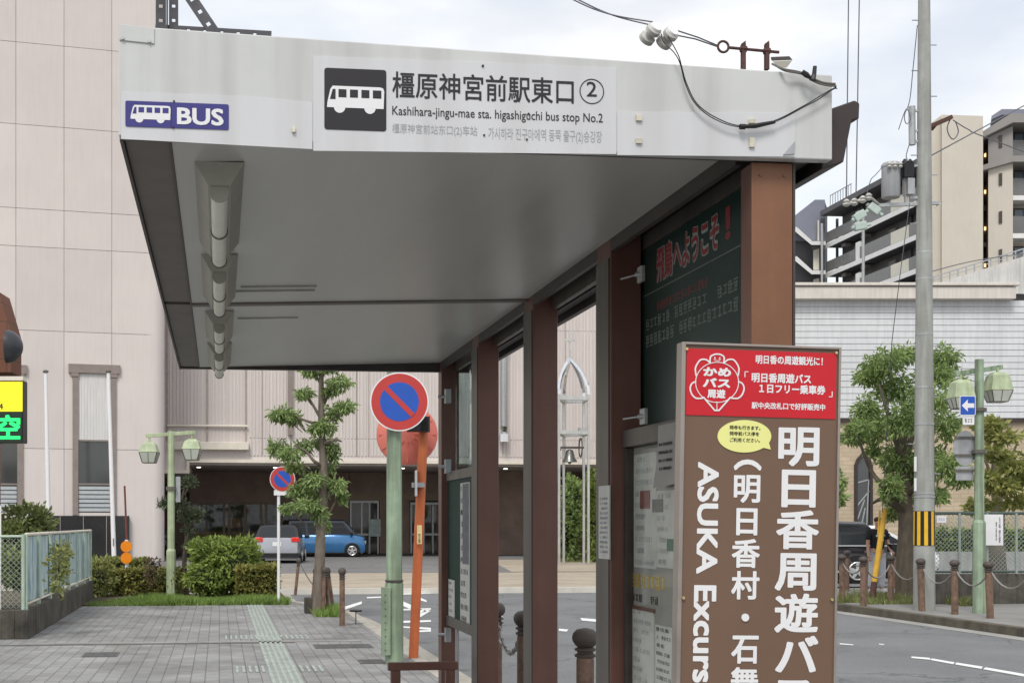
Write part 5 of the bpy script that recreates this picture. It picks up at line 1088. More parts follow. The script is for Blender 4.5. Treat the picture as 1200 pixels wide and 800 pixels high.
mb = MB(); t_ = bc+Vector((0,0,.55)); mb.bar(t_-e*.42,t_+e*.55,.08); mb.bar(t_-e*.36-Vector((0,0,.12)),t_-e*.36,.07); w_ = t_+e*.42; mb.tube([w_+Vector((0,0,math.sin(a)*.36))+fwd*math.cos(a)*.36 for a in [2*math.pi*k/20 for k in range(21)]],.03,6); mb.build('bell_yoke', M_chan, bt)

# ------------------------------------------------------------------ round no parking signs, mirror back, orange pole
def noparking(fr, r, par):
    mb = MB(); fr.plate(mb, circ(0,0,r,48), -.004, 0); mb.build('plate', M_signwhite, par)
    mb = MB(); fr.plate(mb, circ(0,0,r*.955,48), 0, .003); mb.build('red_ring', M_signred, par)
    mb = MB(); fr.plate(mb, circ(0,0,r*.66,48), .003, .006); b = mb.build('blue_disc', M_signblue, par)
    a_ = math.radians(-45); c_, s_ = math.cos(a_), math.sin(a_); h = r*.085
    mb = MB(); fr.plate(mb, [(x*c_-y*s_, x*s_+y*c_) for x, y in ((-r*.66,-h),(r*.66,-h),(r*.66,h),(-r*.66,h))], .006, .009); mb.build('red_bar', M_signred, par)
d = 14.5; c = at(462,d); gp = thing('green_pole', 'thick sage green pole with a door box standing on the kerb', 'pole', c)
mb = MB(); mb.tube([(c.x,c.y,0),(c.x,c.y,zz(683,d)),(c.x,c.y,zz(682,d)),(c.x,c.y,4.2)], [.105,.105,.092,.08], 8); mb.build('pole', M_polegreen, gp)
mb = MB(); p = c-e*.10-fwd*.06; mb.box(p.x-.045,p.x+.05,p.y-.07,p.y+.05,zz(766,d),zz(687,d)); bx_ = mb.build('door_box', M_polegreen, gp, bevel=.004)
mb = MB()
for k in range(9): z = zz(760-k*8,d); mb.cyl((p.x-.01,p.y-.0705,z),(p.x-.01,p.y-.078,z),.007,n=8)
mb.build('rivet', M_dkmetal, bx_); mb = MB(); mb.cyl((c.x,c.y,zz(681.5,d)),(c.x,c.y,zz(679,d)),.104,n=16); mb.build('band', M_dkmetal, gp)
s_ = camfr(468,470.5,d-.14); t = thing('no_parking_sign', 'large round red and blue no parking sign on the thick green pole', 'road sign', s_.o, 0, 'no parking signs'); noparking(s_, 34.5*(d-.14)/FPX, t)
d2 = 15.1; c = gnd(484,775,0); c = at(484.5,d2); op = thing('mirror_pole', 'leaning orange pole holding a traffic mirror seen from its back', 'traffic mirror', c)
tp = pt(496.5,497,d2+.1); mb = MB(); mb.tube([c, tp], .057, 14); mb.build('pole', M_orange, op, smooth=True)
s_ = camfr(477,509,d2+.35); r = 36*(d2+.35)/FPX; mb = MB(); q = s_.o; n_ = s_.n
for i, (rr_, dd_) in enumerate(((r,.02),(r*.97,.05),(r*.8,.10),(r*.5,.135),(.02,.15))):
    pass
prof = [(r,0),(r*.98,.03),(r*.8,.07),(r*.5,.10),(.03,.115)]; o0 = len(mb.v)
for rr_, dd_ in prof:
    for k in range(36): a_ = 2*math.pi*k/36; mb.v.append(tuple(s_.p(rr_*math.cos(a_), rr_*math.sin(a_), dd_)))
for i in range(4):
    for k in range(36): mb.f.append((o0+i*36+k,o0+i*36+(k+1)%36,o0+(i+1)*36+(k+1)%36,o0+(i+1)*36+k))
mb.f.append(tuple(range(o0+144,o0+180))); mb.f.append(tuple(range(o0,o0+36))); mb.build('mirror_back', M_salmon, op, smooth=True)
mb = MB()
for k in range(12):
    a_ = 2*math.pi*k/12; mb.bar(s_.p(r*.25*math.cos(a_),r*.25*math.sin(a_),.112), s_.p(r*.92*math.cos(a_),r*.92*math.sin(a_),.05), .018, .02, up=s_.n)
mb.build('back_rib', M_salmon, op)
mb = MB(); mb.obox(pt(489,498,d2-.02), e*.12, fwd*.08, Vector((0,0,.075))); mb.obox(pt(498,497,d2-.05), e*.055, fwd*.05, Vector((0,0,.09))); mb.build('bracket', M_black, op)
mb = MB(); q = pt(490,568,d2-.0); mb.obox(q, e*.075, fwd*.065, Vector((0,0,.028))); mb.build('clamp', M_galv, op); mb = MB(); q = camfr(487.5,566,d2-.0); q.rect(mb,-.012,.012,-.15,.15,-.08,.09); mb.build('side_plate', M_signwhite, op)
mb = MB(); q = camfr(491.5,625,d2-.062); q.rect(mb,-.028,.028,-.12,.10,-.012,.001); stq = mb.build('sticker', mat('yellow sticker',(0.75,0.62,0.30),.5,.1,10), op); mb = MB(); scribble(mb, Fr(q.o+q.n*.001,q.r,q.u), -.02,.02,-.11,-.0,5,.002,True); mb.build('small_print', M_ink, stq)
d = 25.0; c = at(326.5,d); wp = thing('white_sign_pole', 'thin white pole standing beside the clipped box hedge', 'pole', c); mb = MB(); mb.tube([c,(c.x,c.y,zz(547,d))], .030, 12); mb.build('pole', M_signwhite, wp, smooth=True)
s_ = camfr(331,561,d-.05); t = thing('no_parking_sign', 'smaller round no parking sign on thin white pole half hidden by leaves', 'road sign', s_.o, 0, 'no parking signs'); noparking(s_, 14.8*d/FPX, t)
s_ = camfr(333,577,d-.05); t = tag(recentre((lambda mb: (s_.rect(mb,-.2,.2,-.05,.05,-.003,0), mb.build('plate_sign', M_signwhite))[1])(MB())), 'small white plate under the half hidden no parking sign', 'sign')
mb = MB(); scribble(mb, s_, -.17,.17,-.03,.03,6,.003); mb.build('small_print', M_greyink, t)

# ------------------------------------------------------------------ trees and shrubs
def limb(mb, P, r0, r1, n=8, wig=.0):
    P = smooth_path(P, 4); m_ = len(P); mb.tube(P, [r0+(r1-r0)*i/(m_-1) for i in range(m_)], n)
L_tree = leafmat('pruned tree leaves', (0.09,0.15,0.045), (0.43,0.55,0.22), .42)
L_dark = leafmat('dark tree leaves', (0.085,0.145,0.05), (0.42,0.54,0.20), .42)
L_yel = leafmat('yellow green leaves', (0.16,0.20,0.05), (0.42,0.42,0.15), .4)
L_shrub = leafmat('shrub leaves', (0.08,0.14,0.03), (0.36,0.45,0.11), .35)
L_hedge = leafmat('hedge leaves', (0.08,0.11,0.03), (0.32,0.33,0.11))
L_brown = leafmat('bronze hedge leaves', (0.10,0.12,0.03), (0.36,0.33,0.10), .3)
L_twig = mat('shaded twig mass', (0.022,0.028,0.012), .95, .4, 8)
d = 22.3; c = at(372.5,d); tr = thing('street_tree', 'pruned street tree with tufted branches growing through the pavement', 'tree', c)
def tp_(px, py, dd=0.0): return pt(px, py, d+dd)
mb = MB(); limb(mb, [(c.x,c.y,-.02), tp_(374,680), tp_(376,620), tp_(379,560), tp_(377,500), tp_(376.5,455), tp_(377,420), tp_(378,385)], .108, .022, 12)
for br__ in ([(376,577),(368,570),(356,560)],[(377,545),(368,540),(358,528),(345,522)],[(377,497),(362,494),(345,487)],[(377,492),(370,480),(362,466),(358,457)],[(377,478),(384,464),(392,450),(400,440)],[(379,520),(392,515),(400,517)],[(378,500),(388,485),(398,477)],[(377,450),(370,440),(366,430)],[(379,575),(390,570),(398,565)],[(376,610),(362,600),(350,592)],[(377,440),(384,430),(390,420)]):
    limb(mb, [tp_(x,y,(.25*math.sin(i*2+x)) if i else 0) for i,(x,y) in enumerate(br__)], .035, .014, 6)
mb.build('trunk', M_bark, tr, smooth=True)
u_ = d/FPX; blobs = []
for (px, py, rx, ry, n) in ((356,458,13,9,300),(398,446,17,10,420),(387,455,12,8,220),(330,483,19,13,620),(343,487,12,10,260),(405,474,14,9,330),(393,480,13,13,330),(380,497,16,11,420),(368,500,9,7,120),(325,522,14,13,430),(340,530,16,12,420),(357,519,13,10,260),(345,545,13,9,260),(388,520,11,15,330),(392,532,9,9,160),(372,515,9,9,160),(385,545,9,8,140),
    (350,572,17,13,520),(368,560,16,14,480),(360,590,20,10,480),(395,566,11,14,360),(401,580,7,10,180),(376,575,12,12,260),(335,593,10,7,190),(375,600,12,11,300),(380,612,9,8,190),(372,590,14,10,260),(365,432,14,10,300),(385,425,16,12,380),(398,420,12,10,260),(370,410,14,12,300)):
    blobs.append((tuple(tp_(px,py+2,random.uniform(-.3,.3))), (rx*u_*.80,rx*u_*.80,ry*u_*.66), int(n*.78)))
tw = MB()
for (cc_, rad_, n_) in blobs:
    v0 = Vector(cc_); st_ = Vector((c.x+random.uniform(-.05,.05), c.y, max(1.2, cc_[2]-.25-abs(cc_[0]-c.x)*.5)))
    for q in range(3): tw.tube(smooth_path([st_.lerp(v0,.45), st_.lerp(v0,.75)+Vector((random.uniform(-.06,.06),random.uniform(-.06,.06),.02)), v0+Vector((random.uniform(-1,1)*rad_[0],random.uniform(-1,1)*rad_[1],random.uniform(-.6,.8)*rad_[2]))],3), .007, 5)
tw.build('twigs', M_bark, tr)
leaf_mesh('crown', L_tree, blobs, .10, tr, aspect=3.2, droop=.75, seed=3, shell=.05)
# right-hand big tree
d = 26.6; c = at(1062,d); t = thing('street_tree', 'dense green street tree behind the utility pole', 'tree', c); u_ = d/FPX
def tq(px, py, dd=0.0): return pt(px, py, d+dd)
mb = MB(); limb(mb, [(c.x,c.y,-.02), tq(1061,660), tq(1062,620), tq(1060,570), tq(1058,520), tq(1060,470)], .22, .06, 12)
for br__ in ([(1061,600),(1040,575),(1020,550),(1005,510)],[(1061,580),(1090,555),(1110,520)],[(1060,550),(1045,500),(1030,450)],[(1060,545),(1075,490),(1095,440)],[(1061,610),(1085,590),(1110,570)],[(1060,600),(1035,585),(1022,590)]):
    limb(mb, [tq(x,y,.5*math.sin(i*2+x) if i else 0) for i,(x,y) in enumerate(br__)], .08, .02, 7)
mb.build('trunk', M_bark2, t, smooth=True)
rg = random.Random(5); blobs = []
for (px, py, rx, ry, n) in ((1035,425,24,18,900),(1060,415,20,12,500),(1018,440,17,14,600),(1105,420,20,18,750),(1098,440,22,16,600),(1045,455,28,20,1000),(1090,470,28,22,900),(1015,480,16,18,600),(1028,500,28,22,1000),(1002,512,18,10,480),(1024,527,10,9,220),(1060,490,25,25,800),(1110,500,18,20,500),(1125,450,9,14,240),(1050,540,22,20,900),(1085,540,26,22,800),(1112,545,20,20,600),(1128,558,18,14,420),(1043,570,14,18,520),(1055,585,22,18,700),(1048,600,12,9,300),(1095,580,18,12,420),(1070,560,22,20,600),(1012,498,12,8,220),(1000,500,10,7,160)):
    blobs.append((tuple(tq(px,py,rg.uniform(-.9,.9))), (rx*u_*.86,rx*u_*1.05,ry*u_*.86), int(n*1.1)))
leaf_mesh('crown', L_dark, blobs, .115, t, aspect=3.0, droop=.6, seed=4, shell=.05)
# second, yellow-green tree at the right edge
d = 30.0; c = at(1170,d); t = thing('street_tree', 'pale yellow green young tree behind the car park fence', 'tree', c); u_ = d/FPX
mb = MB(); limb(mb, [(c.x,c.y,-.02), tq(1168,640,3.4), tq(1170,600,3.4), tq(1166,560,3.4), tq(1168,510,3.4)], .24, .06, 10)
for br__ in ([(1168,590),(1185,570),(1200,560)],[(1168,570),(1155,540),(1150,520)],[(1168,560),(1185,535),(1195,510)],[(1168,600),(1150,592),(1135,590)]): limb(mb, [tq(x,y,3.4) for x,y in br__], .05, .02, 6)
mb.build('trunk', M_bark2, t, smooth=True)
blobs = [(tuple(pt(px,py,d+rg.uniform(-.6,.6))),(rx*u_*.9,rx*u_,ry*u_*.62),int(n*.62)) for px,py,rx,ry,n in ((1160,498,16,12,420),(1175,512,18,10,460),(1165,530,18,8,420),(1190,548,20,9,520),(1175,570,22,10,560),(1200,560,16,10,380),(1150,590,16,8,330),(1190,588,18,8,400),(1140,596,10,6,160),(1215,540,20,20,500),(1180,540,12,10,260),(1158,560,14,9,300))]
leaf_mesh('crown', L_yel, blobs, .16, t, aspect=2.0, droop=.3, seed=6, shell=.1)
d = 33.0; c = at(968,d); t = thing('street_tree', 'small tree mostly hidden behind the brown route sign', 'tree', c); mb = MB(); limb(mb, [(c.x,c.y,-.02), pt(968,630,d), pt(966,560,d)], .12, .05, 8); limb(mb,[pt(967,590,d),pt(975,575,d),pt(984,562,d)],.04,.012,6); mb.build('trunk', M_bark2, t, smooth=True); u_ = d/FPX
leaf_mesh('crown', L_tree, [(tuple(pt(px,py,d)),(rx*u_,rx*u_,ry*u_),n) for px,py,rx,ry,n in ((962,560,18,16,500),(985,562,6,6,90),(984,582,6,8,100),(972,585,12,9,200),(960,535,14,10,240))], .17, t, seed=8, shell=.1)
# cloud-pruned little pine
d = 27.6; c = at(219,d); t = thing('small_pine', 'little tuft pruned tree between the lamp post and the round shrub', 'tree', c); u_ = d/FPX
mb = MB(); limb(mb, [(c.x,c.y,-.02), pt(216,660,d), pt(219,625,d), pt(213,590,d), pt(219,562,d)], .065, .02, 8)
for a_, b_ in (((217,606),(204,597)),((217,604),(232,600)),((216,580),(224,566)),((218,618),(226,614)),((217,640),(224,636))): limb(mb,[pt(*a_,d),pt(*b_,d)],.02,.01,5)
mb.build('trunk', M_bark2, t, smooth=True)
leaf_mesh('crown', leafmat('grey green needles',(0.045,0.065,0.035),(0.16,0.19,0.11)), [(tuple(pt(px,py,d)),(rx*u_,rx*u_,ry*u_),n) for px,py,rx,ry,n in ((222,565,10,5,240),(199,590,12,6,260),(212,593,10,6,200),(230,601,8,4,170),(229,607,7,4,140),(217,606,7,5,130),(220,622,6,4,90),(222,637,6,4,80),(215,675,4,4,40))], .11, t, aspect=4, droop=-.2, seed=9, shell=.1)
# shrubs and hedges
def lump(name, label, cat, blobs, m, ls, seed, core=.72, group=None, aspect=2.2, droop=.1, shell=.5):
    c_ = Vector(blobs[0][0]); t = thing(name, label, cat, (c_.x,c_.y,0), 0, group); mb = MB()
    for (cc_, rad, n) in blobs:
        prof = [(math.cos(a_),math.sin(a_)) for a_ in [math.radians(-88+176*k/8) for k in range(9)]]
        o0 = len(mb.v); mb.lathe((0,0,0), prof, 14)
        for i in range(o0, len(mb.v)): v = Vector(mb.v[i]); j = 1+.12*math.sin(i*1.7); mb.v[i] = (cc_[0]+v.x*rad[0]*core*j, cc_[1]+v.y*rad[1]*core*j, max(.01,cc_[2]+v.z*rad[2]*core*j))
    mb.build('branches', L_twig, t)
    leaf_mesh('foliage', m, blobs, ls, t, aspect=aspect, droop=droop, seed=seed, shell=shell); return t
def bl(px, py, d, rx, ry, n, rd=None): u_ = d/FPX; return (tuple(pt(px,py,d)), (rx*u_, (rx if rd is None else rd)*u_, ry*u_), n)
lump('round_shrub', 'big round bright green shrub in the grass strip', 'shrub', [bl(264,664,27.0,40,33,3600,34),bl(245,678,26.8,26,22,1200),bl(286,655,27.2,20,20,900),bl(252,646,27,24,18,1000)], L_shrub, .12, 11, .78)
def hedge(name, label, px0, px1, y0, y1, d, m, n, dp=.7, seed=1, ls=.09):
    a, b = pt(px0,y1,d), pt(px1,y0,d); t = thing(name, label, 'hedge', ((a.x+b.x)/2, a.y, 0)); rgn = np.random.default_rng(seed)
    mb = MB(); z0, z1 = .02, b.z; mb.box(a.x+.06,b.x-.06,a.y+.06,a.y+dp-.06,z0,z1-.07); mb.build('branches', L_twig, t)
    V = []; F = []
    for i in range(n):
        f = rgn.integers(0,10); p = np.array([rgn.uniform(a.x,b.x), rgn.uniform(a.y,a.y+dp), rgn.uniform(z0,z1)])
        if f < 4: p[1] = a.y+rgn.uniform(0,.12); nn = np.array([0,-1,.3])
        elif f < 8: p[2] = z1-rgn.uniform(0,.10)+.03*math.sin(p[0]*7); nn = np.array([0,-.2,1])
        elif f == 8: p[0] = a.x+rgn.uniform(0,.1); nn = np.array([-1,0,.2])
        else: p[0] = b.x-rgn.uniform(0,.1); nn = np.array([1,0,.2])
        ax = nn*.5+rgn.normal(size=3)*.8; ax /= np.linalg.norm(ax); sd_ = np.cross(ax,rgn.normal(size=3)); sd_ /= np.linalg.norm(sd_); l_ = ls*rgn.uniform(.6,1.3)
        k = len(V); V += [tuple(p),tuple(p+ax*l_*.5+sd_*l_*.25),tuple(p+ax*l_),tuple(p+ax*l_*.5-sd_*l_*.25)]; F.append((k,k+1,k+2,k+3))
    me = bpy.data.meshes.new('foliage'); me.from_pydata(V,[],F); me.materials.append(m); ob = bpy.data.objects.new('foliage', me); COL.objects.link(ob); ob.parent = t; ob.location = -t.location; return t
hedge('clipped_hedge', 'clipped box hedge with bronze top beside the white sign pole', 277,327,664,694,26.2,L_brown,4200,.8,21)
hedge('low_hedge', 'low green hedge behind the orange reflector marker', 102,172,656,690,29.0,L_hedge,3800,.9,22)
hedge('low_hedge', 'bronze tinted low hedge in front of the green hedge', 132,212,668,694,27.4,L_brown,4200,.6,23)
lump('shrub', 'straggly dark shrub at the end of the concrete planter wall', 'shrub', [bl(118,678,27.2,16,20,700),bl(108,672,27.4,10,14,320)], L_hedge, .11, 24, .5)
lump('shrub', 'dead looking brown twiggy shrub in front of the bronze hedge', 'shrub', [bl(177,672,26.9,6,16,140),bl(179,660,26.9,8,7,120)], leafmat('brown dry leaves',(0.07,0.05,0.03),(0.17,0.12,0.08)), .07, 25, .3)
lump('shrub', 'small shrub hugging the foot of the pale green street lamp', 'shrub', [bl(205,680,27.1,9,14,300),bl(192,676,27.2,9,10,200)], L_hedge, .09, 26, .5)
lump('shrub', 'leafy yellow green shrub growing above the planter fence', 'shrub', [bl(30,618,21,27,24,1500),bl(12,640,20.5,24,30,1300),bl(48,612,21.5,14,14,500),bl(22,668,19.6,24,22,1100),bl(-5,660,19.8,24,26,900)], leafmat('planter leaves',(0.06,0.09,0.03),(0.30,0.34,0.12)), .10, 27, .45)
lump('vine', 'trailing vine hanging through the teal fence netting', 'vine', [(tuple(gnd(62,712,.4)+Vector((.08,0,.55))),(.14,.25,.45),260),(tuple(gnd(55,705,.4)+Vector((.06,1.5,.6))),(.12,.3,.35),180)], L_hedge, .09, 28, .1, shell=.1)
lump('conifer_shrub', 'tall dark shrubs standing in shade behind the bell tower, left mass', 'shrub', [bl(664,620,53,14,40,1500),bl(672,590,53.5,14,34,900)], L_dark, .22, 29, .55)
lump('conifer_shrub', 'brighter green climbing shrub behind the bell tower, right mass', 'shrub', [bl(697,610,51.5,11,46,1500),bl(693,580,51.5,9,26,600)], L_shrub, .2, 30, .5)
mb = MB(); p = gnd(683,657); mb.obox((p.x,p.y+.6,.75),(.9,.1,0),(0,.3,0),(0,0,.75)); tag(recentre(mb.build('low_wall', brickmat('brown brick',(0.20,0.13,0.09),(0.16,0.10,0.07),(0.2,0.18,0.15),.22,.07,.01,'XZ',True))), 'low brown brick wall behind the bell tower legs', 'wall')
d = 42.0; lump('hedge', 'trimmed green hedge at the foot of the brick hall behind the fence', 'hedge', [bl(1090+k*15,640,d,12,24,420,12) for k in range(10)], L_shrub, .14, 31, .8)
mb = MB(); a, b = at(1075,38.6), at(1290,38.6); z_ = zz(646,38.6); mb.obox((a+b)/2+Vector((0,0,z_/2)), (b-a)/2, Vector((SN,CS,0))*.1, Vector((0,0,z_/2))); tag(recentre(mb.build('low_wall', mat('light grey block wall',(0.34,0.34,0.34),.9,.15,1.5,streak=.2))), 'low pale grey wall in front of the hedge behind the fence', 'wall')
# stones in the planting
for (px, py, sx, lab) in ((215,683,.32,'pale boulder among the shrubs beside the pale green lamp post'),(213,694,.26,'flat pale stone in front of the boulder')):
    p = gnd(px,py); mb = MB(); mb.lathe((p.x,p.y,0), [(sx*.8,0),(sx,sx*.25),(sx*.7,sx*.55),(sx*.2,sx*.66)], 9)
    mb.v = [(v[0]+.03*math.sin(i*2.3),v[1]+.03*math.cos(i*3.1),v[2]) for i,v in enumerate(mb.v)]; tag(recentre(mb.build('boulder', M_kerb, smooth=True)), lab, 'stone')
# grass
def grass(name, label, rects, n, h, seed, m, kind='stuff'):
    rgn = np.random.default_rng(seed); V = []; F = []
    for (x0,x1,y0,y1,fr_) in rects:
        k_ = int(n*fr_); P = np.stack([rgn.uniform(x0,x1,k_), rgn.uniform(y0,y1,k_)],1)
        cx__, cy__ = (x0+x1)/2, (y0+y1)/2
        for x, y in P:
            hh_ = h*rgn.uniform(.35,1.15)*(.55+.45*math.sin(x*2.1+y)*math.sin(x*.9)); hh_ = max(hh_, h*.2)
            a_ = rgn.uniform(0,6.28); w_ = .012; l_ = rgn.normal(0,hh_*.35,2); i = len(V)
            V += [(x-math.cos(a_)*w_,y-math.sin(a_)*w_,0),(x+math.cos(a_)*w_,y+math.sin(a_)*w_,0),(x+l_[0],y+l_[1],hh_)]; F.append((i,i+1,i+2))
    me = bpy.data.meshes.new(name); me.from_pydata(V,[],F); me.materials.append(m); ob = bpy.data.objects.new(name, me); COL.objects.link(ob); tag(ob,label,'grass',kind=kind); return ob
L_grass = leafmat('grass blades', (0.09,0.16,0.035), (0.30,0.42,0.11), .35)
a, b = gnd(108,706), gnd(338,706)
mb = MB(); mb.box(-6.0,1.38,25.0,28.55,0.0,.03); o = mb.build('soil_bed', mat('soil', (0.085,0.07,0.045), .95, .3, 4, bump=.5, bscale=30)); o['kind'] = 'structure'
grass('grass_strip', 'strip of unmown green grass in front of hedges', [(a.x,1.37,24.95,26.1,1.0)], 16000, .22, 41, L_grass)
c = gnd(380,722); grass('grass_tuft', 'grass tuft round the foot of the pruned street tree', [(1.62,2.1,21.6,22.9,1)], 1500, .2, 42, L_grass)
c = gnd(1055,705); grass('grass_tuft', 'tall grass round the feet of right tree and utility pole', [(c.x-1.05,c.x+.25,c.y-.7,c.y+1.4,.6),(c.x+.5,c.x+1.0,c.y-1.4,c.y-.6,.15),(c.x-1.4,c.x-.5,c.y-.2,c.y+.7,.25)], 3400, .36, 43, leafmat('dry grass',(0.08,0.11,0.03),(0.28,0.30,0.12),.2))
c = gnd(680,658); grass('grass_tuft', 'yellowish grass bed at the foot of the bell tower', [(c.x-1.2,c.x+1.6,c.y-.9,c.y+1.2,1)], 1500, .3, 44, leafmat('dry grass',(0.08,0.11,0.03),(0.28,0.30,0.12),.2))

# ------------------------------------------------------------------ planter wall, teal fence, flagpoles, marker, parking sign at left
XW = -2.66
pw = thing('planter_wall', 'stained low concrete wall carrying the teal fence', 'wall', (XW-1.5, 18.0, 0))
mb = MB(); mb.box(XW-.13,XW+.05,18.0,27.2,0,.40); mb.box(-9.0,XW-.131,18.0,18.2,0,.40); mb.build('wall', M_oldconc, pw, bevel=.01)
mb = MB(); mb.box(-9,XW-.14,18.21,27.1,0,.2); mb.build('planter_soil', mat('soil',(0.085,0.07,0.045)), pw)
fn_ = thing('teal_fence', 'teal metal fence with wavy blue green netting behind its posts', 'fence', (XW, 22.5, .40))
py_ = [18.15+k*1.28 for k in range(8)]
for y in py_:
    mb = MB(); mb.tube([(XW,y,.40),(XW,y,1.44)], .026, 8); mb.build('post', M_teal, fn_)
mb = MB(); mb.tube([(XW,18.15,1.435),(XW,27.15,1.435)], .024, 8); mb.tube([(XW,18.15,.47),(XW,27.15,.47)], .016, 8); mb.build('rail', M_cream, fn_)
mb = MB(); n = 150
for i in range(n+1):
    y = 18.2+8.9*i/n; x = XW-.04+.022*math.sin(y*7)+.012*math.sin(y*17); mb.v += [(x,y,.48),(x+.015*math.sin(y*5),y,1.40)]
mb.f = [(2*i,2*i+2,2*i+3,2*i+1) for i in range(n)]; mb.v += [(v[0]-.004,v[1],v[2]) for v in list(mb.v)]; m_ = 2*(n+1); mb.f += [(m_+2*i+1,m_+2*i+3,m_+2*i+2,m_+2*i) for i in range(n)]; mb.build('netting', M_net, fn_, fix=False)
def chainlink(p0, p1, z0, z1, step, r, n=4):
    mb = MB(); L_ = (p1-p0).length; d_ = (p1-p0)/L_; H = z1-z0; k = -int(H/step)-1
    while k*step < L_:
        for s_ in (1,-1):
            a0, b0_ = k*step, 0; 
            t0 = max(0, -a0); t1 = min(H, L_-a0)
            if t1 > t0:
                f = (lambda t: p0+d_*(a0+t)+Vector((0,0,z0+(t if s_ > 0 else H-t))))
                mb.bar(f(t0), f(t1), r*2, r*2)
        k += 1
    return mb
wf = thing('wire_fence', 'old chain link fence along the front of the planter', 'fence', (-5, 18.1, .4))
chainlink(Vector((-7.5,18.1,0)), Vector((XW-.05,18.1,0)), .42, 1.38, .075, .0028).build('mesh', M_wire, wf)
for x in (XW-.03,-4.6,-6.6):
    mb = MB(); mb.tube([(x,18.1,.40),(x,18.1,1.44)], .026, 8); mb.build('post', M_teal, wf)
mb = MB(); mb.tube([(-7.5,18.1,1.41),(XW-.03,18.1,1.41)], .018, 8); mb.build('rail', M_teal, wf)
for (px, py0, px1, py1, dd, lab) in ((53.5,437,58,655,44,'white flagpole in front of the beige wall, further from the lamp'),(127,437,134,656,44,'white flagpole crossing the curtained window')):
    a, b = pt(px1,py1,dd), pt(px,py0,dd); a.z = 0; fp = thing('flagpole', lab, 'flagpole', a, 0, 'flagpoles'); mb = MB(); mb.tube([a,b], [.085,.06], 10); mb.build('pole', M_signwhite, fp, smooth=True)
    mb = MB(); mb.lathe(b, [(.05,0),(.10,.03),(.10,.08),(.03,.11)], 10); mb.build('finial', M_chan, fp); mb = MB(); q = a.lerp(b,.12); mb.bar(q+Vector((0,-.09,0)),q+Vector((0,-.09,.25)),.03,.05); mb.build('cleat', M_chan, fp)
d = 28.5; c = at(148.5,d); mk = thing('reflector_marker', 'white and red marker post with two orange reflector discs behind hedge', 'marker post', c)
mb = MB(); mb.tube([c,(c.x,c.y,zz(632,d))], .04, 8); mb.build('post', M_signwhite, mk); mb = MB(); mb.tube([(c.x,c.y,zz(632,d)),pt(146,569,d)], .022, 8); mb.build('red_rod', mat('red and white rod',(0.17,0.05,0.045),.5,.3,12), mk)
for y in (640,653.5):
    s_ = camfr(148,y,d-.06); mb = MB(); s_.plate(mb, circ(0,0,.125,24), -.02, .012); mb.build('reflector', mat('orange reflector',(0.80,0.24,0.01),.35,.06,10), mk)
d = 19.6; c = at(-14,d); ps = thing('parking_sign', 'lit parking sign with yellow panel and green LED character at left edge', 'sign', c)
s_ = camfr(-14,483,d); u2 = d/FPX
mb = MB(); s_.rect(mb, -41*u2, 41*u2, -35.5*u2, 37*u2, -.25, 0); cab = mb.build('cabinet', M_black, ps, bevel=.004)
mb = MB(); s_.rect(mb, -40*u2, 40.5*u2, 1*u2, 36*u2, 0, .012); yp = mb.build('yellow_panel', mat('lit yellow panel',(0.80,0.70,0.02),.3,.03,3,emit=(1,.85,.02),estr=.25), ps)
mb = MB(); text(mb, s_, '4', 12.5*u2, 18*u2, 3.5*u2, 10.5*u2, .0135, .02); mb.build('lettering', M_ink, yp)
sc2 = MB(); s_.rect(sc2, -40*u2, 40*u2, -35*u2, 0*u2, 0, .010); scr = sc2.build('led_screen', mat('led screen black',(0.012,0.03,0.018),.3,.1,5), ps)
mb = MB(); text(mb, s_, '空', 9.5*u2, 38*u2, -31.5*u2, -3*u2, .012, .03); text(mb, s_, '満', -36*u2, -8*u2, -31.5*u2, -3*u2, .012, .03) if False else None
mb.build('led_character', mat('green led',(0.02,0.5,0.1),.5,.05,5,emit=(0.01,1.0,0.16),estr=.75), scr)
mb = MB(); p = at(-14,d+.12); mb.tube([(p.x,p.y,0),(p.x,p.y,zz(518,d))], .07, 10); mb.build('post', M_galv, ps)
mb = MB(); s_.rect(mb, -41*u2, 41.5*u2, 37.1*u2, 42*u2, -.2, .03); mb.build('top_rail', M_cream, ps)
d = 20.4; c = at(-16,d); tb = thing('tiled_post', 'brown tiled gate post top with black dome lamp above parking sign', 'post', (c.x,c.y,0))
s_ = camfr(-16,400,d); u2 = d/FPX; mb = MB(); mb.prism([(-45,-36),(29,-36),(29.5,8),(15,58),(-45,58)], lambda a,b: s_.p(a*u2,b*u2,.02), lambda a,b: s_.p(a*u2,b*u2,-.6)); mb.build('tile_head', brickmat('brown tiles',(0.20,0.09,0.06),(0.175,0.08,0.052),(0.12,0.07,0.05),.42,.30,.012,'XZ',False), tb)
mb = MB(); p = at(-16,d+.3); mb.box(p.x-.2,p.x+.2,p.y-.15,p.y+.15,0,zz(437,d)); mb.build('post', mat('brown tile post',(0.2,0.09,0.06),.6), tb)
mb = MB(); q = pt(10.5,406,d-.35); R2 = Matrix.Rotation(-.35,3,'Y')
o0 = len(mb.v); mb.lathe((0,0,0), [(.285*math.cos(a_), .285*math.sin(a_)) for a_ in [math.radians(0+88*k/9) for k in range(10)]], 24, axis='x'); mb.v = [tuple(q-Vector((.045,0,0))+Vector(v)*.92) for v in mb.v]; mb.build('dome_lamp', mat('dark grey dome',(0.035,0.037,0.045),.4,.15,8), tb, smooth=True)
d = 18.6; c = at(.5,d); t = tag(recentre((lambda mb: (mb.bar((c.x-.02,c.y,0),(c.x-.02,c.y,zz(592,d)),.06,.05), mb.build('white_post', M_signwhite))[1])(MB())), 'white post at the extreme left edge in front of the planter', 'post')

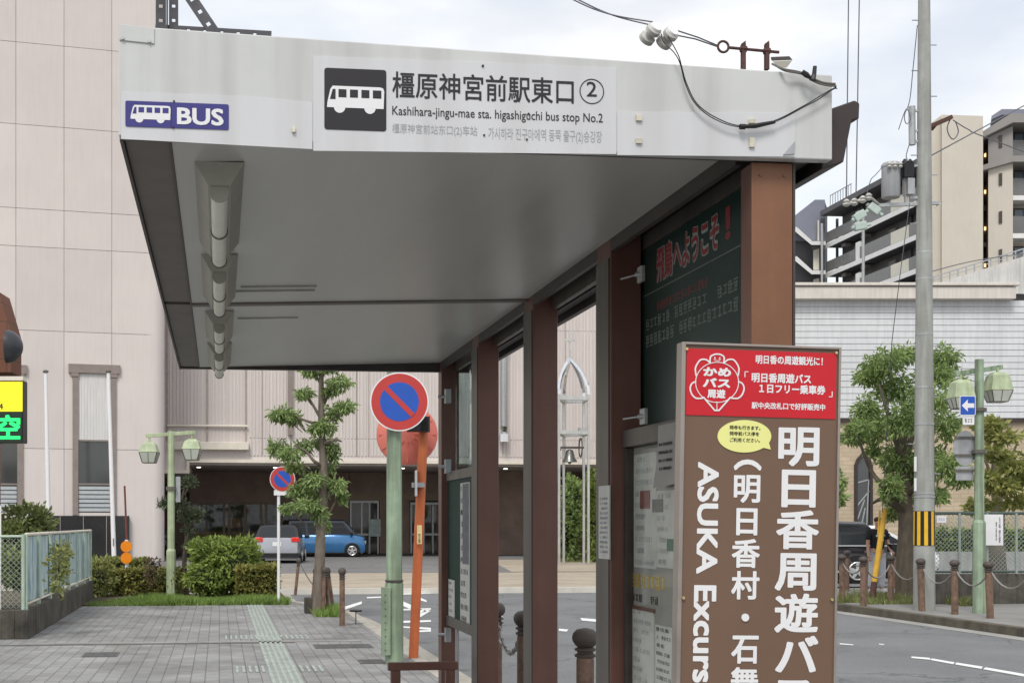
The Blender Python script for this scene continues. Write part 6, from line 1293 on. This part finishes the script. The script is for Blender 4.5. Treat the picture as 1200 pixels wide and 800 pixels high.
# ------------------------------------------------------------------ bollards and chains
def bollard(loc, label, h=.92, r=.05, tilt=(0,0), group='brown bollards'):
    t = thing('bollard', label, 'bollard', loc, 0, group); t.rotation_euler = (tilt[0],tilt[1],0)
    mb = MB(); mb.lathe((0,0,0), [(r*1.0,0),(r*1.0,h*.80),(r*.92,h*.82)], 16); mb.build('post', M_bollard, t, local=True, smooth=True)
    mb = MB(); mb.lathe((0,0,h*.82), [(r*.95,0),(r*1.2,.006),(r*1.2,.018),(r*.9,.026),(r*.9,.038),(r*1.2,.044),(r*1.2,.056),(r*.85,.064),(r*1.15,.078),(r*1.42,.10),(r*1.5,.125),(r*1.36,.152),(r*.95,.174),(r*.2,.184)], 16); mb.build('cap', M_bollardcap, t, local=True, smooth=True); return t
def chain_between(a, b, sag, label, r=.012, links=True, group='chains between bollards'):
    a, b = Vector(a), Vector(b); n = max(6, int((b-a).length/(.055 if links else .12))); mb = MB(); P = []
    for i in range(n+1):
        t = i/n; p = a.lerp(b,t); p.z -= sag*4*t*(1-t); P.append(p)
    if links:
        for i in range(n):
            p, q = P[i], P[i+1]; d_ = (q-p).normalized(); s_ = d_.cross(Vector((0,0,1))).normalized(); v_ = d_.cross(s_)
            w_ = s_ if i%2 else v_; L2 = (q-p).length*.72; c_ = (p+q)/2
            mb.tube([c_+d_*L2*math.cos(k*math.pi/5)+w_*.019*math.sin(k*math.pi/5) for k in range(11)], r*.5, 5, cap=False)
    else: mb.tube(P, r, 6)
    return tag(recentre(mb.build('chain', M_chain)), label, 'chain', group)
near = [(7.75,'dark brown ball topped bollard seen just left of second shelter column'),(9.35,'ball topped bollard peeping out beside the third shelter column'),(10.35,'ball topped bollard beside the fourth shelter column holding a chain')]
for y, lab in near: bollard((2.02+.24,y,0), lab, .93, .055)
chain_between((2.26,10.30,.80),(2.26,9.40,.80),.22,'steel chain hanging between two bollards behind the shelter columns', .014)
for px, py, h, tl, lab in ((401,733,.88,(0,.0),'rust brown bollard nearest the kerb by the pruned tree'),(378.5,720,.80,(0,.03),'rusty bollard just right of the tree trunk, first of three'),(385,719,.78,(0,-.06),'rusty bollard right of the tree trunk, middle of three'),(391,717,.76,(0,-.14),'tilted rusty bollard right of the tree trunk, last of three'),(365,717,.75,(0,.10),'leaning rusty bollard stub left of the tree trunk'),(346,697,.78,(0,.10),'leaning bollard with a slack chain beside the grass strip')):
    bollard(tuple(gnd(px,py)), lab, h, .042 if px == 401 else .034, tl)
a = gnd(346,697)+Vector((.12,0,.70)); chain_between(a, a+Vector((.40,.1,-.55)), .10, 'pale slack chain hanging from the leaning bollard', .016, False)
mb = MB(); p = gnd(366,718); mb.box(p.x-.14,p.x+.06,p.y-.08,p.y+.12,0,.28); tag(recentre(mb.build('concrete_block', M_oldconc, bevel=.015)), 'squat concrete block at the left foot of pruned tree', 'block')
for (px, py, lab) in ((417,722,'small black studded marker on a thin stem by the kerb corner'),):
    p = gnd(px,py+9); mb = MB(); mb.tube([p,p+Vector((0,0,.22))], .008, 6); mb.lathe(p+Vector((0,0,.20)),[(.10,0),(.10,.025),(.03,.035)],10); tag(recentre(mb.build('kerb_marker', M_black)), lab, 'marker')
rf = []
rlabs = ['far kerb bollard nearest the brown route sign','far kerb bollard left of the yellow guy guard','far kerb bollard between the person and the tree','far kerb bollard standing in front of the utility pole','far kerb bollard between utility pole and street lamp','far kerb bollard just right of the sage street lamp','far kerb bollard at the far right edge of the picture']
for (px, py), lab in zip(((987,704),(1012,710),(1044,706),(1080.5,715.5),(1119,719.5),(1160.5,724),(1208,729)), rlabs):
    p = gnd(px,py); rf.append(p); bollard(tuple(p), lab, .94, .058, (random.uniform(-.03,.03),random.uniform(-.03,.03)))
for i in range(6): chain_between(rf[i]+Vector((0,0,.80)), rf[i+1]+Vector((0,0,.80)), .28 if i else .2, ['chain','chain','chain','chain','chain','chain'][i]+' strung between '+['the two bollards nearest the route sign','bollards in front of the walking person','bollards at the foot of the right tree','bollards right of the utility pole','bollards left of the sage street lamp','bollards right of the sage street lamp'][i], .014, False)
bk = []
for (px, py), lab in zip(((992.5,692),(1017,691),(1049,689)), ('rear row bollard in front of the black car','rear row bollard beside the standing person','rear row bollard left of the tree trunk')):
    p = gnd(px,py); bk.append(p); bollard(tuple(p), lab, .94, .055)
chain_between(bk[0]+Vector((0,0,.80)), bk[1]+Vector((0,0,.80)), .22, 'chain in the rear row in front of the black car', .014, False)

# ------------------------------------------------------------------ right fence on concrete base
a, b = gnd(1090,707), gnd(1215,712); b = at(1240, depth(a)+.2); dv = (b-a).normalized()
rfz = thing('wire_fence', 'green chain link fence with notice boards on dark concrete base', 'fence', (a+b)/2)
zb_, zt_ = zz(672,depth(a)), zz(601,depth(a))
mb = MB(); mb.obox(((a+b)/2)+Vector((0,0,zb_/2)), dv*((b-a).length/2), Vector((-dv.y,dv.x,0))*.09, Vector((0,0,zb_/2))); mb.build('base_wall', M_oldconc, rfz, bevel=.01)
chainlink(a, b, zb_, zt_, .085, .0035).build('mesh', M_wire, rfz)
for px in (1092,1124.5,1157,1191,1224):
    q = at(px, depth(a)+.02); mb = MB(); mb.tube([(q.x,q.y,zb_),(q.x,q.y,zt_)], .026, 8); mb.build('post', M_wire, rfz)
mb = MB(); mb.tube([a+Vector((0,0,zt_)),b+Vector((0,0,zt_))], .03, 8); mb.tube([a+Vector((0,0,zb_+.04)),b+Vector((0,0,zb_+.04))], .02, 8); mb.build('rail', mat('dark green rail',(0.06,0.09,0.08),.5,.2,8), rfz)
s_ = camfr(1164,620.5,depth(a)-.08); k2 = depth(a)/FPX
t = thing('notice_board', 'white notice board with vertical writing hung on the car park fence', 'notice', s_.o); mb = MB(); s_.rect(mb,-11.5*k2,11.5*k2,-18*k2,18*k2,-.015,0); bo = mb.build('board', M_signwhite, t); mb = MB(); scribble(mb,s_,6*k2,9*k2,-15*k2,15*k2,14,.003,True); scribble(mb,s_,2.5*k2,4.5*k2,-13*k2,11*k2,14,.003,True); mb.build('small_print', M_ink, bo)
s_ = camfr(1103.5,608,depth(a)-.08); t = thing('notice_board', 'small pale plate tied to the car park fence beside the utility pole', 'notice', s_.o); mb = MB(); s_.rect(mb,-5.5*k2,5.5*k2,-4*k2,4*k2,-.012,0); bo = mb.build('board', M_signwhite, t); mb = MB(); scribble(mb,s_,-4*k2,4*k2,-1.5*k2,1.5*k2,3,.003); mb.build('small_print', M_signblue, bo)

# ------------------------------------------------------------------ vehicles
def wheel(par, x, y, r, w_=.20):
    mb = MB(); s_ = 1 if y > 0 else -1
    mb.lathe((x,y-w_/2,r), [(r*.72,0),(r*.97,.015),(r,.05),(r,w_-.05),(r*.97,w_-.015),(r*.72,w_)], 24, axis='y'); t = mb.build('wheel', M_tyre, par, local=True, smooth=True)
    mb = MB(); f = y+s_*(w_/2+.003); mb.lathe((x,min(f,f-s_*.03),r), [(r*.68,0),(r*.68,.03)], 24, axis='y'); mb.build('rim_dish', M_dkmetal, t)
    mb = MB()
    for k in range(5):
        a_ = 2*math.pi*k/5+.3; p = Vector((x,f+s_*.006,r)); q = p+Vector((math.cos(a_),0,math.sin(a_)))*r*.66; mb.bar(p,q,.075,.03,up=(0,1,0))
    mb.tube([Vector((x+r*.66*math.cos(t_),f+s_*.004,r+r*.66*math.sin(t_))) for t_ in [2*math.pi*k/24 for k in range(25)]], .022, 6); mb.lathe((x,min(f,f+s_*.03),r),[(.06,0),(.05,.03)],10,axis='y'); mb.build('rim', M_rim, t)
def car(name, label, loc, rz, paint, roofpaint, L_, W, H, prof, cab, wb_, r, beltz, group=None, pillars=(.36,.68), ped=.90, plate_col=None, tail=True):
    """prof: (x, z) bonnet/boot line front..rear of the lower body; cab: (front base x, front top x, rear top x, rear base x)"""
    t = thing(name, label, 'car', loc, rz, group); hw = W/2; zb = .20
    st = sorted(prof); mb = MB(); o = 0; secs = []
    for (x, zt) in st:
        endf = min(1.0, .86+.14*min((x-st[0][0])/.25, (st[-1][0]-x)/.35, 1)) if True else 1
        h_ = hw*endf; zl = zb+(.10 if x in (st[0][0], st[-1][0]) else 0)
        secs.append([(x,-h_*.93,zl),(x,-h_,zl+.16),(x,-h_*1.0,(zl+zt)/2+.06),(x,-h_*.97,zt-.10),(x,-h_*.90,zt-.01),(x,-h_*.5,zt+.012),(x,h_*.5,zt+.012),(x,h_*.90,zt-.01),(x,h_*.97,zt-.10),(x,h_,(zl+zt)/2+.06),(x,h_,zl+.16),(x,h_*.93,zl)])
    n = 12
    for s in secs: mb.v += s
    for i in range(len(secs)-1):
        for k in range(n): mb.f.append((i*n+k, i*n+(k+1)%n, (i+1)*n+(k+1)%n, (i+1)*n+k))
    mb.f.append(tuple(range(n))); mb.f.append(tuple((len(secs)-1)*n+k for k in reversed(range(n)))); body = mb.build('body', paint, t, local=True, smooth=True, bevel=.02)
    fb_, ft, rt, rb_ = cab; wt, wl_ = hw*.78, hw*.91; zr = H
    mb = MB()
    def ring(xb, xt): return [(xb,-wl_,beltz-.03),(xb+(xt-xb)*.5,-(wl_+wt)/2-.015,(beltz+zr)/2),(xt,-wt,zr-.06),(xt,-wt*.8,zr),(xt,wt*.8,zr),(xt,wt,zr-.06),(xb+(xt-xb)*.5,(wl_+wt)/2+.015,(beltz+zr)/2),(xb,wl_,beltz-.03)]
    cx0, cx1 = ring(rb_,rt), ring(fb_,ft); mid = [ring(rb_+(fb_-rb_)*f, rt+(ft-rt)*f) for f in (.33,.66)]
    mid = [[(x,y,z+(.02 if z > zr-.1 else 0)) for x,y,z in m_] for m_ in mid]
    S = [cx0]+mid+[cx1]
    for s in S: mb.v += s
    for i in range(3):
        for k in range(8): mb.f.append((i*8+k,i*8+(k+1)%8,(i+1)*8+(k+1)%8,(i+1)*8+k))
    mb.f.append(tuple(range(8))); mb.f.append(tuple(24+k for k in reversed(range(8)))); mb.build('roof', roofpaint, t, local=True, smooth=True, bevel=.015)
    # side windows, windscreen, rear window
    def sideq(s, f0, f1, g0=.06, g1=.86, out=.012):
        P = []
        for f, g in ((f0,g0),(f1,g0),(f1,g1),(f0,g1)):
            xb = rb_+(fb_-rb_)*f; xt = rt+(ft-rt)*f; x = xb+(xt-xb)*g; y = wl_+(wt-wl_)*g+.03*math.sin(g*math.pi); P.append((x,s*(y+out),beltz-.03+(zr-.06-beltz+.03)*g))
        return P
    fs = [.035]+list(pillars)+[.965]
    for s in (-1,1):
        for i in range(len(fs)-1):
            mb = MB(); P = sideq(s, fs[i]+.012, fs[i+1]-.012); Q = sideq(s, fs[i]+.012, fs[i+1]-.012, out=-.01); mb.v = P+Q; mb.f = [(0,1,2,3),(7,6,5,4),(0,4,5,1),(1,5,6,2),(2,6,7,3),(3,7,4,0)]; mb.build('side_window', M_carglass, t, local=True)
    def endq(xb, xt, sgn, g0, g1, name):
        mb = MB(); P = []
        for o_ in (.014,-.01):
            for g, w0 in ((g0,1),(g0,-1),(g1,-1),(g1,1)): P.append((xb+(xt-xb)*g+sgn*o_, w0*(wl_+(wt-wl_)*g-.10), beltz-.03+(zr-beltz+.03)*g))
        mb.v = P; mb.f = [(0,1,2,3),(7,6,5,4),(0,4,5,1),(1,5,6,2),(2,6,7,3),(3,7,4,0)]; return mb.build(name, M_carglass, t, local=True)
    endq(fb_,ft,1,.06,.90,'windscreen'); endq(rb_,rt,-1,.12,.86,'rear_window')
    xf, xr = st[-1][0], st[0][0]
    for x in (wb_/2,-wb_/2):
        for s in (-1,1):
            mb = MB(); y = s*(hw+.004); P = [(x+(r+.07)*math.cos(a_), r+(r+.07)*math.sin(a_)) for a_ in [math.radians(-15+210*k/14) for k in range(15)]]; mb.prism(P, lambda a_,b_: (a_,y,b_), lambda a_,b_: (a_,y-s*.03,b_)); mb.build('wheel_arch', M_black, t, local=True)
            wheel(t, x, s*(hw-.09), r)
    zlamp = [z for x,z in st]
    for s in (-1,1):
        mb = MB(); zf = st[-1][1]; mb.obox((xf-.10,s*hw*.70,zf-.06),(.12,-s*.03,0),(0,hw*.15,0),(0,0,.075)); mb.build('headlight', mat('headlight',(0.7,0.72,0.75),.1,.05,5,spec=.8), t, local=True, bevel=.02)
        if tail: mb = MB(); zf = beltz-.06; mb.obox((xr+.05,s*hw*.76,zf),(.07,0,0),(0,hw*.16,0),(0,0,.085)); mb.build('tail_light', mat('red tail light',(0.50,0.015,0.012),.15,.1,8,spec=.8,emit=(1,.03,.02),estr=.12), t, local=True, bevel=.02)
        mb = MB(); mb.obox((fb_-.20,s*(hw+.09),beltz+.03),(.06,0,0),(0,.10,0),(0,0,.075)); mb.build('mirror', M_black, t, local=True, bevel=.03)
        mb = MB()
        for hx in ((fb_*.55+rb_*.45)-.1,): mb.box(hx,hx+.17,s*(hw)-.012,s*(hw)+.022,beltz-.17,beltz-.145)
        mb.build('door_handle', M_rim, t, local=True)
    mb = MB(); mb.box(xr-.012,xr+.02,-hw*.97,hw*.97,.24,.42); mb.box(xf-.03,xf+.012,-hw*.8,hw*.8,.24,.40); mb.box(-L_*.28,L_*.28,-hw*.94,hw*.94,.16,.235); mb.build('bumper', M_black, t, local=True, bevel=.02)
    mb = MB(); mb.box(xr-.022,xr-.013,-.17,.17,beltz-.32,beltz-.155); mb.build('number_plate', M_signwhite, t, local=True)
    return t
P_blue = mat('metallic blue paint', (0.045,0.18,0.40), .25, .04, 1, metal=.35, coat=.8); P_silver = mat('silver paint', (0.36,0.37,0.41), .3, .04, 1, metal=.3, coat=.5)
P_black = mat('black paint', (0.012,0.012,0.016), .2, .1, 1, coat=.5); P_white = mat('white paint', (0.72,0.73,0.74), .2, .03, 1, coat=.8)
psi_side = -PSI
c = gnd(384,652.5); box_prof = [(1.85,.74),(1.78,.94),(1.40,1.04),(.4,1.06),(-1.2,1.06),(-1.80,1.04),(-1.86,.80)]
car('blue_minicar', 'boxy blue minivan parked side on in the porch drive', (c.x,c.y+.85,0), psi_side-.02, P_blue, mat('dark roof paint',(0.035,0.045,0.07),.25,.1,1,coat=.6), 3.72, 1.68, 1.74, box_prof, (1.42,.86,-1.68,-1.80), 2.5, .30, 1.07, pillars=(.30,.62))
c = gnd(321,660); h_prof = [(1.98,.66),(1.85,.80),(1.2,.95),(.2,1.0),(-1.5,1.02),(-1.92,1.0),(-1.98,.70)]
car('silver_hatchback', 'silver hatchback with red tail lights seen from behind the clipped hedge', (c.x+.35,c.y+1.9,0), math.pi/2-.12, P_silver, P_black, 3.96, 1.86, 1.50, h_prof, (1.15,.30,-1.40,-1.92), 2.5, .30, 1.0, pillars=(.34,.66))
c = gnd(1056,684); s_prof = [(2.42,.70),(2.28,.86),(1.55,.98),(.4,1.03),(-1.6,1.05),(-2.30,1.03),(-2.42,.8)]
car('black_car', 'large black car parked behind the person, its front hidden by the brown sign', (c.x-2.5*CS,c.y+2.5*SN+.9,0), psi_side+math.pi, P_black, P_black, 4.84, 1.85, 1.62, s_prof, (1.35,.45,-1.75,-2.28), 2.9, .34, 1.04, pillars=(.34,.64), tail=False)
ct = bpy.data.objects[[o.name for o in bpy.data.objects if o.name.startswith('black_car')][0]]
mb = MB()
for s in (-1,1): mb.box(-2.3,1.6,s*.925-.012,s*.925+.016,.985,1.015); mb.box(-2.0,2.0,s*.90-.012,s*.93+.016,.30,.35)
mb.build('chrome_strip', M_rim, ct, local=True)
c = at(1112,37.5); car('white_hatchback', 'white hatchback parked behind the car park fence, mostly hidden', (c.x-2.75,c.y,0.012), psi_side, P_white, P_white, 3.96, 1.70, 1.50, h_prof, (1.15,.30,-1.30,-1.88), 2.5, .30, 1.0, pillars=(.34,.66))

# bicycles parked in the dark corner of the porch
def bicycle(loc, rz, label):
    t = thing('bicycle', label, 'bicycle', loc, rz, 'bicycles in the porch')
    for x in (-.52,.52):
        mb = MB(); mb.tube([(x+.32*math.cos(a_),0,.33+.32*math.sin(a_)) for a_ in [2*math.pi*k/24 for k in range(25)]], .018, 6)
        for k in range(8): a_ = math.pi*k/8; mb.bar((x-.31*math.cos(a_),0,.33-.31*math.sin(a_)),(x+.31*math.cos(a_),0,.33+.31*math.sin(a_)),.006)
        mb.build('wheel', M_tyre, t, local=True)
    mb = MB(); A_,B_,C_,D_ = (-.52,0,.33),(-.08,0,.30),(-.18,0,.78),(.40,0,.80)
    for p, q in ((A_,B_),(A_,C_),(B_,C_),(B_,D_),(C_,D_),((.52,0,.33),(.38,0,.95))): mb.tube([p,q],.016,6)
    mb.tube([(.34,-.28,1.0),(.40,-.1,.98),(.40,.1,.98),(.34,.28,1.0)],.013,6); mb.build('frame', M_galv, t, local=True)
    mb = MB(); mb.obox((-.20,0,.86),(.13,0,0),(0,.07,0),(0,0,.03)); mb.build('saddle', M_black, t, local=True, bevel=.02); mb = MB(); mb.obox((.52,0,.88),(.13,0,0),(0,.16,0),(0,0,.11)); mb.build('basket', M_chan, t, local=True)
for k, (px, lab) in enumerate(((183,'bicycle parked in the dark porch corner, nearest the pier'),(190,'bicycle parked in the dark porch corner, middle one'),(197,'bicycle parked in the dark porch corner, beside the lamp post'))):
    p = at(px,57.2+k*.1); bicycle((p.x,p.y+.6,.006), math.pi/2+.5+.1*k, lab)

# ------------------------------------------------------------------ the standing person
def skin(name, verts, edges, radii, m, par, sub=2):
    me = bpy.data.meshes.new(name); me.from_pydata([tuple(v) for v in verts], edges, []); ob = bpy.data.objects.new(name, me); COL.objects.link(ob)
    md = ob.modifiers.new('skin','SKIN'); md.use_smooth_shade = True
    if not me.skin_vertices: me.skin_vertices.new()
    for i, r_ in enumerate(radii): me.skin_vertices[0].data[i].radius = (r_ if isinstance(r_, tuple) else (r_, r_))
    me.skin_vertices[0].data[0].use_root = True
    ms = ob.modifiers.new('sub','SUBSURF'); ms.levels = sub; ms.render_levels = sub
    bpy.context.view_layer.update(); dg = bpy.context.evaluated_depsgraph_get(); m2 = bpy.data.meshes.new_from_object(ob.evaluated_get(dg))
    bpy.data.objects.remove(ob); m2.name = name
    for p in m2.polygons: p.use_smooth = True
    m2.materials.clear(); m2.materials.append(m); o2 = bpy.data.objects.new(name, m2); COL.objects.link(o2); o2.parent = par; return o2
pp = gnd(1028,694); pe = thing('person', 'person in black T-shirt and light grey trousers standing behind yellow guard', 'person', pp, -PSI+.15)
M_skin = mat('skin', (0.42,0.25,0.18), .55, .06, 12)
Vb = [(0,0,.93),(0,0,1.12),(0,.0,1.32),(0,-.01,1.43),(0,-.03,1.51),(0,-.05,1.585),(0,-.055,1.675),   # pelvis..head 6
      (.18,0,1.39),(.25,-.02,1.13),(.21,-.20,.98),(.20,-.27,.95),                                     # arm bent forward 7-10
      (-.18,0,1.39),(-.235,.0,1.12),(-.25,-.06,.88),(-.25,-.08,.80),                                   # hanging arm 11-14
      (.095,0,.88),(.10,-.02,.48),(.10,.03,.09),(.105,-.12,.035),
      (-.095,0,.88),(-.11,.0,.48),(-.13,.04,.09),(-.14,-.10,.035)]
Eb = [(0,1),(1,2),(2,3),(3,4),(4,5),(5,6),(2,7),(7,8),(8,9),(9,10),(2,11),(11,12),(12,13),(13,14),(0,15),(15,16),(16,17),(17,18),(0,19),(19,20),(20,21),(21,22)]
Rb = [(.15,.11),(.135,.10),(.15,.105),(.07,.07),(.055,.055),(.085,.095),(.075,.085),.06,.043,.032,.036,.06,.043,.032,.036,.09,.062,.042,.04,.09,.062,.042,.04]
skin('body', Vb, Eb, Rb, M_skin, pe)
Vs = [(0,0,.90),(0,0,1.12),(0,0,1.33),(0,-.01,1.44),(.19,0,1.39),(.245,-.01,1.20),(-.19,0,1.39),(-.23,0,1.19)]
skin('t_shirt', Vs, [(0,1),(1,2),(2,3),(2,4),(4,5),(2,6),(6,7)], [(.18,.135),(.165,.125),(.175,.13),(.085,.085),.085,.078,.085,.078], mat('black T-shirt',(0.012,0.012,0.016),.85,.3,8), pe)
skin('trousers', [(0,0,.97),(.10,0,.86),(.105,-.02,.48),(.108,.03,.10),(-.10,0,.86),(-.115,0,.48),(-.135,.04,.10)], [(0,1),(1,2),(2,3),(0,4),(4,5),(5,6)], [(.165,.125),.115,.092,.082,.115,.092,.082], mat('light grey trousers',(0.46,0.47,0.50),.85,.12,6), pe)
skin('hair', [(0,-.02,1.60),(0,-.035,1.67),(0,-.05,1.735)], [(0,1),(1,2)], [(.095,.085),(.098,.105),(.065,.07)], mat('black hair',(0.012,0.010,0.010),.5,.3,40), pe)
for x in (.03,-.03):
    mb = MB(); mb.lathe((x,-.145,1.645),[(.004,-.008),(.011,0),(.004,.008)],8); mb.build('eye', M_black, pe, local=True)
mb = MB(); mb.obox((0,-.155,1.615),(.012,0,0),(0,.018,0),(0,0,.02)); mb.build('nose', M_skin, pe, local=True, bevel=.006)
for sx, hx, hy, hz in ((1,.20,-.29,.945),(-1,-.25,-.085,.785)):
    mb = MB()
    for k in range(4): o_ = (k-1.5)*.018; mb.tube([Vector((hx+o_*.6,hy+o_*.3,hz)),Vector((hx+o_,hy-.035,hz-.035)),Vector((hx+o_,hy-.03,hz-.075+abs(o_)*.4))],[.010,.009,.007],6)
    mb.tube([Vector((hx-sx*.025,hy-.01,hz+.01)),Vector((hx-sx*.045,hy-.04,hz-.01)),Vector((hx-sx*.04,hy-.055,hz-.03))],[.011,.010,.008],6); mb.build('fingers', M_skin, pe, local=True)
for s in (1,-1):
    mb = MB(); x = .105 if s > 0 else -.138; mb.obox((x,-.05,.045),(.05,0,0),(0,.14,0),(0,0,.045)); mb.build('shoe', M_signwhite, pe, local=True, bevel=.03)
mb = MB(); s_ = Fr((0,-.135,1.28)); 
for (x,z,w_,h_) in ((-.08,.02,.04,.05),(.08,.03,.05,.03),(.05,-.08,.05,.03),(-.03,.07,.03,.02)): s_.rect(mb, x-w_/2,x+w_/2,z-h_/2,z+h_/2,-.02,.012)
mb.build('shirt_print', M_paper, pe, local=True)
mb = MB(); mb.obox((.27,-.17,1.02),(.07,0,0),(0,.10,0),(0,0,.09)); mb.tube([(.23,-.1,1.36),(.27,-.2,1.2),(.27,-.2,1.1)],.012,6)
bg_ = thing('bag', 'small black bag held at the waist by the person in black', 'bag', pp, -PSI+.15); mb.build('pouch', M_black, bg_, local=True, bevel=.03)
